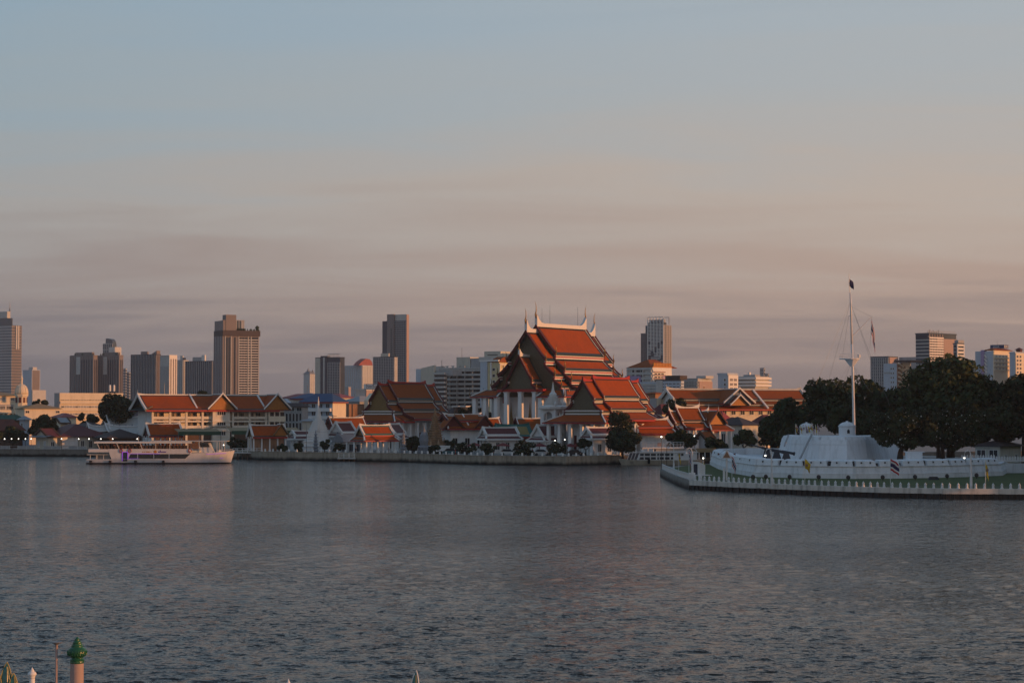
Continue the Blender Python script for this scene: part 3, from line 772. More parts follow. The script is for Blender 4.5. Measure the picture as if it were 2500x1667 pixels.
# --- left edge: banded tower with a stepped crown
r, a, b_, zt = block('office_tower', 'blue grey banded office tower with a stepped crown and mast at the left edge', 'tower', -60, 27, 51, 795, 2600, 35, 'glass_blue')
facade(r, 0, a, b_, zrel(990, 2600), zt, 28, 2.6, 0, 1, 'grey_concrete', .5)
facade(r, 1, a, b_, zrel(990, 2600), zt, 28, 2.6, 0, 1, 'brown_concrete', .5)
rbox(r, -a + 3, -4, 3, b_ - 12, zt + .6, zrel(776, 2600), 'glass_blue', 'upper_storeys')
rbox(r, -24, -8, 4, b_ - 18, zrel(776, 2600) + .01, zrel(760, 2600), 'pale_concrete', 'crown')
fin_ = MB()
for s_ in (b_ * .35, b_ * .55): fin_.box(.52, 1.6, s_, s_ + 2.2, zrel(852, 2600), zt)
fin_.build('facade_fins', 'pale_concrete', r, kind='stuff')
mm = MB(); mm.tube([(-16, 10, zrel(760, 2600)), (-16, 10, zrel(734, 2600))], [.7, .15], 5); mm.tube([(-18, 10, zrel(760, 2600)), (-16, 10, zrel(748, 2600)), (-14, 10, zrel(760, 2600))], .25, 4); mm.build('mast', 'grey_metal', r)

r, a, b_, zt = block('apartment_tower', 'slim apartment tower with a blue flank and pink sunlit windows right of the dome', 'tower', 55, 77, 97, 904, 2400, 38, 'pale_blue_plaster')
punch(r, 1, a, b_, zrel(985, 2400), zt, 20, 5, 2.6, 2.0, 'brown_concrete'); rbox(r, -a * .5, -1, 2, b_ - 4, zt + .61, zt + 4, 'pale_concrete', 'roof_plant')
rbox(r, .36, 4, -2, b_ + 6, -1, zrel(952, 2400), 'pale_concrete', 'podium_wing')

for i, (pl, pr, lab) in enumerate(((170, 236, 'left one of the two joined brown slab condominiums with notched roofline'), (237, 299, 'right one of the two joined brown slab condominiums with notched roofline'))):
    r, a, b_, zt = block('condominium', lab, 'tower', pl, pr - 8, pr + 1, 868, 1900, 34, 'brown_concrete', group='brown slab condominiums')
    facade(r, 0, a, b_, zrel(990, 1900), zt, 0, 1, 9, .9, 'grey_concrete', .5, pmat='brown_concrete')
    punch(r, 0, a, b_, zrel(985, 1900), zt - 4, 26, 9, 1.5, 1.7, 'glass_navy')
    punch(r, 1, a, b_, zrel(985, 1900), zt - 4, 26, 2, 1.4, 1.7, 'glass_navy')
    rbox(r, -a * .8, -a * .1, 1, b_ - 1, zt + .61, zt + 3.4, 'brown_concrete', 'roof_storey')
    rbox(r, -a * .72, -a * .55, -.62, .01, zt - 18, zt - 1, 'pale_concrete', 'pale_panel')
    sh = MB(); rr = random.Random(i)
    for k in range(14): x = -a * rr.uniform(.1, .95); sh.lathe(x, 1 + rr.random() * 2, [(.2, zt + .5), (rr.uniform(.7, 1.4), zt + 1.4), (.3, zt + rr.uniform(2, 3.2))], 6)
    sh.build('roof_planting', 'leaf_1', r, kind='stuff')
r, a, b_, zt = block('glass_tower', 'blue glass tower with a curved top rising behind the brown condominiums', 'tower', 250, 274, 283, 838, 2800, 36, 'glass_blue', cap=False)
mb = MB(); mb.extr([(-a * .72, zt - 1), (0, zt - 1), (-.6, zt + 3), (-a * .2, zt + 6.2), (-a * .5, zt + 7.2), (-a * .72, zt + 7)], lambda u, v, t: (u, t, v), 0, b_ * .9); mb.build('curved_top', 'glass_blue', r)
facade(r, 0, a, b_, zt - 26, zt, 4, .7, 5, .5, 'pale_concrete', .3)
r, a, b_, zt = block('apartment_tower', 'pale sunlit apartment tower top just right of the curved glass tower', 'tower', 266, 280, 294, 848, 2700, 38, 'pale_concrete')
facade(r, 0, a, b_, zt - 40, zt, 0, 1, 5, 1.2, 'white_trim', .6); facade(r, 1, a, b_, zt - 40, zt, 0, 1, 5, 1.2, 'white_trim', .6)
for pl, pr, yt, lab in ((299, 309, 900, 'thin far tower between the brown and the navy condominiums'), (308, 318, 909, 'low far blue tower beside the navy condominium')):
    r, a, b_, zt = block('distant_tower', lab, 'tower', pl, pr - 3, pr, yt, 3200, 35, 'glass_blue'); facade(r, 0, a, b_, zt - 60, zt, 14, 1.6, 0, 1, 'grey_concrete', .4); facade(r, 1, a, b_, zt - 60, zt, 14, 1.6, 0, 1, 'pale_concrete', .4)

r, a, b_, zt = block('condominium', 'navy blue condominium with thin vertical fins and a raised right corner', 'tower', 319, 381, 391, 866, 1700, 34, 'glass_navy')
facade(r, 0, a, b_, zrel(985, 1700), zt, 0, 1, 16, .35, 'grey_concrete', .5)
facade(r, 1, a, b_, zrel(985, 1700), zt, 0, 1, 3, .8, 'brown_concrete', .5)
punch(r, 0, a, b_, zrel(985, 1700), zt - 3, 24, 8, 1.0, 1.3, 'glass_blue')
rbox(r, -a * .68, -a * .42, 2, b_ * .7, zt + .61, zrel(857, 1700), 'brown_concrete', 'roof_plant')
mb = MB(); mb.extr([(-a * .22, zt + .6), (0, zt + .6), (0, zt + 3.6)], lambda u, v, t: (u, t, v), .3, b_ - .3); mb.build('raised_corner', 'brown_concrete', r)

r, a, b_, zt = block('apartment_tower', 'white tower with a bright pink sunlit face of tiny square windows', 'tower', 390, 412, 431, 870, 1600, 40, 'pale_concrete')
facade(r, 0, a, b_, zrel(985, 1600), zt - 8, 34, .55, 0, 1, 'grey_concrete', .25)
rbox(r, -a, -.6, .4, b_ * .5, zt - 3, zt + .9, 'glass_blue', 'glass_crown')
w_ = rbox(r, .02, .4, .01, b_, -1, zt + 1.2, 'white_trim', 'sunlit_tone_wall')  # whiter coat puts the sunlight into this face's colour
mb = MB()
for i in range(34):
    for s_ in (.2, .52, .82):
        z = zrel(985, 1600) + (zt - 2 - zrel(985, 1600)) * i / 34; y = b_ * s_; mb.box(.38, .46, y - .55, y + .55, z, z + 1.1)
mb.build('window_rows', 'brown_concrete', r, kind='stuff')
mb = MB(); mb.tube([(-2, -3, zrel(985, 1600)), (-2, -3, zrel(935, 1600))], [.5, .2], 5); mb.build('antenna', 'grey_metal', r)

r, a, b_, zt = block('apartment_tower', 'grey tower with stacked angled balconies right of the pink windowed tower', 'tower', 431, 446, 458, 880, 1850, 35, 'grey_concrete')
facade(r, 1, a, b_, zrel(985, 1850), zt, 26, .9, 1, .6, 'pale_concrete', 1.2, ends=False)
facade(r, 0, a, b_, zrel(985, 1850), zt, 0, 1, 3, 1.0, 'pale_concrete', .4)
rbox(r, -a * .7, -a * .3, 2, b_ * .5, zt + .61, zrel(868, 1850), 'pale_concrete', 'roof_plant'); rbox(r, -a * .28, 0, 2, b_ * .6, zt + .612, zrel(873, 1850), 'glass_navy', 'water_tank')

r, a, b_, zt = block('condominium', 'low wide dark blue condominium left of the tallest brown tower', 'tower', 452, 518, 526, 882, 1800, 34, 'glass_navy')
facade(r, 0, a, b_, zrel(985, 1800), zt, 0, 1, 14, .5, 'grey_concrete', .4)
punch(r, 0, a, b_, zrel(985, 1800), zt - 2, 24, 7, 1.4, 1.2, 'glass_blue')
rbox(r, -a * .75, -a * .42, .5, b_ * .7, zt + .61, zrel(871, 1800), 'grey_concrete', 'roof_plant'); rbox(r, -a * .42 + .02, -a * .3, .6, b_ * .5, zt + .612, zrel(866, 1800), 'white_trim', 'lift_tower')

r, a, b_, zt = block('residential_tower', 'tallest brown residential tower with dark stepped crown blocks, behind the school', 'tower', 522, 543, 631, 820, 1500, 62, 'brown_concrete', cap=False)
facade(r, 0, a, b_, zrel(985, 1500), zt, 0, 1, 5, .5, 'glass_navy', .4, pmat='grey_concrete')
rbox(r, -a, .01, -.38, -.01, -1, zt, 'glass_navy', 'dark_flank')
punch(r, 1, a, b_, zrel(985, 1500), zt - 1, 26, 2, 1.9, 2.2, 'glass_navy', .07, .22)
punch(r, 1, a, b_, zrel(985, 1500), zt - 1, 26, 1, 1.5, 2.2, 'glass_navy', .26, .40)
punch(r, 1, a, b_, zrel(985, 1500), zt - 1, 26, 4, 2.0, 2.2, 'glass_navy', .45, .76)
punch(r, 1, a, b_, zrel(985, 1500), zt - 1, 26, 3, 2.0, 2.6, 'glass_navy', .80, .99)
mb = MB()
for s_ in (.065, .225, .44, .70, .785, .995): mb.box(.0, .55, b_ * s_ - .28, b_ * s_ + .28, 0, zt - .02)
mb.build('vertical_fins', 'pale_concrete', r, kind='stuff')
me = MB(); me.box(-.02, .30, b_ * .45, b_ * .99, 0, .5); me = me.mesh('floor_band', 'white_trim')
for i in range(26): inst(me, 'floor_band', r, (0, 0, zrel(985, 1500) + (zt - 1 - zrel(985, 1500)) * i / 26))
rbox(r, -a - .3, .9, -.3, b_ + .9, zt, zrel(806, 1500), 'dark_roof', 'dark_crown_band')
rbox(r, -a, -1, .2, b_ * .06, zrel(806, 1500) + .01, zrel(782, 1500), 'glass_navy', 'left_crown_block')
rbox(r, -2, .4, b_ * .0, b_ * .07, zrel(806, 1500) + .02, zrel(781, 1500), 'brown_concrete', 'crown_frame')
rbox(r, -7, .7, b_ * .075, b_ * .36, zrel(806, 1500) + .01, zrel(768, 1500), 'brown_concrete', 'lift_tower')
fr = MB(); zA, zB = zrel(806, 1500) + .01, zrel(782, 1500)
for s_ in (.38, .45, .52, .59): fr.box(-.9, -.2, b_ * s_ - .25, b_ * s_ + .25, zA, zB)
fr.box(-1.0, -.1, b_ * .36, b_ * .595, zB, zB + .5); fr.box(-6, -.3, b_ * .53, b_ * .59, zA, zB - .01); fr.build('crown_screen', 'grey_concrete', r)
rbox(r, -.8, -.4, b_ * .37, b_ * .53, zA, zB - .02, 'glass_blue', 'crown_glazing')
sh = MB(); rr = random.Random(5)
for k in range(30): y = b_ * rr.uniform(.4, 1); sh.lathe(.2, y, [(.1, zA - .2), (rr.uniform(.4, .9), zA + .6), (.15, zA + rr.uniform(1, 2))], 5)
sh.lathe(.2, b_ * .95, [(.2, zA), (1.8, zA + 2.6), (.4, zA + 4)], 6); sh.build('roof_planting', 'leaf_1', r, kind='stuff')

r, a, b_, zt = block('apartment_tower', 'small pale tower with pointed grey roofs, left of the dark condominium', 'tower', 741, 756, 768, 913, 2400, 40, 'pale_blue_plaster', cap=False)
facade(r, 0, a, b_, zrel(985, 2400), zt, 18, 1.2, 0, 1, 'pale_concrete', .3); facade(r, 1, a, b_, zrel(985, 2400), zt, 18, 1.2, 2, 2, 'pale_concrete', .3)
mb = MB(); mb.frus(-a / 2, b_ / 2, zt, zt + 3.5, a / 2 + .8, b_ / 2 + .8, a * .25, b_ * .25); mb.lathe(-a * .5, b_ * .3, [(2.5, zt + 2), (1.2, zt + 5), (.05, zt + 8)], 4, ph=pi / 4); mb.lathe(-2, b_ * .8, [(2.2, zt + 1), (1.0, zt + 3.5), (.05, zt + 6)], 4, ph=pi / 4); mb.build('pointed_roofs', 'grey_stone', r)

r, a, b_, zt = block('condominium', 'dark glass condominium with a pale left strip and a taller centre slab', 'tower', 770, 830, 841, 873, 1700, 34, 'glass_navy')
facade(r, 0, a, b_, zrel(985, 1700), zt - 4, 26, .5, 10, .4, 'grey_concrete', .35)
rbox(r, -a - .05, -a * .8, -.5, -.02, -1, zt - .03, 'beige_plaster', 'pale_strip')
rbox(r, -a * .77, -a * .52, -.9, b_ * .6, -1, zrel(868, 1700), 'glass_navy', 'centre_slab'); rbox(r, -a * .66, -a * .6, -1.1, -.91, 0, zrel(872, 1700), 'pale_concrete', 'pale_fin')
mb = MB()
for k in range(9): x = -a * (.5 - .055 * k); mb.box(x - .15, x + .15, .2, .5, zt + .6, zt + 3.2)
mb.box(-a * .5, 0, .2, .5, zt + 3.202, zt + 3.6); mb.build('roof_screen', 'grey_concrete', r)

r, a, b_, zt = block('apartment_tower', 'broad white tower with a pink sunlit curved crown, left of the tallest glass tower', 'tower', 841, 884, 912, 893, 2000, 40, 'pale_blue_plaster')
facade(r, 0, a, b_, zrel(985, 2000), zt, 0, 1, 9, .8, 'pale_concrete', .5); facade(r, 1, a, b_, zrel(985, 2000), zt, 20, 1.5, 4, 1.6, 'pale_concrete', .5)
mb = MB(); mb.extr([(-8, zt + .6), (b_ * .75, zt + .6), (b_ * .7, zt + 4), (b_ * .5, zt + 7), (b_ * .15, zt + 7.5), (-4, zt + 4)], lambda u, v, t: (t, u + 4, v), -9, -1.2); mb.build('curved_crown', 'red_metal_roof', r)
r, a, b_, zt = block('apartment_block', 'small pink sunlit block low in front of the broad white tower', 'building', 842, 850, 856, 946, 1900, 40, 'grey_concrete'); rbox(r, -.1, .3, .1, b_, -1, zt, 'pink_plaster', 'sunlit_tone_wall'); punch(r, 1, a, b_, zrel(985, 1900), zt, 9, 2, 1.4, 1.0, 'brown_concrete')  # pink slab on grey block: low sun painted as wall colour

r, a, b_, zt = block('glass_tower', 'tallest glass tower with a pale vertical strip, right of the broad white tower', 'tower', 934, 991, 996, 784, 1600, 35, 'glass_navy')
facade(r, 0, a, b_, zrel(985, 1600), zt, 38, .45, 12, .35, 'grey_concrete', .3)
rbox(r, -a * .78, -a * .49, -1.2, b_ * .5, -1, zrel(766, 1600), 'brown_concrete', 'pale_strip')
rbox(r, -a - .05, -a * .785, -.5, b_ * .5, -1, zt + .02, 'glass_navy', 'dark_flank')
rbox(r, -a * .48, .1, .4, b_ * .5, zt + .61, zrel(767, 1600), 'pale_concrete', 'crown')
punch2 = MB()
for i in range(26): z = zrel(920, 1600) + i * (zrel(800, 1600) - zrel(920, 1600)) / 26; punch2.box(-a * .62, -a * .57, -1.27, -1.19, z, z + .9)
punch2.build('window_rows', 'glass_navy', r, kind='stuff')
rbox(r, .32, .9, -.4, b_, -1, zrel(768, 1600), 'pink_plaster', 'sunlit_tone_edge')  # pink strip paints the sunlit edge of the tower
r, a, b_, zt = block('condominium', 'lower glass block standing in front of the tallest glass tower', 'tower', 911, 962, 969, 872, 1550, 35, 'glass_navy')
facade(r, 0, a, b_, zrel(985, 1550), zt, 30, .4, 12, .4, 'grey_concrete', .3); facade(r, 1, a, b_, zrel(985, 1550), zt, 0, 1, 1, 2, 'pale_concrete', .4)
rbox(r, -a * .68, -a * .3, 1, b_ * .6, zt + .61, zrel(862, 1550), 'beige_plaster', 'roof_plant')

# --- hotel with long balconies left of the great hall
D = 900
r, a, b_, zt = block('hotel_building', 'long grey hotel slab with stacked balcony floors and an arcade of arches on top', 'building', 1062, 1176, 1182, 897, D, 33, 'glass_dark', capm='pale_concrete', cap=False)
zb0 = zrel(985, D)
for i in range(9):
    z = zrel(903 + 11.2 * i, D)
    rbox(r, -a - .3, .3, -1.5, .05, z - .55, z + .45, 'pale_concrete', 'balcony')
facade(r, 0, a, b_, 0, zt, 0, 1, 6, .35, 'pale_concrete', 1.2, ends=False)
rbox(r, -a - .4, -a * .86, -1.9, 3, 0, zrel(893, D), 'pale_concrete', 'end_stair')
pa = MB(); W = a * .84
rbox(r, -a - .4, .4, -1.7, b_, zt - .6, zt + .1, 'pale_concrete', 'roof_slab')
ar = MB(); n = 4
for k in range(n + 1):
    x = -a * .83 + a * .5 * k / n; ar.box(x - .3, x + .3, -1.6, -1.0, zrel(903, D) + .5, zrel(892, D))
    if k < n:
        w = a * .5 / n - .6; pts = [(x + .3 + w / 2 - w / 2 * cos(pi * j / 8), zrel(897, D) + 1.0 * sin(pi * j / 8)) for j in range(9)]
        ar.extr([(x + .3, zrel(892, D) - .01)] + pts + [(x + .3 + w, zrel(892, D) - .01)], lambda u, v, t: (u, t, v), -1.5, -1.1)
ar.build('arcade', 'pale_concrete', r)
rbox(r, -a * .55, -a * .26, .5, 9, zt + .11, zrel(871, D), 'beige_plaster', 'roof_block'); rbox(r, -a * .25, -a * .03, .8, 9, zt + .11, zrel(874, D), 'grey_concrete', 'roof_plant')
mb = MB(); mb.tube([(-a * .5, 3, zt), (-a * .5, 3, zrel(846, D))], .12, 4); mb.tube([(-a * .88, 1, zt), (-a * .88, 1, zrel(877, D))], .15, 4); mb.build('antenna', 'grey_metal', r)
r, a, b_, zt = block('hotel_wing', 'blank beige wing with a sloping roof at the left of the hotel slab', 'building', 1016, 1060, 1064, 901, 895, 33, 'beige_plaster', cap=False)
mb = MB(); mb.extr([(-a * .73, zt), (0, zt), (0, zt + 1.8), (-a * .73, zt + .5)], lambda u, v, t: (u, t, v), 0, b_); mb.build('roof', 'beige_plaster', r)
rbox(r, -a - .02, -a * .74, -.2, -.01, -1, zt + .2, 'pale_blue_plaster', 'blue_flank'); punch(r, 0, a, b_, zrel(985, 895), zt, 7, 1, 1.0, 1.0, 'glass_dark', .05, .22)
mb = MB(); mb.box(.1, 9, 1, 9, zt - 3, zt - .5); mb.build('stair_landing', 'grey_concrete', r)
for i in range(8): rbox(r, .3, 6.5, -1.1, .5, zrel(912 + 11 * i, 895) - .4, zrel(912 + 11 * i, 895) + .4, 'pale_concrete', 'balcony')
rbox(r, .3, 6.4, .2, 1, -1, zt - 3.01, 'glass_dark', 'window_wall')

D = 820
r, a, b_, zt = block('office_building', 'pale blue and yellow building with an orange sunlit right face beside the great hall', 'building', 1174, 1218, 1250, 884, D, 40, 'yellow_plaster', cap=False)
rbox(r, -a - .05, -a * .62, -.4, b_ * .6, -1, zt + .3, 'pale_blue_plaster', 'blue_wall')
facade(r, 1, a, b_, zrel(985, D), zt - .5, 8, .8, 3, .5, 'cream_plaster', .5)
mb = MB(); mb.extr([(-.5, zt), (b_ * .9, zt), (b_ * .75, zt + 1.6), (b_ * .45, zt + 2.4), (b_ * .15, zt + 1.6)], lambda u, v, t: (t, u, v), -4, .6); mb.build('arched_roof', 'dark_orange_tile', r)
for i in range(6): window(r, (-a * .28, 0, zrel(905 + 15 * i, D)), 0, 1.4, 1.1, 'glass_dark', 'white_trim', 1, sill=False)
rbox(r, -a * .44, -a * .38, -.5, .01, 0, zt - .02, 'white_trim', 'stair_fin')
rbox(r, -a - .3, .2, -.6, 2, zt + .31, zt + 1.0, 'white_trim', 'cornice')
r, a, b_, zt = block('office_building', 'taller beige block with a box on its roof behind the pale blue and yellow building', 'building', 1173, 1262, 1275, 880, 880, 33, 'grey_concrete', cap=False)
rbox(r, -a - .4, .5, -.8, b_, zt, zrel(870, 880), 'pale_concrete', 'roof_slab'); rbox(r, -a * .93, -a * .48, 1, 9, zrel(870, 880) + .01, zrel(856, 880), 'beige_plaster', 'roof_block')
rbox(r, -a * .84, -a * .56, .9, 1.05, zrel(866, 880), zrel(864, 880), 'glass_dark', 'roof_window')
punch(r, 0, a, b_, zt - 2.4, zt - .3, 1, 14, .7, 1.2, 'glass_dark')
hip(r, -a * .16, 6, 0, 16, zrel(870, 880) + .02, zrel(856, 880), 'teal_tile', 1.0)

# --- right of the great hall
D = 1500
r, a, b_, zt = block('residential_tower', 'dark tower with a white stepped grid facade and open frames on its roof', 'tower', 1583, 1621, 1639, 793, D, 36, 'brown_concrete', cap=False)
rbox(r, -a, .02, -.4, 4, -1, zrel(787, D), 'glass_navy', 'grid_core')
def cell(i): return -a + a * i / 5
rows = 30; z0_, z1_ = zrel(890, D), zrel(787, D)
for i in range(6):
    gm_ = MB(); gm_.box(cell(i) - .25, cell(i) + .25, -.9, -.38, z0_ + (0 if i in (0, 5) else 13 - i * 2), z1_ + 4.3); gm_.build('grid_mullion', 'white_trim', r)
for k in range(rows):
    z = z0_ + (z1_ - z0_) * k / rows; run = None
    for i in range(6):
        on = i < 5 and not (k < 17 and (i * 3 + 30 - k) % 12 in (0, 1, 2, 3))
        if on and run is None: run = i
        if not on and run is not None:
            g_ = MB(); g_.box(cell(run), cell(i), -.8, -.385, z, z + .4); g_.build('grid_transom', 'white_trim', r); run = None
for i in range(5):
    g_ = MB(); g_.box(cell(i) + .1, cell(i + 1) - .1, -.8, -.2, z1_ + 3.9, z1_ + 4.3); g_.box(cell(i) + 1.2, cell(i + 1) - .35, -.3, 3, z1_ + .01, z1_ + 2.4); g_.build('roof_frame', 'grey_concrete', r)
g_ = MB(); g_.box(.3, 4.6, .5, 1.0, zt + 5.4, zt + 5.9); g_.box(4.1, 4.6, .5, 1.0, zt, zt + 5.39); g_.build('roof_gantry', 'grey_concrete', r)
facade(r, 1, a, b_, zrel(900, D), zt, 26, .6, 3, .8, 'grey_concrete', .4)
rbox(r, -a - 7.4, -a - .02, 1, 14, -1, zrel(812, D), 'brown_concrete', 'left_wing'); rbox(r, -a - 3.7, -a - .02, 2, 12, zrel(812, D) + .01, zrel(793, D), 'glass_blue', 'upper_left_wing')
wm = MB()
for i in range(22):
    for k in range(4): x = -a - 6.6 + k * 1.75; z = zrel(900, D) + i * (zrel(814, D) - zrel(900, D)) / 22; wm.box(x, x + .9, .94, 1.02, z, z + 1.4)
wm.build('window_rows', 'glass_navy', r, kind='stuff')

D = 800
r, a, b_, zt = block('hospital_building', 'white hospital block with lilac panels and an orange hipped roof', 'building', 1532, 1592, 1638, 897, D, 42, 'pale_concrete', cap=False)
facade(r, 0, a, b_, zrel(975, D), zt, 7, .9, 3, .5, 'pale_concrete', .5)
for i, y in enumerate((905, 916, 927)): window(r, (-a * .55, -.02, zrel(y + 3, D)), 0, 6.5, .9, 'glass_dark', 'white_trim', 3, sill=False)
rbox(r, -a - .6, -a * .42, -.9, .01, zrel(936, D), zrel(917, D), 'lilac_paint', 'lilac_screen')
rbox(r, .02, .5, .05, b_, -1, zt, 'white_trim', 'sunlit_tone_wall')  # sunny side painted lighter than the shaded front
for i, y in enumerate((909, 917, 925)):
    rbox(r, .5, 1.0, .4, b_ * .62, zrel(y, D), zrel(y, D) + .45, 'pink_plaster', 'sun_shade')
    for k in range(3): window(r, (.5, b_ * (.14 + .18 * k), zrel(y, D) - 1.1), pi / 2, 1.5, .8, 'glass_dark', 'white_trim', 2, sill=False)
rbox(r, .51, .62, b_ * .5, b_ * .72, zrel(930, D), zrel(917, D), 'lilac_paint', 'lilac_panel')
for i in range(4): rbox(r, .5, 1.1, b_ * .82, b_ * .96, zrel(918 + 4.4 * i, D), zrel(917 + 4.4 * i, D) + .3, 'white_trim', 'louvre')
hip(r, -a, -1.5, 1, 17, zt + .1, zrel(876, D), 'dark_orange_tile', .8); sg = MB()
for k in range(12): sg.box(.1, .6, .5 + k * 1.0, 1.2 + k * 1.0, zt + .5, zt + 1.9)
sg.box(.0, .3, .3, 13, zt + .02, zt + .48); sg.build('rooftop_sign', 'orange_paint', r)

def lowrise(label, pl, pc, pr, yt, D, phi, wall, floors=4, bands='pale_concrete', nb=6, side=None, roof=None, name='office_building'):
    r, a, b_, zt = block(name, label, 'building', pl, pc, pr, yt, D, phi, wall)
    if floors: facade(r, 0, a, b_, zrel(yt + 9 * floors, D), zt, floors + 1, .9, nb, .3, bands, .4); facade(r, 1, a, b_, zrel(yt + 9 * floors, D), zt, floors + 1, .9, 0, .3, side or bands, .4)
    return r, a, b_, zt
r, a, b_, zt = lowrise('grey flat roofed block directly below the hospital', 1553, 1606, 1612, 936, 780, 33, 'pale_blue_plaster', 3)
r, a, b_, zt = lowrise('grey balcony block with a pale corner right of the hospital', 1604, 1662, 1668, 930, 760, 33, 'glass_dark', 4, 'pale_blue_plaster'); rbox(r, -a, -a * .74, -.7, 2, -1, zt + .3, 'pale_concrete', 'pale_corner'); rbox(r, -a * .7, -a * .08, 1, 7, zt + .61, zt + 2.2, 'dark_roof', 'roof_shed')
r, a, b_, zt = lowrise('grey concrete block with a pink sunlit end, left of the long temple hall', 1662, 1703, 1736, 927, 770, 36, 'grey_concrete', 4); rbox(r, .41, .7, .3, b_, -1, zt - .6, 'pink_plaster', 'sunlit_tone_end'); window(r, (.7, b_ * .35, zt - 4), pi / 2, 1.6, 1.6, 'rust_wall', 'white_trim', 1); rbox(r, -a * .3, 2, 3, 9, zt + .61, zt + 1.6, 'pale_concrete', 'roof_slab')  # pink end slab paints evening sun onto the grey block
r, a, b_, zt = lowrise('white stepped building with wide horizontal bands above the long temple hall', 1796, 1844, 1876, 922, 800, 40, 'pale_concrete', 0)
for i, y in enumerate((921, 930, 938)):
    rbox(r, -a - 1.2, 1.2, -1.2, b_ + .6, zrel(y + 5, 800), zrel(y, 800), 'white_trim', 'floor_band')
rbox(r, -a * .8, -2, 3, b_ - 3, zt + .61, zrel(914, 800), 'grey_concrete', 'upper_storey'); rbox(r, -a * .55, -6, 5, b_ - 6, zrel(914, 800) + .01, zrel(908, 800), 'white_trim', 'roof_block')
r, a, b_, zt = lowrise('white block with square windows at the left of the banded white building', 1753, 1776, 1800, 914, 790, 40, 'pale_blue_plaster', 0); rbox(r, .02, .5, .1, b_, -1, zt - .2, 'white_trim', 'sunlit_tone_wall')  # white sunny face, bluish shaded front: light put into the colours
for i in range(3):
    for k in range(2): window(r, (.5, b_ * (.3 + .4 * k), zrel(930 + 11 * i, 790)), pi / 2, 1.9, 1.0, 'brown_concrete', 'white_trim', 2, sill=False)
    window(r, (-a * .25, 0, zrel(930 + 11 * i, 790)), 0, .8, .9, 'glass_dark', 'white_trim', 1, sill=False)
for pl, pr, yt, lab in ((1856, 1868, 899, 'thin dark far tower right of the banded white building'), (1868, 1878, 913, 'short dark far tower at the right end of the banded building')):
    r, a, b_, zt = block('distant_tower', lab, 'tower', pl, pr - 3, pr, yt, 2500, 35, 'glass_blue'); facade(r, 0, a, b_, zt - 45, zt, 12, 1.5, 2, .8, 'grey_concrete', .4); facade(r, 1, a, b_, zt - 45, zt, 12, 1.5, 0, .8, 'grey_concrete', .4)

# --- behind the trees at the right
D = 1100
r, a, b_, zt = block('residential_tower', 'grey glass residential block with a pink sunlit end, right of the flagpole', 'tower', 2127, 2171, 2192, 872, D, 40, 'glass_blue')
facade(r, 0, a, b_, zrel(985, D), zt, 0, 1, 8, .7, 'grey_concrete', .5); facade(r, 0, a, b_, zrel(985, D), zt, 16, .3, 0, 1, 'pale_concrete', .3)
rbox(r, .02, .5, .1, b_, -1, zt, 'pink_plaster', 'sunlit_tone_wall'); punch(r, 1, a, b_, zrel(985, D), zt, 14, 2, .9, 1.2, 'glass_dark')  # pink coat carries the sunlight on this end
rbox(r, .5, 14, b_ + 1, b_ + 12, -1, zt + .2, 'grey_concrete', 'rear_wing'); rbox(r, 14.01, 22, b_ + 2, b_ + 12, -1, zt - .8, 'pink_plaster', 'rear_end')
D = 900
r, a, b_, zt = block('office_building', 'white block with small paired windows and a sunlit external stair, left of the big tree', 'building', 2158, 2190, 2222, 887, D, 40, 'pale_blue_plaster', cap=False)
for i in range(5):
    for k in range(2): window(r, (-a * (.42 - .17 * k), 0, zrel(902 + 11 * i, D)), 0, .55, .8, 'glass_dark', 'white_trim', 1, sill=False)
rbox(r, -a * .96, -a * .45, -.1, .01, zrel(912, D), zrel(908, D), 'grey_concrete', 'sign_board')
rbox(r, .02, .5, 4.6, b_, -1, zt + .6, 'cream_plaster', 'sunlit_tone_wall'); rbox(r, .02, .3, .1, 4.55, -1, zt + .2, 'rust_wall', 'stair_well')  # cream sunny face against bluish dim face: light held in colour
for i in range(8):
    z = zrel(896 + 10.6 * i, D); s_ = MB(); s_.bar((.8, .4, z + 1.6), (.8, 4.4, z), 1.0, .35); s_.build('stair_flight', 'cream_plaster', r)
    if i < 6: window(r, (.5, b_ * .5, z - .6), pi / 2, 2.2, 1.2, 'rust_wall', 'cream_plaster', 3, sill=False)
    rbox(r, .5, 1.1, 4.6, b_, z - 1.2, z - .8, 'cream_plaster', 'balcony')
rbox(r, -2, 7, 1, b_ + 2, zt + .61, zt + 1.4, 'dark_roof', 'roof')
D = 1000
r, a, b_, zt = block('hotel_tower', 'wide pink and blue hotel tower with rooftop frames above the big tree', 'tower', 2237, 2269, 2336, 815, D, 48, 'glass_blue')
facade(r, 0, a, b_, zrel(985, D), zt - 1, 20, .5, 0, 1, 'pale_concrete', .3); rbox(r, -a * .98, -.3, -.32, -.01, zrel(826, D), zrel(817, D), 'glass_navy', 'crown_glazing')
for i in range(19): rbox(r, -.02, .4, .1, b_ * .52, zrel(824 + 6.3 * i, D) - .42, zrel(824 + 6.3 * i, D) + .3, 'white_trim', 'floor_band')
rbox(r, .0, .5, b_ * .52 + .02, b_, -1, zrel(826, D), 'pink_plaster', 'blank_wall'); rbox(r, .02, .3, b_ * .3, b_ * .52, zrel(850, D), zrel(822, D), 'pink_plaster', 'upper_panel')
facade(r, 1, a, b_ * .5, zrel(985, D), zt, 0, 1, 5, .9, 'brown_concrete', .25)
g_ = MB(); rr = random.Random(8)
for k in range(16): y = b_ * k / 16; zt2 = zrel(807 if k < 7 else (812 if k < 11 else 820), D); g_.box(-.7, -.4, y, y + .35, zt + .5, zt2 + rr.uniform(-.4, .6)); g_.box(-.7, -.4, y, y + b_ / 16, zt + 1.2, zt + 1.4)
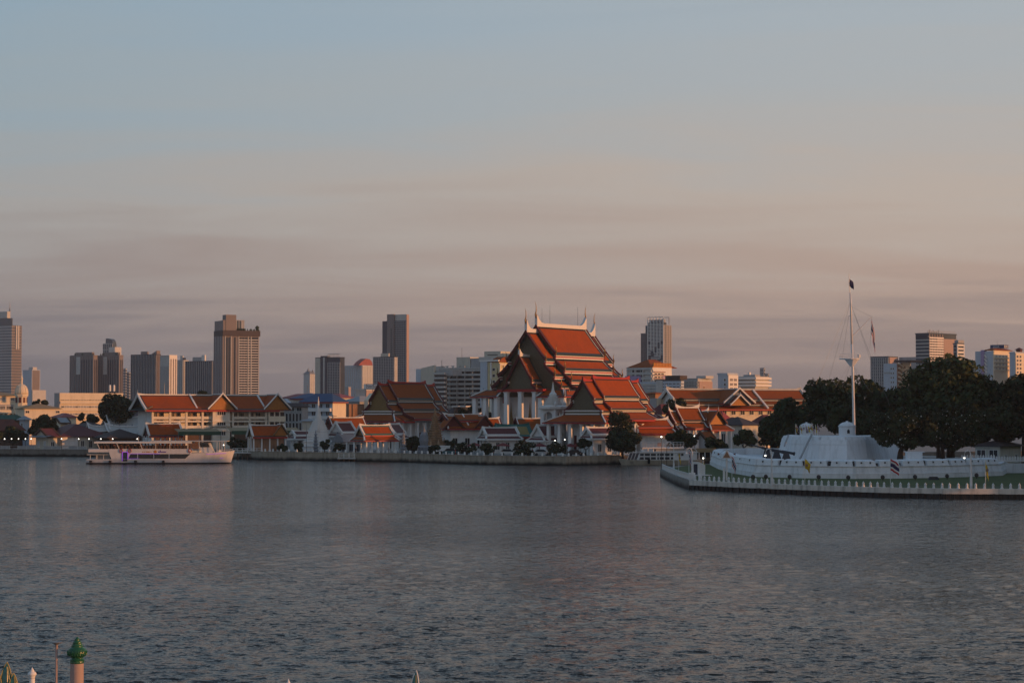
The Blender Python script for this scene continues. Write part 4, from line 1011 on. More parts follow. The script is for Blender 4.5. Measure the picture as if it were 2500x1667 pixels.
g_.build('rooftop_frames', 'grey_metal', r)
r, a, b_, zt = block('hotel_wing', 'narrow striped wing at the right of the wide hotel tower', 'tower', 2329, 2337, 2354, 840, 985, 45, 'glass_blue'); facade(r, 1, a, b_, zrel(985, 985), zt, 17, .9, 1, .6, 'white_trim', .4); facade(r, 0, a, b_, zrel(985, 985), zt, 17, .4, 0, .6, 'grey_concrete', .3)
rbox(r, -a, .3, 1, b_, zt + .62, zrel(830, 985), 'grey_concrete', 'roof_block')
D = 880
r, a, b_, zt = block('university_building', 'white university block with a brown hipped roof and a blue rooftop sign', 'building', 2382, 2425, 2466, 857, D, 42, 'pale_blue_plaster', cap=False)
rbox(r, -a * .63, -a * .46, -.9, 2, -1, zrel(854, D), 'lilac_paint', 'lilac_stair_tower')
for i in range(6): s_ = MB(); s_.bar((-a * .44, -.4, zrel(866 + 9 * i, D)), (-a * .32, -.4, zrel(874 + 9 * i, D)), .8, .5); s_.build('stair_flight', 'white_trim', r)
rbox(r, .02, .4, .1, b_, -1, zt + .5, 'cream_plaster', 'sunlit_tone_wall')  # warm coat for the sunny side, cool one for the shaded side
for i, y in enumerate((870, 880, 890, 900)):
    rbox(r, .4, 1.0, .1, b_, zrel(y + 4, D), zrel(y + 3, D) + .3, 'cream_plaster', 'floor_band')
    for k in range(4): window(r, (.4, b_ * (.16 + .2 * k), zrel(y + 2.4, D)), pi / 2, 1.7, 1.0, 'brown_concrete', 'white_trim', 3, sill=False)
hip(r, -a * .42, .5, .5, b_ + .5, zt + .55, zrel(849, D), 'dark_orange_tile', .6)
sb = MB(); sb.box(-6.4, -.2, 9.6, 10.2, zrel(849, D), zrel(840, D)); sg = sb.build('sign_board', 'led_panel', r)
sb = MB(); sb.box(-.19, .3, 9.8, 14.2, zrel(849, D), zrel(840, D)); sb.build('sign_board', 'led_panel', r)
mb = MB(); mb.tube([(-3, 10, zrel(840, D)), (-3, 10, zrel(829, D))], .06, 4); mb.build('antenna', 'grey_metal', r)
def lettering(root, text, loc, rot, size, material, ext=.03, name='lettering', align='CENTER'):
    c = bpy.data.curves.new(name, 'FONT'); c.body = text; c.size = size; c.extrude = ext; c.align_x = align; c.align_y = 'CENTER'; c.resolution_u = 3
    c.materials.append(MAT[material])
    o = bpy.data.objects.new(name, c); COL.objects.link(o)
    dg = bpy.context.evaluated_depsgraph_get()
    me = bpy.data.meshes.new_from_object(o.evaluated_get(dg))
    bpy.data.objects.remove(o)
    return inst(me, name, root, loc, rot)
lettering(r, 'มบส.', (-3.3, 9.55, zrel(844.8, D)), (pi / 2, 0, 0), 1.75, 'white_trim')
lettering(r, 'BSRU', (.36, 12.0, zrel(844.8, D)), (pi / 2, 0, pi / 2), 1.75, 'white_trim')
r, a, b_, zt = block('university_building', 'cream block with paired square windows at the right edge', 'building', 2466, 2479, 2530, 862, 870, 42, 'pale_blue_plaster')
rbox(r, .02, .4, .1, b_, -1, zt, 'cream_plaster', 'sunlit_tone_wall')  # cream only where sun falls; shaded side painted bluish
for i in range(5):
    for k in range(4): window(r, (.4, 1.6 + 2.7 * k + (1.6 if k > 1 else 0), zrel(873 + 9.6 * i, 870)), pi / 2, 1.4, 1.0, 'glass_dark', 'white_trim', 2, sill=False)
mb = MB(); mb.frus(-1, 6, zt + .6, zt + 1.6, 1.0, 1.0, 1.0, 1.0); mb.frus(-1, 6, zt + 1.61, zt + 2.6, 1.6, 1.6, .1, .1); mb.build('roof_pavilion', 'maroon_tile', r)
r, a, b_, zt = block('market_hall', 'pale green hipped roof just above the big tree', 'building', 2345, 2392, 2400, 893, 900, 34, 'pale_concrete', cap=False); hip(r, -a, 0, 0, b_, zt, zrel(882, 900), 'grey_roof', 1)
# ------------------------------------------------------------------ temple precinct, school, houses of the far bank
def cross_gable(root, yc, hw, xf, xb, ze, zr, st, fin=True):
    """a gable whose ridge runs along local x, facing +x at xf"""
    roof = None
    for sd in (-1, 1):
        p = panel(root, [(xf, yc + sd * hw, ze), (xb, yc + sd * hw, ze), (xb, yc, zr), (xf, yc, zr)], st, bw=min(.5, st['bw']), verge=False)
        bb = MB(); n = 5
        P = [(xf, yc + sd * v, z) for v, z in sagline(0, zr + .05, hw * 1.04, ze + .05, .08, n)]
        bb.strip(P, (st['barge_w'], 0, 0), (0, 0, st['barge_h'])); bb.build('bargeboard', st['barge'], p)
        if fin:
            h = MB(); horn(h, (xf + .1, yc + sd * hw * 1.02, ze + .1), (0, sd), .9, .08); h.build('eave_finial', st['fin'], p)
    pd = MB(); pd.extr([(-hw * .94, ze + .02), (hw * .94, ze + .02), (0, zr - .2)], lambda u, v, t: (t, yc + u, v), xf - .7, xf - .5); pd.build('pediment', st['ped'], root)
    rg = MB(); rg.box(xb, xf + st['barge_w'], yc - .12, yc + .12, zr - .05, zr + .2); rg.build('ridge_cap', st['ridge'], root)
    if fin: h = MB(); horn(h, (xf + .2, yc, zr + .2), (1, 0), 1.1, .09); h.build('ridge_finial', st['fin'], root)
def solveL(px0, D, px1, phi):
    """length along local y (sin phi, cos phi) so that it spans px0 -> px1"""
    x0 = gx(px0, D); t = gx(px1, 1)
    return (t * D - x0) / (sin(phi) - t * cos(phi))
def solveW(px0, D, px1, phi):
    """width along local -x so that it spans px0 (corner) -> px1 (left)"""
    x0 = gx(px0, D); t = gx(px1, 1)
    return (x0 - t * D) / (cos(phi) + t * sin(phi))
# ---- the school
def school():
    D = 545.0; ph = radians(62)
    L_ = solveL(372, D, 690, ph); Wd = 12.5
    r = empty('school_building', (gx(372, D), D, GZ), -ph, 'long cream school building with orange roof and white gables behind the cruise boat', 'school')
    Z = lambda y: zrel(y, D)
    ze, zr = Z(1000), Z(963)
    st = style(ridge='white_trim', barge='white_trim', ped='mosaic_dark', fin='white_trim', eave='red_paint', bw=.75, barge_w=.3, barge_h=.35, ridge_w=.35, ridge_h=.3, rise=.25)
    xc = -Wd / 2
    F = lambda px: (px - 372) / 318 * L_
    tier(r, xc, -2.2, L_ - 1.5, [(0, zr, Wd / 2 + 1.5, ze)], st, ped=(True, False), fin=(True, False), sag=.25, chofa=1.2, inset=1.4)
    sk = MB(); sk.slab([(xc - Wd / 2 - 1.8, -2.8, ze - .1), (xc + Wd / 2 + 1.8, -2.8, ze - .1), (xc + Wd / 2 + 1.3, -.3, ze + 1.0), (xc - Wd / 2 - 1.3, -.3, ze + 1.0)], .2); sk.build('end_skirt_roof', 'green_tile', r)
    rbox(r, -Wd, -1.9, 0, L_, -.8, ze - .3, 'school_plaster', 'wall')
    rbox(r, -Wd + .2, -.02, -.25, 0, -.8, ze - .3, 'white_plaster', 'end_wall')
    rbox(r, -Wd - .4, .55, -.6, L_ + .3, ze - .32, ze - .05, 'red_paint', 'eave_soffit')
    for y in (1027.5, 1050):
        z = Z(y)
        rbox(r, -2.2, .12, .0, L_, z - .35, z + .1, 'school_plaster', 'floor_slab')
        rbox(r, -.1, .1, .05, F(560), z + .5, z + 1.25, 'school_plaster', 'parapet')
        rbox(r, -.1, .1, F(566) + .1, F(650), z + .5, z + 1.25, 'school_plaster', 'parapet')
    for px in (372.5, 414, 453, 492, 566, 607, 648):
        rbox(r, -.25, .22, F(px) - .3, F(px) + .3, -.8, ze - .33, 'school_plaster', 'column')
    for y in (1027.5, 1050):
        z = Z(y) + .95
        for px in (383, 398, 424, 439, 463, 478, 576, 593, 617, 634, 501): window(r, (-1.9, F(px), z), pi / 2, 1.35, 1.3, 'glass_dark', 'cream_plaster', 3, sill=False)
        for px in (390.5, 431.5, 471): w = MB(); w.box(-1.93, -1.84, F(px) - .35, F(px) + .35, z - .9, z + 1.3); w.build('door', 'rust_wall', r)
    rbox(r, -1.88, .02, .3, F(512), -.8, Z(1052) - .4, 'timber', 'ground_floor_shade'); rbox(r, -1.88, .02, F(558), F(651), -.8, Z(1052) - .4, 'timber', 'ground_floor_shade')  # dark boxes put in for the shade under the awnings
    # projecting stair bay under the middle gable
    y0, y1 = F(514), F(556)
    rbox(r, -1.89, 1.0, y0, y1, -.8, ze - .34, 'school_plaster', 'projecting_bay')
    for y in (1013, 1038.5, 1063): window(r, (1.0, (y0 + y1) / 2, Z(y)), pi / 2, 2.4, 1.15, 'glass_dark', 'white_trim', 4)
    for y in (1027.5, 1050): rbox(r, 1.0, 1.25, y0 - .1, y1 + .2, Z(y) - .35, Z(y) + .05, 'school_plaster', 'cornice')
    lettering(r, 'อาคารศิริวัฒนวิสุทธิ์', (1.05, (y0 + y1) / 2, Z(1043)), (pi / 2, 0, pi / 2), .85, 'black_metal')
    cross_gable(r, (y0 + y1) / 2, (y1 - y0) / 2 + 1.6, 1.9, xc, ze, zr + .15, style(ridge='white_trim', barge='white_trim', ped='bright_gold', fin='white_trim', barge_w=.4, barge_h=.45))
    # right end bay
    y0, y1 = F(652), F(690)
    rbox(r, -1.89, .9, y0, y1, -.8, ze - .34, 'school_plaster', 'end_bay')
    for y in (1027.5, 1050):
        rbox(r, .9, 1.5, y0 - .1, y1 + .3, Z(y) - .3, Z(y) + 1.3, 'cream_plaster', 'balcony')
        for k in range(3): window(r, (.9, y0 + 1.0 + k * 1.55, Z(y) + 1.35), pi / 2, 1.0, 1.05, 'glass_dark', 'rust_wall', 2, sill=False)
    cross_gable(r, (y0 + y1) / 2, (y1 - y0) / 2 + 1.7, 2.0, xc, ze, zr + .15, style(ridge='white_trim', barge='white_trim', ped='bright_gold', fin='white_trim', barge_w=.4, barge_h=.45))
    for px in (478, 645): v = MB(); v.bar((.7, F(px), ze + .2), (xc, F(px), zr + .15), .45, .3); v.build('roof_rib', 'white_trim', r)
school()
def awning(label, pl, pr, yt, yb, D, D2=None, phi=None):
    ph = radians(70); L_ = solveL(pl, D, pr, ph)
    r = empty('awning', (gx(pl, D), D, GZ), -ph, label, 'awning')
    z1, z0 = zrel(yt, D), zrel(yb, D)
    mb = MB(); mb.slab([(0, 0, z0 + .5), (0, L_, z0 + .5), (-6, L_, z1), (-6, 0, z1)], .12); mb.build('canopy', 'tan_canvas', r)
    mb = MB(); mb.box(.02, .1, 0, L_, z0 - .35, z0 + .62); mb.build('valance', 'green_awning', r)
    n = max(2, int(L_ / 6))
    for k in range(n + 1):
        p = MB(); p.tube([(-.3, L_ * k / n, -1), (-.3, L_ * k / n, z0 + .4)], .09, 6); p.build('post', 'grey_metal', r)
awning('green awning left of the school sign, behind the cruise boat', 436, 540, 1047, 1059, 522)
awning('long green awning between the school and the small riverside pavilion', 566, 736, 1044, 1057, 520)

# ---- small halls, pavilions and gates
def pavilion(name, label, cat, pxc, D, phi, W, L_, z_e, z_r, st, cols=0, walls=None, skirt=None, sag=.12, chofa=.9, base=.3, ends=(True, True), colm='white_plaster', horns=True, group=None, wall_h=None):
    """gabled pavilion; ridge along local y, centred; z_e / z_r eave and ridge heights above ground"""
    r = empty(name, (gx(pxc, D), D, GZ), -radians(phi), label, cat, group)
    h = W / 2; dz = 0
    ch = chofa if horns else 0
    tier(r, 0, -L_ / 2, L_ / 2, [(0, z_r, h * (.72 if skirt else 1.0) + .3, z_e + (skirt or 0) * 1.35)], st, sag=sag, chofa=ch, horns=horns, inset=.4, ped=ends, fin=ends)
    if skirt:
        a, b_, c, d = h + .7, L_ / 2 + .6, h * .72, L_ / 2 - .1
        z0, z1 = z_e, z_e + skirt
        panel(r, [(-a, -b_, z0), (a, -b_, z0), (c, -d, z1), (-c, -d, z1)], st, bw=.3)
        panel(r, [(a, -b_, z0), (a, b_, z0), (c, d, z1), (c, -d, z1)], st, bw=.3)
        panel(r, [(a, b_, z0), (-a, b_, z0), (-c, d, z1), (c, d, z1)], st, bw=.3)
        panel(r, [(-a, b_, z0), (-a, -b_, z0), (-c, -d, z1), (-c, d, z1)], st, bw=.3)
    rbox(r, -h - .3, h + .3, -L_ / 2 - .1, L_ / 2 + .1, -.8, base, 'pale_concrete', 'base')
    if walls: rbox(r, -h * .8, h * .8, -L_ / 2 * .86, L_ / 2 * .86, base, z_e + .1, walls, 'wall')
    if cols:
        for k in range(cols):
            y = -L_ / 2 + .35 + (L_ - .7) * k / (cols - 1)
            for sx in (-1, 1): column(r, sx * (h - .15), y, base, z_e - .05, .17, colm)
        column(r, 0, -L_ / 2 + .35, base, z_e - .05, .17, colm)
    return r
TH = lambda **k: style(**{**dict(bw=.38, barge_w=.22, barge_h=.24, ridge_w=.24, ridge_h=.22, rise=.35, th=.14, ped='gilded', barge='white_trim'), **k})
MS = lambda **k: style(**{**dict(field='maroon_tile', border='white_trim', bw=.3, barge_w=.3, barge_h=.3, ridge_w=.3, ridge_h=.25, rise=.2, th=.14, ped='white_plaster', fin='white_trim', eave='white_trim'), **k})
pavilion('gate_pavilion', 'small orange roofed pavilion whose roof shows just above the cruise boat', 'pavilion', 398, 531, 62, 5.4, 9.5, 3.9, 7.1, TH(barge='white_trim', ped='dark_red'), cols=4, colm='white_plaster')
r = pavilion('riverside_pavilion', 'small orange roofed riverside pavilion with an orange sunlit gable, right of the jetty', 'pavilion', 652, 503, 64, 4.6, 9.2, 4.0, 6.9, TH(), cols=5, walls='rust_wall')
cross_gable(r, 2.9, 2.2, 2.9, 0, 4.1, 7.1, TH(ped='bright_gold', barge='gilded'))
r = pavilion('riverside_pavilion', 'open riverside pavilion with a green bordered orange roof on thin red columns', 'pavilion', 915, 484, 58, 6.2, 8.4, 3.3, 7.0, TH(border='teal_tile', bw=.6, ped='gilded'), cols=6, skirt=1.0, colm='white_trim')
P = [('white_sala', 'white gabled sala with a maroon roof left of the white chedi', 738, 520, 62, 4.2, 5.4, 3.2, 5.3), ('white_sala', 'white gabled sala with a red roof beside the grey shrine gate', 838, 512, 40, 5.4, 5.4, 4.0, 7.6),
     ('white_sala', 'white gabled sala right behind the open riverside pavilion', 962, 505, 20, 5.0, 6.4, 3.6, 7.2), ('white_sala', 'wide white sala with a maroon roof among the frangipani trees', 1219, 486, 68, 5.6, 8.6, 3.6, 6.4),
     ('white_sala', 'white sala with its gable turned to the river, left of the white spire', 1335, 478, 48, 5.4, 6.4, 3.3, 7.0), ('white_sala', 'white sala half hidden by the feathery tree', 1465, 462, 62, 5.0, 7.2, 4.0, 6.6)]
for nm, lab, px, D, phi, W, L_, ze, zr in P:
    r = pavilion(nm, lab, 'pavilion', px, D, phi, W, L_, ze, zr, MS(), cols=3, skirt=.8, walls='white_plaster', horns=False, group='white salas')
    for y in (-1.3, 1.3): window(r, (W * .4, y, 1.0), pi / 2, .9, 1.7, 'glass_dark', 'white_trim', 2)
    window(r, (0, -L_ / 2 * .86, 1.0), 0, 1.0, 1.9, 'glass_dark', 'white_trim', 2)
# temple buildings between the big halls
DK = lambda **k: TH(field='dark_orange_tile', barge='dark_red', ped='dark_red', **k)
r = pavilion('temple_building', 'orange roofed temple building with crossing gables behind the stone chedi', 'temple building', 1128, 505, 62, 7.5, 11.0, 6.0, 9.7, DK(), walls='white_plaster', skirt=1.6, chofa=1.2)
for y in (-4.4, 4.4): cross_gable(r, y, 3.0, 4.4, 0, 5.9, 9.3, DK())
v = MB(); v.bar((3.7, 0, 6.9), (.1, 0, 9.8), .35, .25); v.build('roof_rib', 'white_trim', r)
for y in (-3.5, 0, 3.5): window(r, (3.0, y, 1.0), pi / 2, 1.3, 2.6, 'glass_dark', 'white_trim', 2)
pavilion('temple_building', 'small orange roofed building just left of the great hall columns', 'temple building', 1192, 515, 66, 5.4, 6.2, 5.2, 8.6, DK(), walls='white_plaster', chofa=1.3)
r = pavilion('temple_building', 'orange roofed building with a gold sunlit gable in front of the great hall columns', 'temple building', 1292, 505, 66, 5.2, 7.6, 5.4, 8.6, DK(), walls='white_plaster', chofa=1.5)
cross_gable(r, 4.4, 2.0, 3.2, 0, 5.2, 8.4, DK(ped='bright_gold') if False else TH(ped='bright_gold', barge='dark_red'))
pavilion('temple_building', 'red gabled building with a teal and ochre roof behind the wide white sala', 'temple building', 1250, 493, 70, 6.2, 8.8, 4.2, 7.1, TH(field='ochre_tile', border='teal_tile', ridge='teal_tile', barge='teal_tile', verge='teal_tile', ped='dark_red', bw=.75), walls='rust_wall', horns=False)
pavilion('temple_building', 'orange roofed temple building behind the white sala at the left of the twin hall', 'temple building', 845, 522, 62, 6.4, 10.0, 5.6, 8.8, DK(), walls='white_plaster', chofa=1.0)
r = pavilion('temple_building', 'orange roofed building with a white curved ridge directly above the moored ferry', 'temple building', 1588, 482, 66, 6.4, 9.6, 4.9, 8.4, TH(ridge='white_trim', rise=.7), walls='white_plaster', skirt=1.3, horns=False)
# Thai hall right of the twin hall, with a sunlit gilt gable
r = empty('temple_hall', (gx(1688, 492), 492, GZ), radians(-62), 'orange roofed hall with white curved ridges and a gilded sunlit gable above the kiosk', 'temple')
Z = lambda y: zrel(y, 492)
hs = style(field='dark_orange_tile', barge='dark_red', verge='white_trim', ridge='white_trim', ped='dark_red', fin='white_trim', bw=.45, ridge_w=.3, ridge_h=.3, rise=.7, barge_w=.3, barge_h=.3, eave='red_paint')
sg_ = [(0, Z(995), 3.0, Z(1027)), (2.7, Z(1031), 4.6, Z(1044))]
tier(r, 0, -4.6, 2.2, sg_, hs, chofa=1.4)
tier(r, 0, -6.6, -4.4, [(a, z - .9, c, d - .7) for a, z, c, d in sg_], hs, ped=(True, False), fin=(True, False), chofa=1.3)
tier(r, 0, 2.0, 5.0, [(a, z - .9, c, d - .7) for a, z, c, d in sg_], hs, ped=(False, True), fin=(False, True), chofa=1.3)
cross_gable(r, 5.0, 2.6, 4.4, .5, Z(1036), Z(1003), style(field='dark_orange_tile', barge='dark_red', ridge='white_trim', ped='bright_gold', fin='white_trim', bw=.4))
panel(r, [(6.6, 1.6, Z(1049)), (6.6, 8.4, Z(1049)), (4.4, 7.4, Z(1037)), (4.4, 2.6, Z(1037))], hs, bw=.4)
rbox(r, -3.6, 3.6, -5.6, 5.6, -.5, Z(1040), 'white_plaster', 'wall')
for y in (-5.6, -3.6, -1.6, .4, 2.4, 4.4, 6.4, 7.8): column(r, 4.3 + (1.7 if y > 2 else 0), y, 0, Z(1047), .24)
rbox(r, -5, 7, -7.2, 8.6, -.8, .35, 'pale_concrete', 'platform')
# the long hall behind
D = 590.0; ph = radians(68); L_ = solveL(1668, D, 1990, ph)
r = empty('temple_hall', (gx(1668, D), D, GZ), -ph, 'very long dark orange roofed hall with grey bands and a white crossing gable', 'temple')
Z = lambda y: zrel(y, D)
ls = style(field='dark_orange_tile', barge='white_trim', ridge='pale_concrete', verge='pale_concrete', ped='white_plaster', fin='white_trim', band=('pale_concrete',) * 3, bw=.6, ridge_w=.5, ridge_h=.5, rise=.5, barge_w=.4, barge_h=.5, eave='red_paint')
tier(r, -9, -1, L_, [(0, Z(950), 5.0, Z(974)), (4.6, Z(978), 7.4, Z(986)), (7.0, Z(990), 9.6, Z(998))], ls, chofa=1.2)
cross_gable(r, L_ * .40, 5.2, 1.6, -9, Z(985), Z(949), style(field='dark_orange_tile', barge='white_trim', ridge='white_trim', ped='grey_stone', fin='white_trim', bw=.5, barge_w=.5, barge_h=.5))
cross_gable(r, L_ * .385, 3.3, 3.4, -4, Z(990), Z(965), style(field='dark_orange_tile', barge='white_trim', ridge='white_trim', ped='bright_gold', fin='white_trim', bw=.4, barge_w=.4, barge_h=.4))
v = MB(); v.bar((.6, L_ * .63, Z(996)), (-9, L_ * .63, Z(949)), .6, .35); v.build('roof_rib', 'white_trim', r)
rbox(r, -16, -1, 0, L_ - 1, -.5, Z(998), 'cream_plaster', 'wall')
for k in range(14): window(r, (-1, 2 + (L_ - 5) * k / 13, Z(1012)), pi / 2, 1.3, 1.5, 'glass_dark', 'white_trim', 2)
# red roofed houses in front of it
def house(name, label, pl, pc, pr, ye, yr, D, phi, wall, roof, wins=(), gable=False, over=.7, cat='house', ins=None, group=None):
    ph = radians(phi); xc, a, b_ = cblock(pl, pc, pr, D, ph)
    r = empty(name, (xc, D, GZ), -ph, label, cat, group)
    ze, zr = zrel(ye, D), zrel(yr, D)
    mb = MB(); mb.box(-a, 0, 0, b_, -.8, ze); mb.build('wall', wall, r)
    if gable:
        s_ = style(field=roof, border=roof, ridge=roof, barge='timber', verge='timber', ped=wall, bw=.1, th=.12, ridge_w=.2, ridge_h=.12, rise=0, barge_w=.1, barge_h=.1, eave='timber')
        tier(r, -a / 2, -over, b_ + over, [(0, zr, a / 2 + over, ze - .1)], s_, chofa=0, horns=False, sag=0, inset=over, fields=False)
    else: hip(r, -a, 0, 0, b_, ze, zr, roof, over, ins)
    for f, k, n, z, w, h, g in wins:      # face, along 0..1, count, sill height, width, height, glass
        for i in range(n):
            s_ = (i + .5) / n
            if f == 0: window(r, (-a + a * s_, 0, z), 0, w, h, g, 'white_trim', 2)
            else: window(r, (0, b_ * s_, z), pi / 2, w, h, g, 'white_trim', 2)
    return r, a, b_, ze
house('temple_house', 'broad red roofed house at the foot of the long temple hall', 1718, 1770, 1800, 1040, 1003, 560, 40, 'cream_plaster', 'red_metal_roof')
house('temple_house', 'dark maroon roofed house behind the cream house', 1738, 1800, 1838, 1042, 1018, 545, 40, 'cream_plaster', 'maroon_tile')
house('temple_house', 'red roofed house partly hidden by the dark trees', 1830, 1868, 1905, 1036, 1012, 550, 40, 'cream_plaster', 'maroon_tile')
house('cream_house', 'cream house with dark hipped roof and arched window hoods beside the round tree', 1752, 1812, 1850, 1037, 1017, 512, 40, 'beige_plaster', 'dark_roof', [(0, 0, 2, 2.4, 1.3, 2.2, 'glass_dark'), (1, 0, 2, 2.4, 1.1, 2.0, 'rust_wall')])
house('gate_house', 'small white gate house with an orange red roof between the round trees', 1706, 1722, 1738, 1068, 1054, 470, 60, 'white_plaster', 'dark_orange_tile', [(1, 0, 1, .3, .9, 1.8, 'glass_dark')], gable=True)
# pier shelter across the canal
r = empty('pier_shelter', (gx(1692, 462), 462, GZ), radians(-75), 'flat tan roofed pier shelter on white posts left of the fort wall', 'shelter')
Ls = solveL(1692, 462, 1748, radians(75))
rbox(r, -3, 0, 0, Ls, zrel(1106, 462) - 1.0 + 1.2, zrel(1106, 462) + 1.1, 'tan_canvas', 'roof')
for k in range(5): rbox(r, -.25, -.05, Ls * k / 4 - (.2 if k == 4 else 0), Ls * k / 4 + .2 - (.2 if k == 4 else 0), -.8, zrel(1106, 462) + .18, 'white_plaster', 'post')
rbox(r, -2.8, -2.6, .2, Ls - .2, -.5, .9, 'glass_dark', 'back_wall')

# ---- monuments
def spire(name, label, pxc, D, parts_, cat='chedi', n=4, ph=pi / 4, rz=0):
    r = empty(name, (gx(pxc, D), D, GZ), rz, label, cat)
    for nm, m_, prof, nn in parts_:
        mb = MB(); mb.lathe(0, 0, prof, nn, ph=pi / 4 if nn == 4 else 0); mb.build(nm, m_, r)
    return r
def stepped(r0, z0, r1, z1, n, lip=.12):
    out = []
    for k in range(n):
        ra, rb = r0 + (r1 - r0) * k / n, r0 + (r1 - r0) * (k + 1) / n
        za, zb = z0 + (z1 - z0) * k / n, z0 + (z1 - z0) * (k + 1) / n
        out += [(ra, za), (ra, za + (zb - za) * .62), (ra + lip, za + (zb - za) * .68), (ra + lip, za + (zb - za) * .9), (rb, zb - 1e-3)]
    return out
Z = lambda y, D: zrel(y, D)
D = 507
r = spire('white_chedi', 'white stepped chedi with a thin pink tipped spire on the riverfront', 777, D, [
    ('base', 'white_plaster', stepped(5.2, -.6, 4.6, Z(1075, D), 3, .2), 4), ('terrace', 'white_plaster', stepped(3.9, Z(1075, D), 3.1, Z(1052, D), 4, .15), 4),
    ('body', 'white_plaster', stepped(2.5, Z(1052, D), 1.2, Z(1025, D), 7, .12), 8), ('spire', 'white_plaster', stepped(.95, Z(1025, D), .35, Z(998, D), 9, .08) + [(.22, Z(990, D)), (.05, Z(968, D))], 10)])
for k in range(4):
    a = k * pi / 2
    for s_ in (-1.1, 1.1): w = MB(); w.box(s_ - .4, s_ + .4, -3.3, -3.0, 1.2, 2.0); o = w.build('window', 'glass_dark', r, rz=a)
D = 492
r = spire('stone_chedi', 'tall brown stone chedi with stacked mouldings on a white platform', 1062, D, [
    ('platform', 'white_plaster', [(5.4, -.6), (5.4, Z(1090, D)), (5.6, Z(1090, D) + .05), (5.6, Z(1087, D)), (4.8, Z(1087, D) + .02)], 4),
    ('base', 'stone_chedi', stepped(3.3, Z(1087, D), 2.3, Z(1072, D), 4, .35), 4), ('body', 'stone_chedi', stepped(1.75, Z(1072, D), 1.4, Z(1048, D), 4, .35), 8),
    ('tower', 'stone_chedi', stepped(1.15, Z(1048, D), .55, Z(1016, D), 6, .38), 8), ('spire', 'stone_chedi', stepped(.45, Z(1016, D), .2, Z(1005, D), 4, .1) + [(.12, Z(1000, D)), (.02, Z(990, D))], 8)])
for k in range(8):
    a = k * pi / 4 + .39; p = MB(); p.lathe(2.5 * cos(a), 2.5 * sin(a), [(.4, Z(1087, D)), (.35, Z(1080, D)), (.15, Z(1075, D)), (.03, Z(1068, D))], 6); p.build('corner_pinnacle', 'stone_chedi', r)
D = 482
r = spire('grey_chedi', 'slim blue grey stone chedi left of the brown stone chedi', 1035, D, [
    ('base', 'grey_stone', stepped(1.5, -.5, 1.25, Z(1090, D), 2, .12) + [(1.3, Z(1090, D)), (1.05, Z(1087, D))], 8), ('dome', 'grey_stone', [(.9, Z(1087, D)), (1.15, Z(1075, D)), (1.0, Z(1062, D)), (.5, Z(1054, D))], 12), ('spire', 'grey_stone', stepped(.42, Z(1054, D), .12, Z(1046, D), 4, .05) + [(.02, Z(1038, D))], 10)])
pk = MB()
for k in range(6): a = k * pi / 3; pk.box(1.35 * cos(a) - .12, 1.35 * cos(a) + .12, 1.35 * sin(a) - .12, 1.35 * sin(a) + .12, -.4, Z(1091, D))
pk.build('pilasters', 'grey_stone', r, kind='stuff')
for px, D, lab in ((985, 478, 'small dark tiered stone pagoda beside the open riverside pavilion'), (771, 500, 'small dark tiered stone pagoda in front of the white chedi')):
    h0, h1 = 0, zrel(1058, D); prof = []
    for k in range(6):
        z = h1 * k / 6; q = .62 - .07 * k; prof += [(q, z), (q, z + h1 / 6 * .6), (q + .3, z + h1 / 6 * .62), (q + .1, z + h1 / 6 * .85)]
    spire('stone_pagoda', lab, px, D, [('tiers', 'grey_stone', prof + [(.1, h1)], 6), ('finial', 'grey_stone', [(.1, h1), (.14, h1 + .3), (.02, h1 + .9)], 6)], 'pagoda')
# white spired shrine in front of the great hall
D = 488
r = empty('spired_shrine', (gx(1350, D), D, GZ), A35, 'white square shrine with arched openings and a tall ornate spire', 'shrine')
b0, b1, b2 = Z(1052, D), Z(1000, D), Z(992, D)
mb = MB(); mb.frus(0, 0, -.5, b0 - 1.6, 3.6, 3.6, 3.3, 3.3); mb.frus(0, 0, b0 - 1.59, b0, 3.0, 3.0, 2.5, 2.5); mb.build('base', 'white_plaster', r)
for sx in (-1, 1):
    for sy in (-1, 1): p = MB(); p.frus(sx * 1.75, sy * 1.75, b0, b1, .5, .5, .5, .5); p.build('pillar', 'white_plaster', r)
for k in range(4):
    n = 7; w = 1.25; pts = [(-w * cos(pi * j / n), Z(1016, D) + 1.1 * sin(pi * j / n)) for j in range(n + 1)]
    p = MB(); p.extr([(-w, b1)] + pts + [(w, b1)], lambda u, v, t: (u, t, v), -2.15, -1.85); p.build('arch', 'white_plaster', r, rz=k * pi / 2)
rbox(r, -1.1, 1.1, -1.1, 1.1, b0, b1, 'grey_concrete', 'inner_wall')
mb = MB(); mb.lathe(0, 0, [(3.3, b1), (3.6, b1 + .3), (3.6, b2), (2.7, b2 + .3)] + stepped(2.4, b2 + .32, .85, Z(967, D), 5, .25) + [(.9, Z(967, D)), (.95, Z(962, D)), (.5, Z(957, D)), (.34, Z(952, D)), (.22, Z(944, D)), (.03, Z(932, D))], 8, ph=pi / 8); mb.build('spire', 'white_trim', r)
for k in range(4):
    a = k * pi / 2 + pi / 4; p = MB(); p.lathe(3.0 * cos(a), 3.0 * sin(a), [(.35, b2), (.4, b2 + .7), (.15, b2 + 1.2), (.02, b2 + 2.2)], 6); p.build('corner_pinnacle', 'white_trim', r)
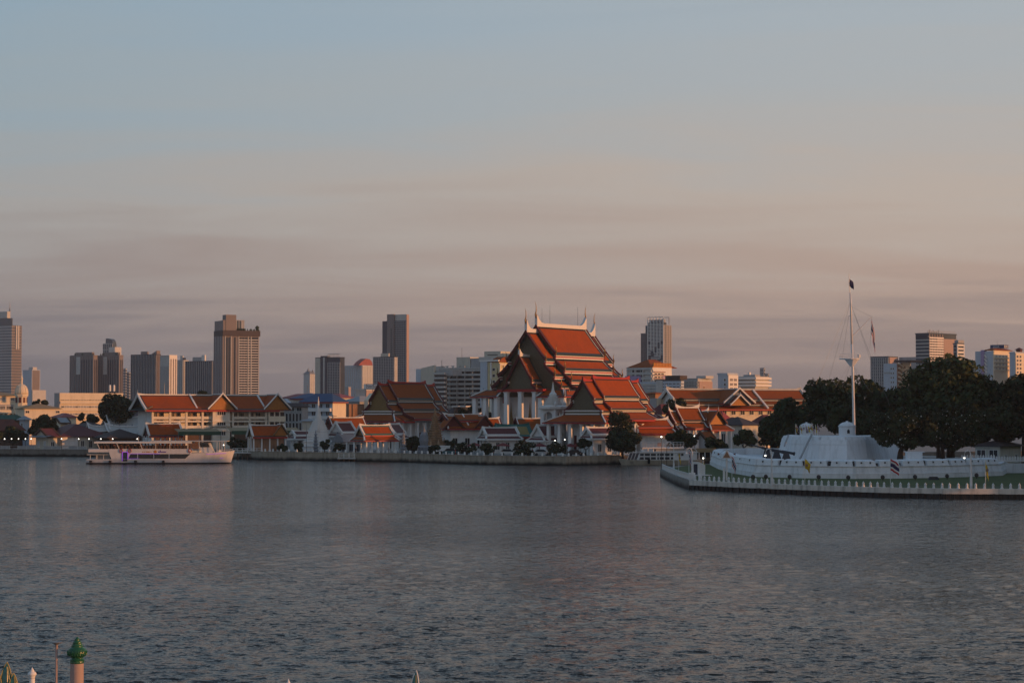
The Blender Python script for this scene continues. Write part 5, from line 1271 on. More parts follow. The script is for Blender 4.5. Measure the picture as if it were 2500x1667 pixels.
# grey Chinese style shrine gate by the left twin hall
r = empty('shrine_gate', (gx(858, 500), 500, GZ), radians(-20), 'low grey shrine with a curved gable and pale tiled roof beside the open pavilion', 'shrine')
rbox(r, -4.2, 4.2, 0, 3.5, -.5, 2.7, 'white_plaster', 'wall')
mb = MB(); mb.slab([(-5, -.8, 2.7), (5, -.8, 2.7), (4.4, 1.8, 4.6), (-4.4, 1.8, 4.6)], .2); mb.slab([(5, 4.4, 2.7), (-5, 4.4, 2.7), (-4.4, 1.8, 4.6), (4.4, 1.8, 4.6)], .2); mb.build('roof', 'pink_plaster', r)
for x in (-3.4, 3.9): p = MB(); p.extr([(-1.6, 2.6), (1.6, 2.6), (1.2, 3.8), (.5, 4.4), (0, 5.2), (-.5, 4.4), (-1.2, 3.8)], lambda u, v, t: (x + u, t, v), -1.0, -.75); p.build('curved_gable', 'grey_stone', r)
for x in (-3, -1, 1, 3): column(r, x, -.6, -.1, 2.6, .16)
for x in (-2, 0, 2): window(r, (x, 0, .4), 0, 1.0, 1.6, 'glass_dark', 'grey_stone', 2)
# ------------------------------------------------------------------ the white fort
def V2(px, D): return Vector((gx(px, D), D))
def fort():
    r = empty('fort', (0, 0, 0), 0, 'white riverside fort with sloping walls and an upper bastion', 'fort')
    P = [V2(1737, 396), V2(1757, 366), V2(1790, 340), V2(1843, 320), V2(1960, 313), V2(2085, 310), V2(2200, 312), V2(2320, 317), V2(2441, 326), Vector((88, 350)), Vector((84, 385)), Vector((62, 402)), Vector((47, 402))]
    n = len(P); c = sum(P, Vector((0, 0))) / n
    def off(d):
        out = []
        for i in range(n):
            a, b_, q = P[i - 1], P[i], P[(i + 1) % n]
            n1 = Vector(((b_ - a).y, -(b_ - a).x)).normalized(); n2 = Vector(((q - b_).y, -(q - b_).x)).normalized()
            m = (n1 + n2).normalized(); k = d / max(.5, m.dot(n1))
            out.append((b_.x + m.x * k, b_.y + m.y * k))
        return out
    zb, zp, zm, zt = FZ - .5, 1.95, 3.25, 4.25
    mb = MB(); mb.prism(off(.42), zb, zp, top=off(.34)); mb.build('plinth', 'fort_plaster', r)
    mb = MB(); mb.prism(off(.36), zp + .001, zp + .12, top=off(.36)); mb.build('base_moulding', 'fort_plaster', r)
    mb = MB(); mb.prism(off(.26), zp + .121, zm - .12, top=off(-.02)); mb.build('outer_wall', 'fort_plaster', r)
    mb = MB(); mb.prism(off(.10), zm - .12, zm, top=off(.12)); mb.build('string_course', 'fort_plaster', r)
    # merlons with sloping shoulders along the river faces; gun ports between them
    mer = {}
    def merlon(a, b_, up, k):
        d = b_ - a; L_ = d.length; t = Vector((d.x, d.y)).normalized()
        key = round(L_, 1)
        if key not in mer:
            m = MB(); h = zt - zm; sl_ = min(.5, L_ * .1)
            m.hexa([(0, 0, 0), (L_, 0, 0), (L_, 1.9, 0), (0, 1.9, 0), (sl_ * .3, .25, h * .80), (L_ - sl_ * .3, .25, h * .80), (L_ - sl_ * .3, 1.8, h), (sl_ * .3, 1.8, h)])
            mer[key] = m.mesh('merlon', 'fort_plaster')
        o = inst(mer[key], 'merlon', r, (a.x, a.y, zm + .002), (0, 0, atan2(t.y, t.x)), (1, 1, up))
        for f in ((.28, .72) if L_ > 2.5 else (.5,)):
            q = a + d * f; lm = inst(LOOP, 'loophole', o, (L_ * f, .10, .42))
    lp = MB(); lp.box(-.11, .11, -.04, .2, 0, .24); LOOP = lp.mesh('loophole', 'black_metal')
    for i in range(0, 8):
        a, b_ = P[i], P[i + 1]; L_ = (b_ - a).length; k = max(1, round(L_ / 4.3)); t = (b_ - a) / k
        if i < 3:      # long unbroken parapet with panels on the canal side
            merlon(a, b_, 1.12, i); continue
        for j in range(k):
            merlon(a + t * j + t.normalized() * .3, a + t * (j + 1) - t.normalized() * .3, 1.0, i + j)
            q = a + t * j
            if j or i > 3: s_ = MB(); s_.box(-.2, .2, .5, 1.2, 0, .75 if (i + j) % 3 else .45); s_.build('gun_port', 'black_metal', r, (q.x, q.y, zm + .004), atan2(t.y, t.x))
    # rear parapet seen over the canal side
    for i in (11, 12):
        a, b_ = P[i], P[(i + 1) % n]; t = (b_ - a); k = max(1, round(t.length / 5)); t = t / k
        for j in range(k): merlon(a + t * j + t.normalized() * .25, a + t * (j + 1) - t.normalized() * .25, 1.3, 0)
    # upper bastion
    Q = [V2(1909, 352), V2(1935, 341), V2(2000, 336), V2(2066, 334), V2(2112, 337), V2(2162, 346), Vector((71, 362)), Vector((66, 378)), Vector((52, 378))]
    nq = len(Q); cq = sum(Q, Vector((0, 0))) / nq
    sc = lambda d: [(p.x + (p - cq).normalized().x * d, p.y + (p - cq).normalized().y * d) for p in Q]
    mb = MB(); mb.prism(sc(1.0), zm, 6.25, top=sc(.25)); mb.build('bastion_wall', 'fort_plaster', r)
    mb = MB(); mb.prism(sc(.32), 6.25, 6.36, top=sc(.32)); mb.build('bastion_moulding', 'fort_plaster', r)
    mb = MB(); mb.prism(sc(.22), 6.361, 7.05, top=sc(.08)); mb.build('bastion_parapet', 'fort_plaster', r)
    for i in range(0, 5):
        a, b_ = Q[i], Q[i + 1]; L_ = (b_ - a).length; k = max(1, round(L_ / 4.6)); t = (b_ - a) / k
        for j in range(k):
            m = MB(); LL = t.length - .5; m.hexa([(0, 0, 0), (LL, 0, 0), (LL, 1.6, 0), (0, 1.6, 0), (.1, .2, .55), (LL - .1, .2, .55), (LL - .1, 1.5, .75), (.1, 1.5, .75)])
            q = a + t * j + t.normalized() * .25; m.build('merlon', 'fort_plaster', r, (q.x, q.y, 7.055), atan2(t.y, t.x))
    # sloping buttress rail up the bastion
    for px0, y0, px1, y1 in ((1953, 1120, 1982, 1060), (1915, 1088, 1925, 1062)):
        p0, p1 = at(px0, y0, 332), at(px1, y1, 338); s_ = MB(); s_.bar(p0, p1, .22, .3); s_.build('stair_rail', 'grey_concrete', r)
    return r
fort()
# sentry turrets standing on the bastion
def turret(label, px, ybase, ytop, D, w):
    p = at(px, ybase, D); h = at(px, ytop, D).z - p.z
    r = empty('sentry_turret', p, 0, label, 'turret')
    mb = MB(); mb.lathe(0, 0, [(w, -1.0), (w, h * .60), (w * 1.06, h * .62), (w * 1.06, h * .65)], 24); mb.build('drum', 'fort_plaster', r, smooth=False)
    mb = MB(); mb.lathe(0, 0, [(w * 1.1, h * .651), (w * 1.02, h * .70), (w * .86, h * .79), (w * .6, h * .88), (w * .25, h * .925), (w * .14, h * .93), (w * .14, h * .97), (w * .16, h * .98), (w * .1, h)], 24); mb.build('dome', 'fort_plaster', r, smooth=True)
    mb = MB(); mb.extr([(-.22, h * .22), (.22, h * .22), (.22, h * .40), (.0, h * .48), (-.22, h * .40)], lambda u, v, t: (u, t, v), -w - .04, -w + .3); mb.build('window', 'black_metal', r)
turret('white domed sentry turret beside the foot of the flagpole', 2068, 1066, 1027, 340, 1.42)
turret('white domed turret ringed by small flags on the left of the bastion', 1969, 1064, 1030, 350, 1.2)
# flagpole
def flagpole():
    D = 352.0; b_, t = at(2086, 1062, D), at(2073, 668, D)
    r = empty('flagpole', b_, 0, 'tall white flagpole mast with a crow nest platform and stays above the fort', 'flagpole')
    rel = lambda px, py, dd=0: at(px, py, D + dd) - b_
    m = MB(); m.tube([Vector((0, 0, -2.5)), rel(2081.5, 890), rel(2079.5, 840)], [.27, .22, .2], 10); m.build('lower_mast', 'white_metal', r, smooth=True)
    m = MB(); m.tube([rel(2079.5, 842), rel(2077, 740), rel(2075.5, 715)], [.19, .15, .12], 8); m.build('top_mast', 'white_metal', r, smooth=True)
    m = MB(); m.tube([rel(2075.8, 740), rel(2072.5, 668)], [.08, .04], 6); m.build('pole_tip', 'white_metal', r)
    c = rel(2074, 877); m = MB(); m.lathe(c.x, c.y, [(1.85, c.z), (1.85, c.z + .14), (1.6, c.z + .15)], 12); m.lathe(c.x + .4, c.y, [(.3, c.z - 1.3), (1.3, c.z - .01)], 8); m.build('platform', 'white_metal', r)
    for k in range(12):
        a = 2 * pi * k / 12; q = MB(); q.tube([(c.x + 1.8 * cos(a), c.y + 1.8 * sin(a), c.z + .1), (c.x + 1.8 * cos(a), c.y + 1.8 * sin(a), c.z + .9)], .025, 4); q.build('baluster', 'white_metal', r)
    for z in (.5, .9):
        q = MB(); q.tube([(c.x + 1.8 * cos(2 * pi * k / 16), c.y + 1.8 * sin(2 * pi * k / 16), c.z + z) for k in range(17)], .025, 4); q.build('rail', 'white_metal', r)
    m = MB(); m.tube([rel(2069, 773), rel(2082, 769)], .07, 5); m.build('crosstree', 'white_metal', r)
    m = MB(); m.tube([rel(2081, 820), rel(2128, 773)], [.08, .05], 5); m.build('gaff', 'white_metal', r)
    for p, q in (((2075, 738), (1992, 938, -6)), ((2075, 742), (2024, 925, 6)), ((2076, 738), (2150, 950, -6)), ((2077, 742), (2172, 990, 6)), ((2077, 748), (2128, 773, 0)), ((2074, 890), (2040, 945, -4)), ((2076, 890), (2056, 945, 4)), ((2082, 890), (2120, 950, -4)), ((2082, 890), (2104, 945, 4)), ((2072, 772), (2056, 876, 0)), ((2128, 775), (2124, 850, 0))):
        s_ = MB(); s_.tube([rel(*p), rel(*q)], .022, 3); s_.build('stay', 'grey_metal', r)
    l = MB(); c2 = rel(2097, 869); l.lathe(c2.x, c2.y, [(.25, c2.z - .3), (.32, c2.z + .2), (.1, c2.z + .3)], 8); l.build('floodlight', 'white_metal', r)
flagpole()
# ---- flags: cloth hangs from its hoist in folds, each stripe a strip of its own
def flag(label, px, yb, yt, D, kind, fly=1.3, hoist=1.0, droop=.8, zg=None, pole=True, dirx=1, seed=0, up=True, zpole=None, pm='white_metal', group=None):
    g = at(px, yb, D); t = at(px, yt, D); z0 = zg if zg is not None else g.z
    r = empty('flag', (g.x, D, z0), 0, label, 'flag', group)
    H = t.z - z0
    if pole: p = MB(); p.tube([(0, 0, -.3), (0, 0, H + .15)], [.045, .03], 6); p.build('pole', pm, r)
    cols = {'thai': [('flag_red', 1), ('flag_white', 1), ('flag_blue', 2), ('flag_white', 1), ('flag_red', 1)], 'yellow': [('flag_yellow', 1)], 'navy': [('flag_blue', 1)]}[kind]
    tot = sum(w for _, w in cols); rr = random.Random(seed)
    n = 10; ph = rr.random() * 6
    def pt(u, v):      # u along the fly 0..1, v down the hoist 0..1
        dr = droop * u
        x = dirx * fly * u * (1 - .85 * droop) * (1 - .15 * v * droop); z = H - hoist * v - fly * dr * .95 * (u ** .4)
        return (x + .05 * sin(5 * v + 9 * u + ph), .16 * sin(7 * u + 3 * v + ph) * u ** .5, z)
    v0 = 0
    for nm, w in cols:
        v1 = v0 + w / tot; m = MB(); vs_ = []; fs = []
        for i in range(n + 1):
            for v in (v0, (v0 + v1) / 2, v1): vs_.append(pt(i / n, v))
        for i in range(n):
            for k in range(2): q = i * 3 + k; fs.append((q, q + 3, q + 4, q + 1))
        m.add(vs_, fs)
        o = m.build('stripe' if len(cols) > 1 else 'cloth', nm, r, smooth=True); sd = o.modifiers.new('thickness', 'SOLIDIFY'); sd.thickness = .012
        v0 = v1
    if kind == 'yellow':
        q = pt(.45, .5); e = MB(); e.lathe(0, 0, [(.02, -.03), (.2, -.03), (.2, .03), (.02, .03)], 10); o = e.build('emblem', 'rust_wall', r, (q[0], q[1] - .06, q[2])); o.rotation_euler = (pi / 2, 0, 0)
    return r
flag('large drooping red white and blue flag hanging from the gaff of the mast', 2128, 850, 782, 352, 'thai', 3.6, 2.6, .97, pole=False, seed=3)
flag('dark navy flag at the very top of the mast', 2073, 705, 681, 352, 'navy', 1.5, 1.3, .5, pole=False, seed=4)
flag('drooping striped flag on a thin pole right of the red triangle sign', 1787, 1170, 1113, 296, 'thai', 1.9, 1.4, .8, zg=FZ, seed=5)
flag('yellow flag with an emblem on a thin pole in front of the bastion', 1965, 1172, 1120, 284, 'yellow', 1.5, 1.3, .55, zg=FZ, seed=6)
flag('striped flag flying lowest of the lawn, right of the domed turret', 2174, 1180, 1120, 275, 'thai', 1.9, 1.6, .42, zg=FZ, seed=7)
flag('drooping yellow flag beside the rightmost lamp post', 2406, 1185, 1126, 270, 'yellow', 1.9, 1.3, .9, zg=FZ, seed=8)
flag('yellow flag on the lawn in front of the moored ferry', 1657, 1140, 1104, 350, 'yellow', 1.6, 1.1, .9, zg=FZ, seed=9)
flag('striped flag drooping just left of the white kiosk', 1682, 1155, 1100, 330, 'thai', 2.0, 1.6, .9, zg=FZ, seed=10)
flag('yellow flag drooping just right of the white kiosk', 1716, 1158, 1112, 325, 'yellow', 1.5, 1.0, .95, zg=FZ, seed=11)
for i, (px, kind) in enumerate(((1942, 'yellow'), (1945, 'thai'), (1954, 'yellow'), (1960, 'thai'), (1967, 'thai'), (1973, 'yellow'), (1979, 'yellow'), (1983, 'thai'), (1991, 'yellow'), (1996, 'thai'))):
    flag('small yellow flag in the cluster round the left turret' if kind == 'yellow' else 'small striped flag in the cluster round the left turret', px, 1064, 1036 + i % 3, 346 + (i % 4), kind, 1.1, .75, .8, seed=20 + i, zg=7.9, group='small yellow flags round the turret' if kind == 'yellow' else 'small striped flags round the turret')
# ---- bollards and chains along the embankment
def along(poly, step, start=0.0):
    out = []; acc = start
    for i in range(len(poly) - 1):
        a, b_ = Vector(poly[i]), Vector(poly[i + 1]); L_ = (b_ - a).length; d = (b_ - a) / L_
        while acc <= L_: out.append((a + d * acc, d)); acc += step
        acc -= L_
    return out
bm_ = MB(); bm_.lathe(0, 0, [(.22, 0), (.22, .08), (.17, .1), (.15, .45), (.18, .48), (.18, .54), (.10, .62), (.02, .78)], 8); BOL = bm_.mesh('bollard', 'white_plaster')
edge_pts = along(fort_edge[9:16], 1.16, .9)
inn = []
for p, d in edge_pts:
    q = p + Vector((-d.y, d.x)) * .45; inn.append(q)
    tag(inst(BOL, 'bollard', None, (q.x, q.y, FZ + .06)), 'small white pointed bollard in the chained row along the fort embankment', 'bollard', 'chained bollards on the embankment')
for i in range(len(inn) - 1):
    a, b_ = inn[i], inn[i + 1]
    if (b_ - a).length > 1.6: continue
    c = MB(); c.tube([(a.x + (b_.x - a.x) * t, a.y + (b_.y - a.y) * t, FZ + .52 - .22 * 4 * t * (1 - t)) for t in (0, .2, .4, .5, .6, .8, 1)], .022, 4)
    c.build('chain', 'grey_metal', label='drooping chain between two embankment bollards', cat='chain', group='chains between the bollards')
# white railing on the curved point
rp = [Vector(p) for p in fort_edge[6:10]]
r = empty('railing', (rp[0].x, rp[0].y, FZ + .06), 0, 'white picket railing along the curved point of the fort lawn', 'railing')
bal = MB(); bal.frus(0, 0, 0, .85, .07, .05, .06, .05); BAL = bal.mesh('baluster', 'white_plaster')
pts = along([tuple(p) for p in rp], .42, .1)
for p, d in pts:
    q = p + Vector((-d.y, d.x)) * .4; inst(BAL, 'baluster', r, (q.x - rp[0].x, q.y - rp[0].y, 0), (0, 0, atan2(d.y, d.x)))
for i in range(len(rp) - 1):
    a, b_ = rp[i], rp[i + 1]; d = (b_ - a).normalized(); nn = Vector((-d.y, d.x)) * .4
    for z in (.12, .88): m = MB(); m.bar((a.x + nn.x - rp[0].x, a.y + nn.y - rp[0].y, z), (b_.x + nn.x - rp[0].x, b_.y + nn.y - rp[0].y, z), .14, .1); m.build('rail', 'white_plaster', r)
for px, D, lab in ((1689, 300.6, 'thick white gate post where the picket railing ends'),):
    p = V2(px, D + 1.2); mb = MB(); mb.frus(p.x, p.y, FZ, FZ + 1.2, .5, .5, .45, .45); mb.frus(p.x + 1.2, p.y - .6, FZ, FZ + .9, .3, .3, .28, .28); mb.build('gate_post', 'white_plaster', label=lab, cat='post')
# ---- lamp posts with hooked heads
def lamp(label, px, yb, D, ytop, side=-1, zg=None, cat='lamp post', mm='white_metal', glow=True, r0=.13, hook=True, name='lamp_post', group=None, bulb=.14):
    g = at(px, yb, D); z0 = zg if zg is not None else g.z; H = at(px, ytop, D).z - z0
    r = empty(name, (g.x, D, z0), 0, label, cat, group)
    if hook:
        p = MB(); p.tube([(0, 0, -.2), (0, 0, H * .30)], [r0 * 1.5, r0 * 1.4], 8); p.build('base', mm, r)
        p = MB(); A = [(0, 0, H * .29), (0, 0, H * .86)] + [(side * .45 * (1 - cos(t)), 0, H * .86 + H * .13 * sin(t)) for t in (pi / 4, pi / 2, pi * .75, pi)]; p.tube(A, [r0, r0 * .8] + [r0 * .5] * 4, 8); p.build('post', mm, r)
        bx, bz = side * .9, H * .80
        s_ = MB(); s_.lathe(bx, 0, [(.05, bz + .25), (.26, bz + .1), (.28, bz + .02)], 10); s_.build('shade', mm, r)
    else:
        p = MB(); p.tube([(0, 0, -.2), (0, 0, H)], [r0, r0 * .7], 6); p.build('post', mm, r); bx, bz = 0, H
    if glow: b_ = MB(); b_.lathe(bx, 0, [(.02, bz - bulb), (bulb * .8, bz - bulb * .6), (bulb, bz), (bulb * .7, bz + bulb * .6), (.02, bz + bulb)], 10); b_.build('bulb', 'lamp_glow', r, smooth=True)
    return r
lamp('white hooked lamp post with a lit lamp in front of the guns', 1884, 1175, 285.5, 1094, -1, FZ)
lamp('white hooked lamp post with a lit lamp near the right end of the lawn', 2371, 1188, 268.5, 1098, -1, FZ)
lamp('white hooked lamp post beside the kiosk with its lamp unlit', 1690, 1172, 303, 1092, -1, FZ, glow=False)
lamp('tall white hooked lamp post in front of the ferry', 1645, 1142, 345, 1080, -1, FZ, glow=False, r0=.1)
lamp('thin dark lamp post at the very tip of the point', 1615, 1135, 361, 1066, 1, FZ, mm='black_metal', hook=False, r0=.06, bulb=.15)
lamp('thin dark pole second from the tip of the point', 1628, 1135, 356, 1085, 1, FZ, mm='black_metal', hook=False, r0=.07, glow=False)
lamp('lit lamp on the lawn right of the kiosk', 1717, 1150, 322, 1118, 1, FZ, hook=False, r0=.05, bulb=.13)
# ---- navigation mark: red triangle on a white post
b_ = at(1774, 1168, 300); r = empty('navigation_mark', (b_.x, 300, FZ), 0, 'red triangle navigation mark with white border on a white post', 'sign')
h = lambda y: at(1774, y, 300).z - FZ
m = MB(); m.tube([(0, 0, -.2), (0, 0, h(1118))], .14, 8); m.box(-.55, -.25, -.2, .2, -.2, h(1143)); m.build('post', 'white_metal', r)
tri = [(-.78, h(1119)), (.78, h(1119)), (.05, h(1097))]
m = MB(); m.extr(tri, lambda u, v, t: (u, t, v), -.12, .0); m.build('border', 'white_metal', r)
cx_, cz_ = .015, (h(1119) * 2 + h(1097)) / 3
m = MB(); m.extr([(cx_ + (u - cx_) * .68, cz_ + (v - cz_) * .68) for u, v in tri], lambda u, v, t: (u, t, v), -.17, -.121); m.build('triangle', 'rust_wall', r)
for sx in (-1, 1): m = MB(); m.extr([(sx * 1.0, h(1108)), (sx * 1.35, h(1105)), (sx * 1.35, h(1111))], lambda u, v, t: (u, t, v), -.1, 0); m.build('side_marker', 'dark_red', r)
m = MB()
for p, q in (((-1.2, h(1108)), (0, h(1096))), ((1.2, h(1108)), (0, h(1096))), ((-1.2, h(1110)), (-.7, h(1119)))): m.tube([(p[0], -.05, p[1]), (q[0], -.05, q[1])], .02, 3)
m.build('braces', 'grey_metal', r)
# ---- kiosk
p = at(1690, 1155, 322); r = empty('kiosk', (p.x, 322, FZ), radians(-35), 'small white slant roofed kiosk with a dark door on the lawn', 'kiosk')
hk = at(1690, 1127, 322).z - FZ
m = MB(); m.hexa([(0, 0, .25), (1.3, 0, .25), (1.3, 2.0, .25), (0, 2.0, .25), (0, 0, hk), (1.3, 0, hk), (1.3, 2.0, hk - .55), (0, 2.0, hk - .55)]); m.build('wall', 'white_metal', r)
rbox(r, .3, 1.0, -.05, .0, .3, hk - .35, 'glass_navy', 'door'); rbox(r, -.9, 2.2, -.9, 2.6, .12, .25, 'white_metal', 'platform')
for x, y in ((-.7, -.7), (2.0, -.7), (2.0, 2.4)): rbox(r, x - .1, x + .1, y - .1, y + .1, -.2, .12, 'black_metal', 'leg')
# ---- the old guns on the parapet
def gun(label, px0, y0, px1, y1, D):
    a, b_ = at(px0, y0, D), at(px1, y1, D); g = at((px0 + px1) / 2 + 8, 1119, D)
    r = empty('artillery_gun', (g.x, D, 3.28), 0, label, 'gun', 'guns on the fort parapet'); o = Vector((g.x, D, 3.28))
    m = MB(); A, B = a - o, b_ - o; m.tube([A, A + (B - A) * .45, A + (B - A) * .46, B], [.09, .14, .2, .24], 10); m.build('barrel', 'gun_metal', r, smooth=True)
    m = MB(); m.tube([B - (B - A) * .02, B + (B - A) * .05], [.34, .3], 10); m.build('breech', 'gun_metal', r)
    c = A + (B - A) * .66
    for sy in (-.5, .42): m = MB(); m.extr([(c.x - .9, 0), (c.x + .9, 0), (c.x + .3, c.z), (c.x - .3, c.z)], lambda u, v, t: (u, t, v), sy, sy + .1); m.build('mount_cheek', 'gun_metal', r)
    m = MB(); m.lathe(c.x, 0, [(1.0, -.05), (1.0, .18), (.8, .2)], 14); m.build('turntable', 'black_metal', r)
    m = MB(); m.lathe(c.x + .7, -.7, [(.02, .5), (.5, .5), (.5, .62), (.02, .62)], 12); w = m.build('hand_wheel', 'black_metal', r)
gun('farthest of the three grey naval guns, its muzzle highest', 1832, 1085, 1893, 1101, 341)
gun('middle one of the three grey naval guns', 1860, 1091, 1915, 1105, 334)
gun('nearest grey naval gun, closest to the bastion', 1884, 1096, 1938, 1107, 329)
# ---- spotlights on the lawn, pickets at the right
sm = MB(); sm.lathe(0, 0, [(.02, -.18), (.30, -.16), (.34, .05), (.25, .12), (.02, .12)], 12); SPM = sm.mesh('lamp_head', 'black_metal')
fm = MB(); fm.box(-.06, .06, -.06, .06, -.1, .28); fm.box(-.2, .2, -.15, .15, -.12, -.05); FTM = fm.mesh('foot', 'black_metal')
for px, y, D, lab in ((1838, 1171, 303, 'black lawn spotlight below the sloping left part of the fort wall'), (1869, 1168, 304, 'black lawn spotlight left of the lamp post by the guns'), (1927, 1171, 303, 'black lawn spotlight between the left lamp post and the emblem flag'), (1998, 1172, 302, 'black lawn spotlight right of the emblem flag'), (2070, 1174, 300, 'black lawn spotlight straight below the domed turret'), (2154, 1173, 301, 'black lawn spotlight left of the flying striped flag'), (2233, 1171, 303, 'black lawn spotlight first to the right of the flying striped flag'), (2311, 1167, 307, 'black lawn spotlight second to the right of the flying striped flag'), (2383, 1164, 311, 'black lawn spotlight right of the right hand lamp post')):
    q = empty('lawn_spotlight', (gx(px, D), D, FZ), 0, lab, 'spotlight', 'lawn spotlights'); inst(SPM, 'lamp_head', q, (0, 0, .55), (radians(70), 0, .3)); inst(FTM, 'foot', q)
bx = MB(); bx.hexa([(-.9, -.3, 0), (.9, -.3, 0), (.9, .4, 0), (-.9, .4, 0), (-.6, -.1, .5), (.6, -.1, .5), (.6, .3, .5), (-.6, .3, .5)]); bx.build('plaque_stone', 'black_metal', loc=(gx(2278, 305), 305, FZ), label='low dark plaque stone on the lawn among the spotlights', cat='plaque')
D = 340.0; r = empty('picket_wall', (gx(2345, D), D, FZ), 0, 'white wall topped with pointed pickets at the right end of the fort', 'wall')
Lp = gx(2540, D) - gx(2345, D)
rbox(r, 5.9, Lp, 0, .8, -.3, at(2345, 1131, D).z - FZ, 'fort_plaster', 'wall'); rbox(r, 0, 5.88, .1, .7, 1.2, at(2345, 1120, D).z - FZ, 'fort_plaster', 'rear_wall')
ph_ = at(2345, 1113, D).z - at(2345, 1127, D).z; z0 = at(2345, 1127, D).z - FZ
pk = MB(); pk.extr([(-.16, 0), (.16, 0), (.16, ph_ * .75), (0, ph_), (-.16, ph_ * .75)], lambda u, v, t: (u, t, v), -.05, .12); PK = pk.mesh('picket', 'white_plaster')
for k in range(int(Lp / .46)):
    inst(PK, 'picket', r, (.2 + k * .46, -.02, z0 + (.25 if k * .46 < 5.8 else 0)))
rbox(r, 5.9, Lp, -.12, .1, z0 + .02, z0 + .3, 'white_plaster', 'rail'); rbox(r, .05, 5.88, -.12, .1, z0 + .25, z0 + .5, 'white_plaster', 'rail')
house('guard_house', 'low beige guard house with a dark roof under the trees at the right edge', 2380, 2440, 2492, 1088, 1076, 352, 40, 'beige_plaster', 'dark_roof', [(0, 0, 2, 1.5, 1.6, 1.8, 'glass_dark'), (1, 0, 2, 1.2, .9, 1.2, 'glass_dark')])
q = empty('parapet_block', (gx(2238, 322), 322, 4.2), 0, 'white block standing up behind the parapet under the spreading tree', 'block'); rbox(q, -1.6, .9, 0, 1.6, -.2, 1.0, 'fort_plaster', 'block'); rbox(q, -1.7, 1.3, -.1, 1.7, 1.0, 1.12, 'fort_plaster', 'coping')
# ------------------------------------------------------------------ buildings behind the school and on the left bank
def arches(r, a, z0, z1, n, material, glass='glass_dark', y=0.0):
    """arcade of tall round headed openings on the front face"""
    for k in range(n):
        w = a / n; x0 = -a + w * k + w * .16; x1 = -a + w * (k + 1) - w * .16; rad = (x1 - x0) / 2; xm = (x0 + x1) / 2
        pts = [(xm - rad * cos(pi * j / 8), z1 - rad + rad * sin(pi * j / 8)) for j in range(9)]
        g = MB(); g.extr([(x0, z0)] + pts + [(x1, z0)], lambda u, v, t: (u, t, v), y - .06, y + .05); o = g.build('window', glass, r)
        f = MB(); f.tube([(x0, y - .08, z0)] + [(p[0], y - .08, p[1]) for p in pts] + [(x1, y - .08, z0)], .09, 4); f.build('frame', material, o)
D = 585
r, a, b_, ze = house('arcade_house', 'grey house with two rows of round headed arches right of the school', 688, 738, 752, 992, 983, D, 35, 'grey_concrete', 'dark_roof')
arches(r, a, zrel(1028, D), zrel(1008, D), 6, 'pale_concrete'); arches(r, a, zrel(1050, D), zrel(1031, D), 6, 'pale_concrete')
for k in range(3): window(r, (-a * (.85 - .35 * k), 0, zrel(1003, D)), 0, 1.8, 1.0, 'glass_dark', 'pale_concrete', 2)
D = 600
r, a, b_, ze = house('white_building', 'white building with blue grey hipped roof and a bright pink blank right wall', 738, 812, 843, 980, 960, D, 38, 'pale_blue_plaster', 'blue_metal_roof', over=.9)
rbox(r, .01, .3, -.3, b_, -.8, ze - .1, 'cream_plaster', 'sunlit_tone_wall'); rbox(r, -a - .6, .9, -.8, b_ + .5, ze - .5, ze - .15, 'red_metal_roof', 'eave_board')  # white building's sunny wall painted warm, its shaded front bluish
for i in range(4):
    z = zrel(997 + 19 * i, D); rbox(r, -a + .2, -.1, -1.1, .02, z - .9, z + .1, 'white_plaster', 'balcony')
    for k in range(4): window(r, (-a * (.86 - .235 * k), 0, z + .25), 0, 1.5, 1.15, 'glass_dark', 'pale_blue_plaster', 2, sill=False)
st_ = MB(); st_.bar((-a - 1.2, -1.0, zrel(1005, D)), (-a - 6.5, -1.0, zrel(975, D)), 1.4, .9); st_.build('stair_flight', 'pale_blue_plaster', r)
st_ = MB(); st_.bar((-a - 1.2, -1.0, zrel(1025, D)), (-a - 5.5, -1.0, zrel(1000, D)), 1.4, .9); st_.build('stair_flight', 'pale_blue_plaster', r)
D = 630
r, a, b_, ze = house('white_building', 'rear white building with a dark blue roof and red eaves above the arcade house', 716, 762, 800, 972, 959, D, 38, 'pale_concrete', 'blue_metal_roof', [(1, 0, 3, zrel(984, D), 1.2, 1.0, 'rust_wall')], over=1.0)
rbox(r, -a - .8, .8, -.8, b_ + .4, ze - .5, ze - .17, 'red_metal_roof', 'eave_board')
m = MB(); m.tube([(-a * .6, 3, ze), (-a * .6, 3, zrel(940, D))], .07, 4); m.build('antenna', 'grey_metal', r)
r, a, b_, ze = house('warehouse', 'long low red roofed shed behind the white buildings', 690, 830, 862, 970, 960, 680, 36, 'pale_concrete', 'red_metal_roof')
r, a, b_, ze = house('warehouse', 'pale corrugated roof with steel flues right of the pink wall', 838, 878, 930, 980, 966, 650, 40, 'grey_concrete', 'grey_roof')
for px in (857, 872):
    m = MB(); m.tube([(gx(px, 640) - gx(878, 650), -8, zrel(984, 640)), (gx(px, 640) - gx(878, 650), -8, zrel(973, 640))], .35, 8); o = m.build('flue', 'white_metal', r)
D = 620
r, a, b_, zt = block('shophouse', 'rust stained old shophouse wall left of the brown gabled twin hall', 'building', 842, 852, 930, 986, D, 55, 'rust_wall', cap=False)
for k in range(3): rbox(r, .0, .35, b_ * (.1 + .3 * k), b_ * (.1 + .3 * k) + .5, -1, zt, 'rust_wall', 'pilaster')
mb = MB(); mb.extr([(-2.0, zrel(1010, D)), (2.0, zrel(1010, D)), (2.0, zt + 1.2), (0, zt + 3.4), (-2.0, zt + 1.2)], lambda u, v, t: (t, b_ * .62 + u, v), .36, 3); mb.build('gabled_bay', 'cream_plaster', r)
D = 660
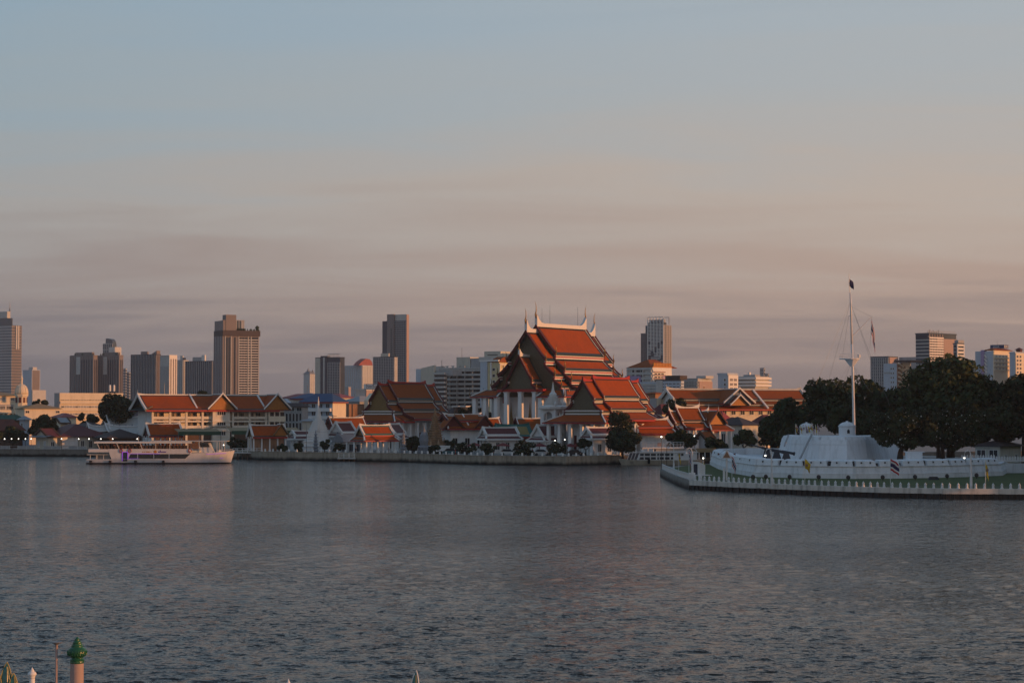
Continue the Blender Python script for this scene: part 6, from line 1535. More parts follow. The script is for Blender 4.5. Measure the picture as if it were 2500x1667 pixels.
r, a, b_, zt = block('signboard', 'white rooftop signboard with dark lettering left of the twin hall gable', 'sign', 888, 932, 934, 937, D, 20, 'grey_metal', cap=False, zb=zrel(949, D) - .2)
rbox(r, -a, 0, -.12, -.02, zrel(949, D), zrel(938, D), 'white_plaster', 'panel'); lettering(r, 'โรงเรียน', (-a / 2, -.14, zrel(943.5, D)), (pi / 2, 0, 0), 1.5, 'dark_red')
for x in (-a * .9, -a * .5, -a * .1): rbox(r, x - .1, x + .1, 0, .2, -1, zrel(949, D) - .21, 'grey_metal', 'post')
r, a, b_, zt = block('apartment_block', 'pink sunlit block under the rooftop signboard', 'building', 868, 892, 916, 953, 700, 40, 'pale_concrete'); rbox(r, .02, .4, .1, b_, -1, zt, 'pink_plaster', 'sunlit_tone_wall'); punch(r, 1, a, b_, zrel(985, 700), zt, 4, 4, .9, .8, 'brown_concrete')  # sun-facing wall painted pink for the low sunlight
house('low_house', 'small cream house with a balcony left of the white chedi', 738, 758, 772, 1027, 1022, 548, 36, 'beige_plaster', 'grey_roof', [(0, 0, 3, 3.2, .9, 1.3, 'glass_dark'), (1, 0, 1, 3.2, 1.0, 1.2, 'rust_wall')])
# behind, between the left twin hall and the great hall
r, a, b_, ze = house('villa', 'dark roofed villa with white dormer windows between the twin hall and the great hall', 1086, 1150, 1182, 1008, 988, 610, 38, 'pale_concrete', 'dark_roof', [(0, 0, 3, 3.5, 1.5, 1.4, 'glass_dark')])
for k in range(2):
    x = -a * (.55 - .3 * k); rbox(r, x - .9, x + .9, -.5, 3, ze + .2, ze + 1.9, 'glass_dark', 'dormer'); rbox(r, x - 1.2, x + 1.2, -.8, 3, ze + 1.9, ze + 2.2, 'white_trim', 'dormer_roof')
p = at(1184, 995, 600); r = empty('water_tank', (p.x, 600, GZ), 0, 'white sunlit water tank on a pole left of the great hall', 'tank')
m = MB(); m.tube([(0, 0, -1), (0, 0, p.z - GZ)], .35, 8); m.build('pole', 'rust_wall', r); m = MB(); m.lathe(0, 0, [(1.0, p.z - GZ), (1.15, p.z - GZ + .4), (1.15, zrel(969, 600)), (.9, zrel(968, 600))], 14); m.build('tank', 'white_plaster', r, smooth=False)
# right of the twin hall: jumble of roofs
house('shophouse', 'rust orange fronted shophouse above the right end of the twin hall roof', 1578, 1600, 1626, 960, 957, 640, 40, 'rust_wall', 'dark_orange_tile')
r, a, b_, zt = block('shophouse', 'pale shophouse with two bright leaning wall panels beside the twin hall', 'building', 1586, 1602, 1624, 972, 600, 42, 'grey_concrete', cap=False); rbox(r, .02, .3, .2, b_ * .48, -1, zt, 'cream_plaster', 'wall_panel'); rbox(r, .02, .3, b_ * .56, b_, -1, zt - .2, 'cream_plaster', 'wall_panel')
house('shophouse', 'low dark red roof at the right of the twin hall', 1588, 1616, 1665, 1010, 986, 570, 40, 'beige_plaster', 'maroon_tile')
house('shophouse', 'maroon roof and pale walls at the left foot of the long hall', 1622, 1645, 1676, 978, 966, 660, 40, 'pale_concrete', 'maroon_tile', [(1, 0, 2, 6.0, 1.5, 1.2, 'glass_dark')])
house('shophouse', 'white walled shophouse with a green awning between the hospital and the long hall', 1592, 1640, 1672, 962, 956, 690, 38, 'pale_concrete', 'grey_roof', [(0, 0, 5, 4.5, 1.5, 1.2, 'glass_dark'), (1, 0, 3, 4.5, 1.5, 1.2, 'rust_wall')])

# ---- left bank
D = 640
r, a, b_, ze = house('cream_building', 'cream sunlit building with a hipped roof at the left edge, joined to the domed turret', -90, -60, 58, 965, 954, D, 62, 'cream_plaster', 'tan_canvas', over=.8)
for px, w, g in ((5, 1.9, 'grey_roof'), (30, 1.2, 'glass_dark'), (45, 2.4, 'glass_dark')):
    y = solveL(-60, D, px, radians(62)); window(r, (0, y, zrel(977, D)), pi / 2, w, .9, g, 'white_trim', 4)
for px in (5, 24, 46):
    y = solveL(-60, D, px, radians(62)); rbox(r, -.6, .02, y - 1.15, y + 1.15, zrel(1001, D), zrel(987, D), 'grey_concrete', 'loggia'); window(r, (0, y, zrel(999, D)), pi / 2, 1.9, 1.0, 'grey_roof', 'white_trim', 4, sill=False)
rbox(r, -.2, .25, 0, b_, zrel(1007, D) - .3, zrel(1002, D), 'cream_plaster', 'cornice')
for k in range(8): window(r, (0, b_ - 1.2 - 1.55 * k, zrel(1012, D)), pi / 2, .9, .5, 'rust_wall', 'cream_plaster', 1, sill=False)
D = 634
r = empty('domed_turret', (gx(52, D), D, GZ), 0, 'cream ribbed dome with a tall spire on an arched drum', 'turret')
Z = lambda y: zrel(y, D)
m = MB(); m.lathe(0, 0, [(1.85, -1), (1.85, Z(968)), (2.15, Z(967)), (2.15, Z(962)), (1.95, Z(962) + .02)], 8, ph=pi / 8); m.build('drum', 'cream_plaster', r)
m = MB(); m.lathe(0, 0, [(2.1, Z(962)), (2.08, Z(956)), (1.85, Z(949)), (1.35, Z(942)), (.75, Z(938.5)), (.5, Z(938))], 16); m.build('dome', 'cream_plaster', r, smooth=True)
for k in range(8):
    an = k * pi / 4 + .2; m = MB(); m.tube([(2.12 * cos(an), 2.12 * sin(an), Z(962)), (2.1 * cos(an), 2.1 * sin(an), Z(956)), (1.87 * cos(an), 1.87 * sin(an), Z(949)), (1.37 * cos(an), 1.37 * sin(an), Z(942)), (.6 * cos(an), .6 * sin(an), Z(938.3))], .09, 5); m.build('dome_rib', 'cream_plaster', r)
m = MB(); m.lathe(0, 0, [(.5, Z(938)), (.36, Z(936)), (.36, Z(926)), (.5, Z(924.5)), (.3, Z(921)), (.1, Z(915)), (.03, Z(904))], 10); m.build('spire', 'cream_plaster', r)
for k in range(8):
    an = k * pi / 4 + pi / 4; m = MB(); m.box(-.35, .35, -1.86, -1.6, Z(983), Z(970)); m.build('window', 'dark_red', r, rz=an)
D = 625
r, a, b_, ze = house('cream_building', 'low cream wing with a tan hipped roof between the dome and the long cream block', 40, 60, 148, 997, 985, D, 62, 'cream_plaster', 'tan_canvas', over=.5)
for px in (67, 141): window(r, (0, solveL(60, D, px, radians(62)), zrel(1008, D)), pi / 2, 1.1, .7, 'glass_dark', 'white_trim', 2, sill=False)
D = 640
r, a, b_, zt = block('cream_building', 'long flat roofed cream block with rows of windows left of the dark tree', 'building', 134, 146, 300, 959, D, 62, 'cream_plaster', cap=False)
for i, y in enumerate((977, 995, 1013)):
    z = zrel(y, D); rbox(r, -.3, .03, .4, b_, z - .1, zrel(y - 5, D), 'rust_wall', 'window_recess')
    rbox(r, -.2, .55, 0, b_, z - 1.1, z - .35, 'cream_plaster', 'sill_band')
    for k in range(22): window(r, (.02, .9 + (b_ - 1.8) * k / 21, z), pi / 2, .75, .55, 'grey_roof' if k % 5 else 'glass_dark', 'white_trim', 2, sill=False)
rbox(r, -a, .4, -.2, b_, zt - 2.2, zt, 'cream_plaster', 'cornice')
rbox(r, -a, .2, -.25, -.01, -1, zt - .02, 'grey_concrete', 'end_wall')  # grey coat puts shade into the colour of this cream end
p = [(268, 'left'), (278, 'right')]
for i, (px, s_) in enumerate(p):
    m = MB(); m.lathe(0, 0, [(.35, 0), (.35, 1.9), (.1, 2.1)], 10); m.build('vent_flue', 'white_metal', loc=(gx(px, 632), 632, gz(955, 632)), label=('left' if i == 0 else 'right') + ' one of the two shiny steel flues on the cream block roof', cat='flue', group='steel flues')
D = 560
house('old_house', 'rusty brown roofed house at the left edge behind the quay', -60, 30, 56, 1050, 1023, D, 35, 'timber', 'rusty_roof')
rr_, a, b_, ze = house('green_shed', 'dark green roofed shed below the cream building at the left edge', -60, 40, 60, 1024, 1012, 600, 35, 'timber', 'green_awning')
house('blue_hut', 'small pale blue hut with a metal roof left of the leafy tree', 48, 60, 72, 1024, 1015, 575, 40, 'pale_blue_plaster', 'grey_roof', [(0, 0, 1, 6.0, .9, 1.0, 'glass_dark')])
house('old_house', 'small red roofed house below the long cream block', 128, 150, 186, 1018, 1008, 600, 55, 'cream_plaster', 'red_metal_roof')
house('old_house', 'cream gabled house with a pale slanting roof beside the leafy tree', 134, 148, 166, 1030, 1019, 585, 55, 'cream_plaster', 'grey_roof', gable=True)
D = 552
r, a, b_, ze = house('riverside_house', 'long riverside house with dark maroon hipped roof and cream walls', 95, 150, 262, 1065, 1035, D, 58, 'beige_plaster', 'maroon_tile', over=.9)
for k, (w, h_) in enumerate(((1.3, 1.3), (1.3, 1.2), (.9, 1.9), (.9, 1.9), (1.0, 1.4))): window(r, (0, b_ * (.1 + .18 * k), 1.0 if h_ < 1.5 else .3), pi / 2, w, h_, 'rust_wall' if k == 0 else 'glass_dark', 'white_trim', 2)
rbox(r, .02, .1, b_ * .02, b_ * .36, -.2, zrel(1066, D) - .05, 'white_plaster', 'white_panel')
r, a, b_, ze = house('riverside_house', 'gabled wing with a pale porch roof at the left of the maroon house', 88, 118, 140, 1064, 1046, 545, 45, 'beige_plaster', 'maroon_tile', [(0, 0, 2, .6, 1.1, 1.6, 'pale_blue_plaster'), (1, 0, 1, .6, 1.1, 1.4, 'glass_dark')], gable=True)
m = MB(); m.slab([(-a - 1, -2.2, zrel(1066, 545)), (1.5, -2.2, zrel(1066, 545)), (1.5, 0, zrel(1063, 545)), (-a - 1, 0, zrel(1063, 545))], .1); m.build('porch_roof', 'grey_roof', r)
r, a, b_, ze = house('riverside_house', 'dark brown roofed house right of the maroon house, behind the boat stern', 240, 268, 345, 1068, 1047, 548, 58, 'timber', 'dark_roof', over=1.2)
r, a, b_, ze = house('riverside_house', 'low dark roof behind the maroon house', 150, 200, 285, 1048, 1030, 566, 50, 'timber', 'dark_roof', over=.8)
# Chinese style temple with white curved roof ridges
D = 572
r = empty('chinese_temple', (gx(330, D), D, GZ), radians(-64), 'white Chinese style temple roof with swooping horned ridges left of the school', 'temple')
def swoop(x0, y0, y1, ze_, zr_, hw, up, nm='roof'):
    for sd in (-1, 1):
        m = MB(); n = 8; P = []
        for i in range(n + 1):
            t = i / n; e = abs(2 * t - 1) ** 3 * up; P.append((y0 + (y1 - y0) * t, e))
        vs_ = []; 
        for y, e in P: vs_ += [(x0, y, zr_ + e), (x0 + sd * hw * .5, y, (zr_ + ze_) / 2 - .35 + e * .6), (x0 + sd * hw, y, ze_ + e * .5)]
        vs_ += [(x, y, z - .18) for x, y, z in vs_]
        N3 = (n + 1) * 3; fs = []
        for i in range(n):
            for k in range(2): q = i * 3 + k; fs += [(q, q + 1, q + 4, q + 3), (q + N3, q + 3 + N3, q + 4 + N3, q + 1 + N3)]
            q = i * 3; fs += [(q + 2, q + 2 + N3, q + 5 + N3, q + 5), (q, q + 3, q + 3 + N3, q + N3)]
        for i in (0, n):
            for k in range(2): q = i * 3 + k; fs.append((q, q + N3, q + 1 + N3, q + 1))
        m.add(vs_, fs); m.build(nm, 'pale_concrete', r)
        for y, s_ in ((y0, -1), (y1, 1)):
            b2 = MB(); b2.tube([(x0 + sd * hw, y, ze_ + up * .5 + .1), (x0 + sd * hw * .5, y, (zr_ + ze_) / 2 - .2 + up * .6), (x0, y, zr_ + up + .1), (x0, y + s_ * .5, zr_ + up + .9)], [.2, .2, .22, .05], 5); b2.build('verge_ridge', 'white_plaster', r)
    m = MB(); m.tube([(x0, y, zr_ + e + .18) for y, e in P], .22, 6); m.build('ridge', 'white_plaster', r)
    for k in range(5): f = MB(); y = y0 + (y1 - y0) * (.2 + .15 * k); f.lathe(x0, y, [(.12, zr_ + .2), (.22, zr_ + .5), (.05, zr_ + .9)], 5); f.build('ridge_figure', 'grey_stone', r)
swoop(-4.5, -7.5, 5, zrel(1045, D), zrel(1020, D), 5.5, 1.3)
swoop(3.0, -9.5, 2.5, zrel(1058, D), zrel(1042, D), 4.0, .9)
swoop(2.5, -14.5, -8.5, zrel(1052, D), zrel(1041, D), 3.0, .8)
rbox(r, -8, 5.5, -13, 4, -.6, zrel(1056, D), 'grey_concrete', 'wall')
for k in range(5): window(r, (5.5, -11 + 3.2 * k, .6), pi / 2, 1.2, 1.5, 'glass_dark', 'rust_wall', 2)
# quay railing of the left bank and its globe lamps
qp = along([far_edge[2], far_edge[3]], 2.6, 0)
r = empty('quay_railing', (qp[0][0].x, qp[0][0].y, GZ), 0, 'pale railing with posts along the left quay in front of the houses', 'railing')
pm_ = MB(); pm_.box(-.09, .09, -.09, .09, 0, 1.05); PM = pm_.mesh('post', 'pale_concrete')
o0 = qp[0][0]
for p, d in qp: inst(PM, 'post', r, (p.x - o0.x + .3 * -d.y, p.y - o0.y + .5, .1), (0, 0, atan2(d.y, d.x)))
for z in (.45, 1.05): m = MB(); m.bar((0, .5, z), (qp[-1][0].x - o0.x, qp[-1][0].y - o0.y + .5, z), .07, .07); m.build('rail', 'pale_concrete', r)
pn = MB(); pn.box(.12, 2.46, -.02, .02, .15, .95); PN = pn.mesh('panel', 'grey_concrete')
for i, (p, d) in enumerate(qp[:-1]):
    if i % 3 != 1: inst(PN, 'panel', r, (p.x - o0.x, p.y - o0.y + .5, .1), (0, 0, atan2(d.y, d.x)))
for i, (px, D, where) in enumerate(((11, 541, 'first from the left edge'), (28, 541, 'second from the left edge'), (45, 540, 'third from the left edge'), (62, 540, 'fourth from the left edge'), (76, 540, 'fifth from the left edge'), (150, 538, 'at the left corner of the maroon house'), (192, 537, 'in the middle of the maroon house'), (217, 537, 'right of the middle of the maroon house'), (246, 536, 'above the stern of the cruise boat'), (275, 536, 'second above the cruise boat roof'), (335, 534, 'beside the Chinese temple'))):
    lamp('lit globe lamp post on the left quay, ' + where, px, 1092, D, 1071, 1, GZ, mm='black_metal', hook=False, r0=.06, bulb=.15, group='globe lamps on the left quay')
for px, D, y, lab in ((748, 497, 1030, 'tall street lamp pole left of the white chedi'), (1384, 447, 1062, 'slim street lamp pole left of the feathery tree'),):
    lamp(lab, px, 1105, D, y, -1, GZ, glow=False, mm='grey_metal', r0=.07)
for px, y, D, lab in ((692, 1028, 570, 'lit wall lamp at the corner of the school and the arcade house'), (829, 1028, 560, 'lit lamp beside the pink wall'), (1355, 1075, 472, 'lit lamp by the river facing white sala'), (1379, 1073, 470, 'lit lamp at the left twin hall column'), (1695, 1064, 475, 'lit lamp under the trees left of the gate house'), (546, 1086, 512, 'lit lamp above the bow of the cruise boat')):
    lamp(lab, px, 1105, D, y, 1, GZ, mm='black_metal', hook=False, r0=.05, bulb=.14)
# utility pole with transformer
p = at(813, 1105, 520); r = empty('utility_pole', (p.x, 520, GZ), 0, 'concrete utility pole with a transformer in front of the pink wall', 'utility pole')
H = zrel(1012, 520); m = MB(); m.tube([(0, 0, -1), (0, 0, H)], [.2, .14], 6); m.build('pole', 'grey_concrete', r); m = MB(); m.lathe(.45, 0, [(.3, H - 3), (.3, H - 1.9)], 10); m.build('transformer', 'black_metal', r); m = MB(); m.bar((-1, 0, H - .4), (1, 0, H - .4), .12, .12); m.build('crossarm', 'timber', r)
# red and white mast right of the school
p = at(777, 1000, 560); r = empty('radio_mast', (gx(779, 575), 575, GZ), 0, 'thin red and white mast rising behind the white chedi', 'mast')
H = zrel(968, 575)
for k in range(5): m = MB(); z0 = H - 6 + k * 1.2; m.tube([(0, 0, z0), (0, 0, z0 + 1.2)], .12, 6); m.build('mast_section', 'red_paint' if k % 2 == 0 else 'white_metal', r)
m = MB(); m.tube([(0, 0, -1), (0, 0, H - 6)], .12, 6); m.build('mast_base', 'white_metal', r)
# far quay posts, jetty, landing
pm_ = MB(); pm_.frus(0, 0, 0, .5, .16, .16, .14, .14); pm_.frus(0, 0, .501, .68, .18, .18, .05, .05); QPM = pm_.mesh('quay_post', 'white_plaster')
for p, d in along(far_edge[5:10], 2.45, .6):
    tag(inst(QPM, 'quay_post', None, (p.x - d.y * .5, p.y + d.x * .5, GZ + .39), (0, 0, atan2(d.y, d.x))), 'small white post on the river wall in front of the temple', 'post', 'posts on the temple river wall')
def jetty(label, pl, pr, D, depth, zt, piles=7):
    x0, x1 = gx(pl, D), gx(pr, D); r = empty('jetty', (x0, D, 0), 0, label, 'jetty'); L_ = x1 - x0
    rbox(r, 0, L_, 0, depth, zt - .3, zt, 'pale_concrete', 'deck')
    for k in range(piles):
        x = .3 + (L_ - .6) * k / (piles - 1); m = MB(); m.tube([(x, .3, -1.5), (x, .3, zt - .3)], .18, 6); m.build('pile', 'timber', r)
        q = MB(); q.box(x - .07, x + .07, .1, .24, zt, zt + 1.05); q.build('rail_post', 'white_metal', r)
    for z in (.5, 1.0): q = MB(); q.box(.2, L_ - .2, .13, .21, zt + z, zt + z + .09); q.build('rail', 'white_metal', r)
jetty('white railed jetty on dark piles right of the cruise boat bow', 566, 642, 499, 8, 1.75)
jetty('low landing stage with white rails at the river wall below the shrine', 824, 868, 478, 3.4, .85, 4)
# ------------------------------------------------------------------ trees
LEAFN = 0
def crown_mesh(name, clumps, n, size, seed, mats, blossoms=0, bsize=.25, flat=.6):
    """many leaf sized faces spread over and through the clumps of a crown"""
    rng = np.random.RandomState(seed)
    C = np.array([c[:3] for c in clumps]); R = np.array([c[3] for c in clumps])
    w = R ** 2; w = w / w.sum()
    k = rng.choice(len(C), n, p=w)
    d = rng.randn(n, 3); d /= np.linalg.norm(d, axis=1)[:, None]
    rad = R[k] * (1 - .55 * rng.rand(n) ** 2.2)
    P = C[k] + d * rad[:, None] * np.array([1, 1, .8])
    nrm = d + rng.randn(n, 3) * .75; nrm /= np.linalg.norm(nrm, axis=1)[:, None]
    t = np.cross(nrm, rng.randn(n, 3)); t /= np.linalg.norm(t, axis=1)[:, None]
    b_ = np.cross(nrm, t)
    s_ = size * (.55 + .9 * rng.rand(n))[:, None]
    V = np.stack([P - t * s_, P - b_ * s_ * flat + nrm * s_ * .18, P + t * s_, P + b_ * s_ * flat + nrm * s_ * .18], 1).reshape(-1, 3)
    me = bpy.data.meshes.new(name)
    me.vertices.add(4 * n); me.vertices.foreach_set('co', V.ravel())
    me.loops.add(4 * n); me.loops.foreach_set('vertex_index', np.arange(4 * n, dtype=np.int32))
    me.polygons.add(n); me.polygons.foreach_set('loop_start', (np.arange(n) * 4).astype(np.int32)); me.polygons.foreach_set('loop_total', np.full(n, 4, np.int32))
    for m_ in mats: me.materials.append(MAT[m_])
    me.polygons.foreach_set('material_index', (rng.rand(n) * len(mats)).astype(np.int32))
    me.update(); me.validate()
    return me, C, R
def tree(label, px, D, crown, seed, zg=GZ, mats=('leaf_0', 'leaf_1'), n=2600, size=.42, trunk=.35, nclump=16, lean=0, blossom=0, name='leafy_tree', group=None, drop=.0, cat='tree'):
    """crown: pixel box (left, top, right, bottom) at distance D; depth like its width"""
    l, t, rr_, b_ = crown
    x0, x1, z0, z1 = gx(l, D), gx(rr_, D), gz(b_, D), gz(t, D)
    base = Vector((gx(px, D), D, zg))
    r = empty(name, base, 0, label, cat, group)
    rng = random.Random(seed)
    cx_, cz_, ax, az = (x0 + x1) / 2 - base.x, (z0 + z1) / 2 - zg, (x1 - x0) / 2, (z1 - z0) / 2
    ay = min(ax, 9.0)
    clumps = []
    rc = min(ax, az) * .42
    for i in range(nclump):
        for _ in range(40):
            u, v, w = rng.uniform(-1, 1), rng.uniform(-1, 1), rng.uniform(-1, 1)
            if u * u + v * v + w * w < 1 and u * u + v * v + w * w > .12: break
        q = rc * rng.uniform(.6, 1.15)
        # broad at the shoulders, ragged underneath
        clumps.append((cx_ + u * (ax - q * .7), v * (ay - min(ay * .5, q * .7)), cz_ + (w if w > 0 else w * .85) * (az - q * .6), q))
    me, C, R = crown_mesh('crown', clumps, n, size, seed, mats)
    inst(me, 'crown', r)
    lo = min(c[2] for c in clumps)
    fork = max(.6, (z0 - zg) * .9 + az * .25)
    tb = MB(); tb.tube([(0, 0, -.4), (lean * .3, 0, fork * .5), (lean, 0, fork)], [trunk * 1.25, trunk, trunk * .8], 8)
    tb.build('trunk', 'bark', r, smooth=True)
    order = sorted(clumps, key=lambda c: -c[3])[:7]
    for c in order:
        lb = MB(); a = Vector((lean, 0, fork * .92)); e = Vector(c[:3]); mid = (a + e) / 2 + Vector((rng.uniform(-.4, .4), 0, -.1 * (e - a).length))
        lb.tube([a, mid, e], [trunk * .5, trunk * .32, trunk * .1], 5); lb.build('limb', 'bark', r)
    if blossom:
        bm2, _, _ = crown_mesh('blossoms', [(c[0], c[1], c[2], c[3] * 1.04) for c in clumps], blossom, .13, seed + 99, ('blossom',), flat=.9)
        tag(inst(bm2, 'blossoms', r), kind='stuff')
    return r
DK_ = ('leaf_1', 'leaf_1', 'leaf_3'); MD = ('leaf_0', 'leaf_1'); LT = ('leaf_2', 'leaf_4', 'leaf_0')
FT = 'trees behind the fort'
# fort trees
tree('broad dark tree rising behind the flagpole', 2062, 392, (1940, 914, 2190, 1070), 1, FZ, MD, 9500, .46, .6, 46, group=FT)
tree('dark tree left of the flagpole above the flag cluster', 1950, 400, (1852, 972, 1990, 1085), 2, FZ, MD, 6400, .46, .5, 34, group=FT)
tree('dark tree behind the guns beside the cream house', 1893, 410, (1845, 985, 1940, 1100), 3, FZ, DK_, 3800, .45, .4, 18, group=FT)
tree('biggest tree of the picture with a high bright green crown', 2320, 372, (2186, 864, 2466, 1070), 4, FZ, ('leaf_0', 'leaf_2', 'leaf_0', 'leaf_4'), 13500, .46, .75, 60, group=FT)
tree('tree filling the gap between the flagpole and the biggest tree', 2180, 385, (2110, 936, 2260, 1085), 5, FZ, MD, 6000, .46, .45, 30, group=FT)
tree('dark tree cut by the right edge of the picture', 2500, 365, (2425, 895, 2580, 1060), 6, FZ, DK_, 6000, .5, .5, 26, group=FT)
tree('dense dark tree low at the right end of the fort', 2440, 358, (2380, 985, 2520, 1085), 7, FZ, DK_, 5000, .46, .4, 20, group=FT)
tree('spreading blossoming tree leaning over the right half of the fort', 2196, 333, (2118, 985, 2300, 1105), 8, 4.0, ('leaf_3', 'leaf_1'), 6400, .33, .45, 30, blossom=420, group='blossoming trees on the fort', lean=.4)
tree('second spreading blossoming tree right of the leaning one', 2300, 336, (2240, 975, 2425, 1108), 9, 4.0, ('leaf_3', 'leaf_1'), 7000, .33, .4, 30, blossom=420, group='blossoming trees on the fort')
tree('low dark tree between the guns and the fort bastion', 1925, 380, (1880, 1030, 1965, 1100), 10, FZ, DK_, 3000, .42, .3, 14, group=FT)
tree('dark tree filling the back of the fort behind the turret', 2085, 382, (2020, 985, 2150, 1080), 11, FZ, DK_, 4600, .46, .4, 18, group=FT)
tree('low dark tree filling the back of the fort under the biggest tree', 2290, 366, (2200, 985, 2345, 1100), 12, FZ, DK_, 5200, .44, .4, 24, group=FT)
tree('low dark tree between the biggest tree and the guard house', 2385, 364, (2325, 985, 2450, 1100), 13, FZ, DK_, 5200, .44, .4, 24, group=FT)
tree('low dark tree behind the right side of the bastion', 2140, 376, (2075, 990, 2205, 1100), 14, FZ, DK_, 5200, .44, .4, 24, group=FT)
# temple bank, left to right
tree('big dark tree in front of the long cream block', 285, 575, (233, 950, 332, 1050), 20, mats=DK_, n=5200, size=.5, trunk=.5, nclump=26)
tree('low green tree left of the big dark tree', 210, 580, (182, 1003, 240, 1045), 21, mats=MD, n=2200, size=.42)
tree('round leafy tree behind the left quay', 106, 562, (66, 1008, 142, 1072), 22, mats=DK_, n=3800, size=.45, nclump=22)
tree('dark bushy tree at the left edge above the quay lamps', 30, 552, (-20, 1035, 75, 1085), 23, mats=DK_, n=3200, size=.4, nclump=20)
tree('small treetop behind the cream wing', 92, 680, (76, 975, 122, 1000), 24, mats=DK_, n=1200, size=.5, nclump=8)
tree('small round tree in front of the white chedi', 793, 494, (780, 1068, 808, 1100), 25, mats=DK_, n=1400, size=.25, trunk=.15, nclump=10)
tree('clipped bush row beside the small riverside pavilion', 690, 500, (676, 1080, 702, 1106), 26, mats=MD, n=1300, size=.25, trunk=.12, nclump=8)
tree('dark bush right of the jetty pavilion columns', 725, 500, (712, 1078, 742, 1106), 27, mats=MD, n=1300, size=.25, trunk=.12, nclump=8)
tree('leafy tree behind the jetty left of the small pavilion', 585, 512, (556, 1062, 606, 1102), 28, mats=DK_, n=2200, size=.3, trunk=.18, nclump=14)
tree('dark bush beside the low grey shrine', 825, 490, (812, 1080, 846, 1106), 29, mats=DK_, n=1300, size=.25, trunk=.12, nclump=9)
tree('dark tree between the twin hall columns and the grey chedi', 1008, 490, (985, 1062, 1030, 1105), 30, mats=DK_, n=2200, size=.3, trunk=.18, nclump=14)
tree('low dark bush at the foot of the stone chedi', 1062, 476, (1040, 1086, 1088, 1112), 31, mats=DK_, n=1500, size=.25, trunk=.12, nclump=10)
tree('dark tree between the stone chedi and the crossing gable building', 1095, 490, (1082, 1066, 1112, 1104), 32, mats=DK_, n=1300, size=.28, trunk=.15, nclump=9)
tree('dark tree behind the villa dormers left of the great hall', 1150, 545, (1115, 990, 1200, 1035), 33, mats=DK_, n=3000, size=.4, nclump=18)
tree('leafy green bush in front of the wide white sala', 1190, 470, (1168, 1080, 1215, 1112), 34, mats=MD, n=2000, size=.27, trunk=.14, nclump=12)
for i, (px, box, lab) in enumerate(((1135, (1108, 1078, 1166, 1112), 'white flowering frangipani left of the wide white sala'), (1276, (1243, 1074, 1312, 1116), 'white flowering frangipani right of the wide white sala'), (1358, (1326, 1078, 1390, 1116), 'white flowering frangipani below the white spired shrine'))):
    tree(lab, px, 456 if i else 462, box, 40 + i, mats=DK_, n=2000, size=.26, trunk=.13, nclump=16, blossom=230, name='frangipani_tree', group='frangipani trees on the river wall')
tree('dark round clipped tree in front of the nearer twin hall', 1430, 452, (1410, 1068, 1449, 1100), 44, mats=DK_, n=2400, size=.27, trunk=.16, nclump=14)
tree('tall feathery tree in front of the nearer twin hall', 1515, 452, (1482, 995, 1552, 1085), 45, mats=('leaf_3', 'leaf_1'), n=2600, size=.26, trunk=.25, nclump=34)
tree('dense dark tree at the foot of the feathery tree', 1520, 448, (1475, 1040, 1568, 1112), 46, mats=DK_, n=4600, size=.32, trunk=.25, nclump=26)
tree('leafy tree left of the gate house', 1655, 470, (1612, 1050, 1706, 1108), 47, mats=MD, n=4200, size=.34, trunk=.22, nclump=24)
tree('leafy tree right of the gate house', 1742, 468, (1716, 1062, 1775, 1112), 48, mats=MD, n=3000, size=.32, trunk=.2, nclump=18)
tree('round green tree in front of the cream house', 1815, 470, (1778, 1048, 1856, 1098), 49, mats=LT, n=3600, size=.34, trunk=.22, nclump=20)
tree('dark tree right of the cream house', 1872, 480, (1838, 1020, 1905, 1095), 50, mats=DK_, n=3000, size=.38, trunk=.25, nclump=18)
tree('dark treetop beside the low maroon roof right of the twin hall', 1648, 560, (1618, 965, 1680, 1040), 51, mats=DK_, n=2600, size=.4, nclump=16)
tree('dark treetop above the school roof ridge', 500, 640, (478, 950, 524, 985), 52, mats=DK_, n=1300, size=.45, nclump=8)
# unseen trees and a building, added off frame to shade fort and quays
rb = random.Random(3)
WORDS = ['first', 'second', 'third', 'fourth', 'fifth', 'sixth', 'seventh', 'eighth', 'ninth', 'tenth', 'eleventh', 'twelfth', 'thirteenth']
for i, (x, y, h) in enumerate(((104, 255, 20), (98, 272, 20), (106, 289, 22), (112, 306, 23), (116, 324, 22), (118, 343, 23), (122, 362, 22), (127, 384, 20), (134, 405, 19), (141, 424, 19), (149, 443, 18), (158, 462, 18), (168, 482, 17))):
    base = (x, y, FZ); r = empty('offscreen_shade_tree', base, 0, 'big unseen tree added for shade outside the right edge of the picture, %s from the river' % WORDS[i], 'tree', 'trees outside the right edge')
    cl = []
    for k in range(26): cl.append((rb.uniform(-5, 5), rb.uniform(-7, 7), rb.uniform(h * .16, h * .84), rb.uniform(2.6, 3.9)))
    me, C, R = crown_mesh('crown', cl, 3400, .8, 200 + i, MD); inst(me, 'crown', r)
    tb = MB(); tb.tube([(0, 0, -.4), (0, 0, h * .6)], [.6, .3], 8); tb.build('trunk', 'bark', r)
r = empty('offscreen_shade_building', (142, 245, FZ), radians(-9), 'long white unseen building added for shade outside the right edge of the picture', 'building')  # unseen building added to close gaps in the tree shade
rbox(r, 0, 14, 0, 150, -.5, 11.5, 'white_plaster', 'wall'); hip(r, 0, 14, 0, 150, 11.5, 15.5, 'maroon_tile', 1.2)
for k in range(24):
    for z in (1.2, 4.8, 8.4): window(r, (0, 4 + 6.2 * k, z), -pi / 2, 1.8, 1.8, 'glass_dark', 'white_trim', 2)
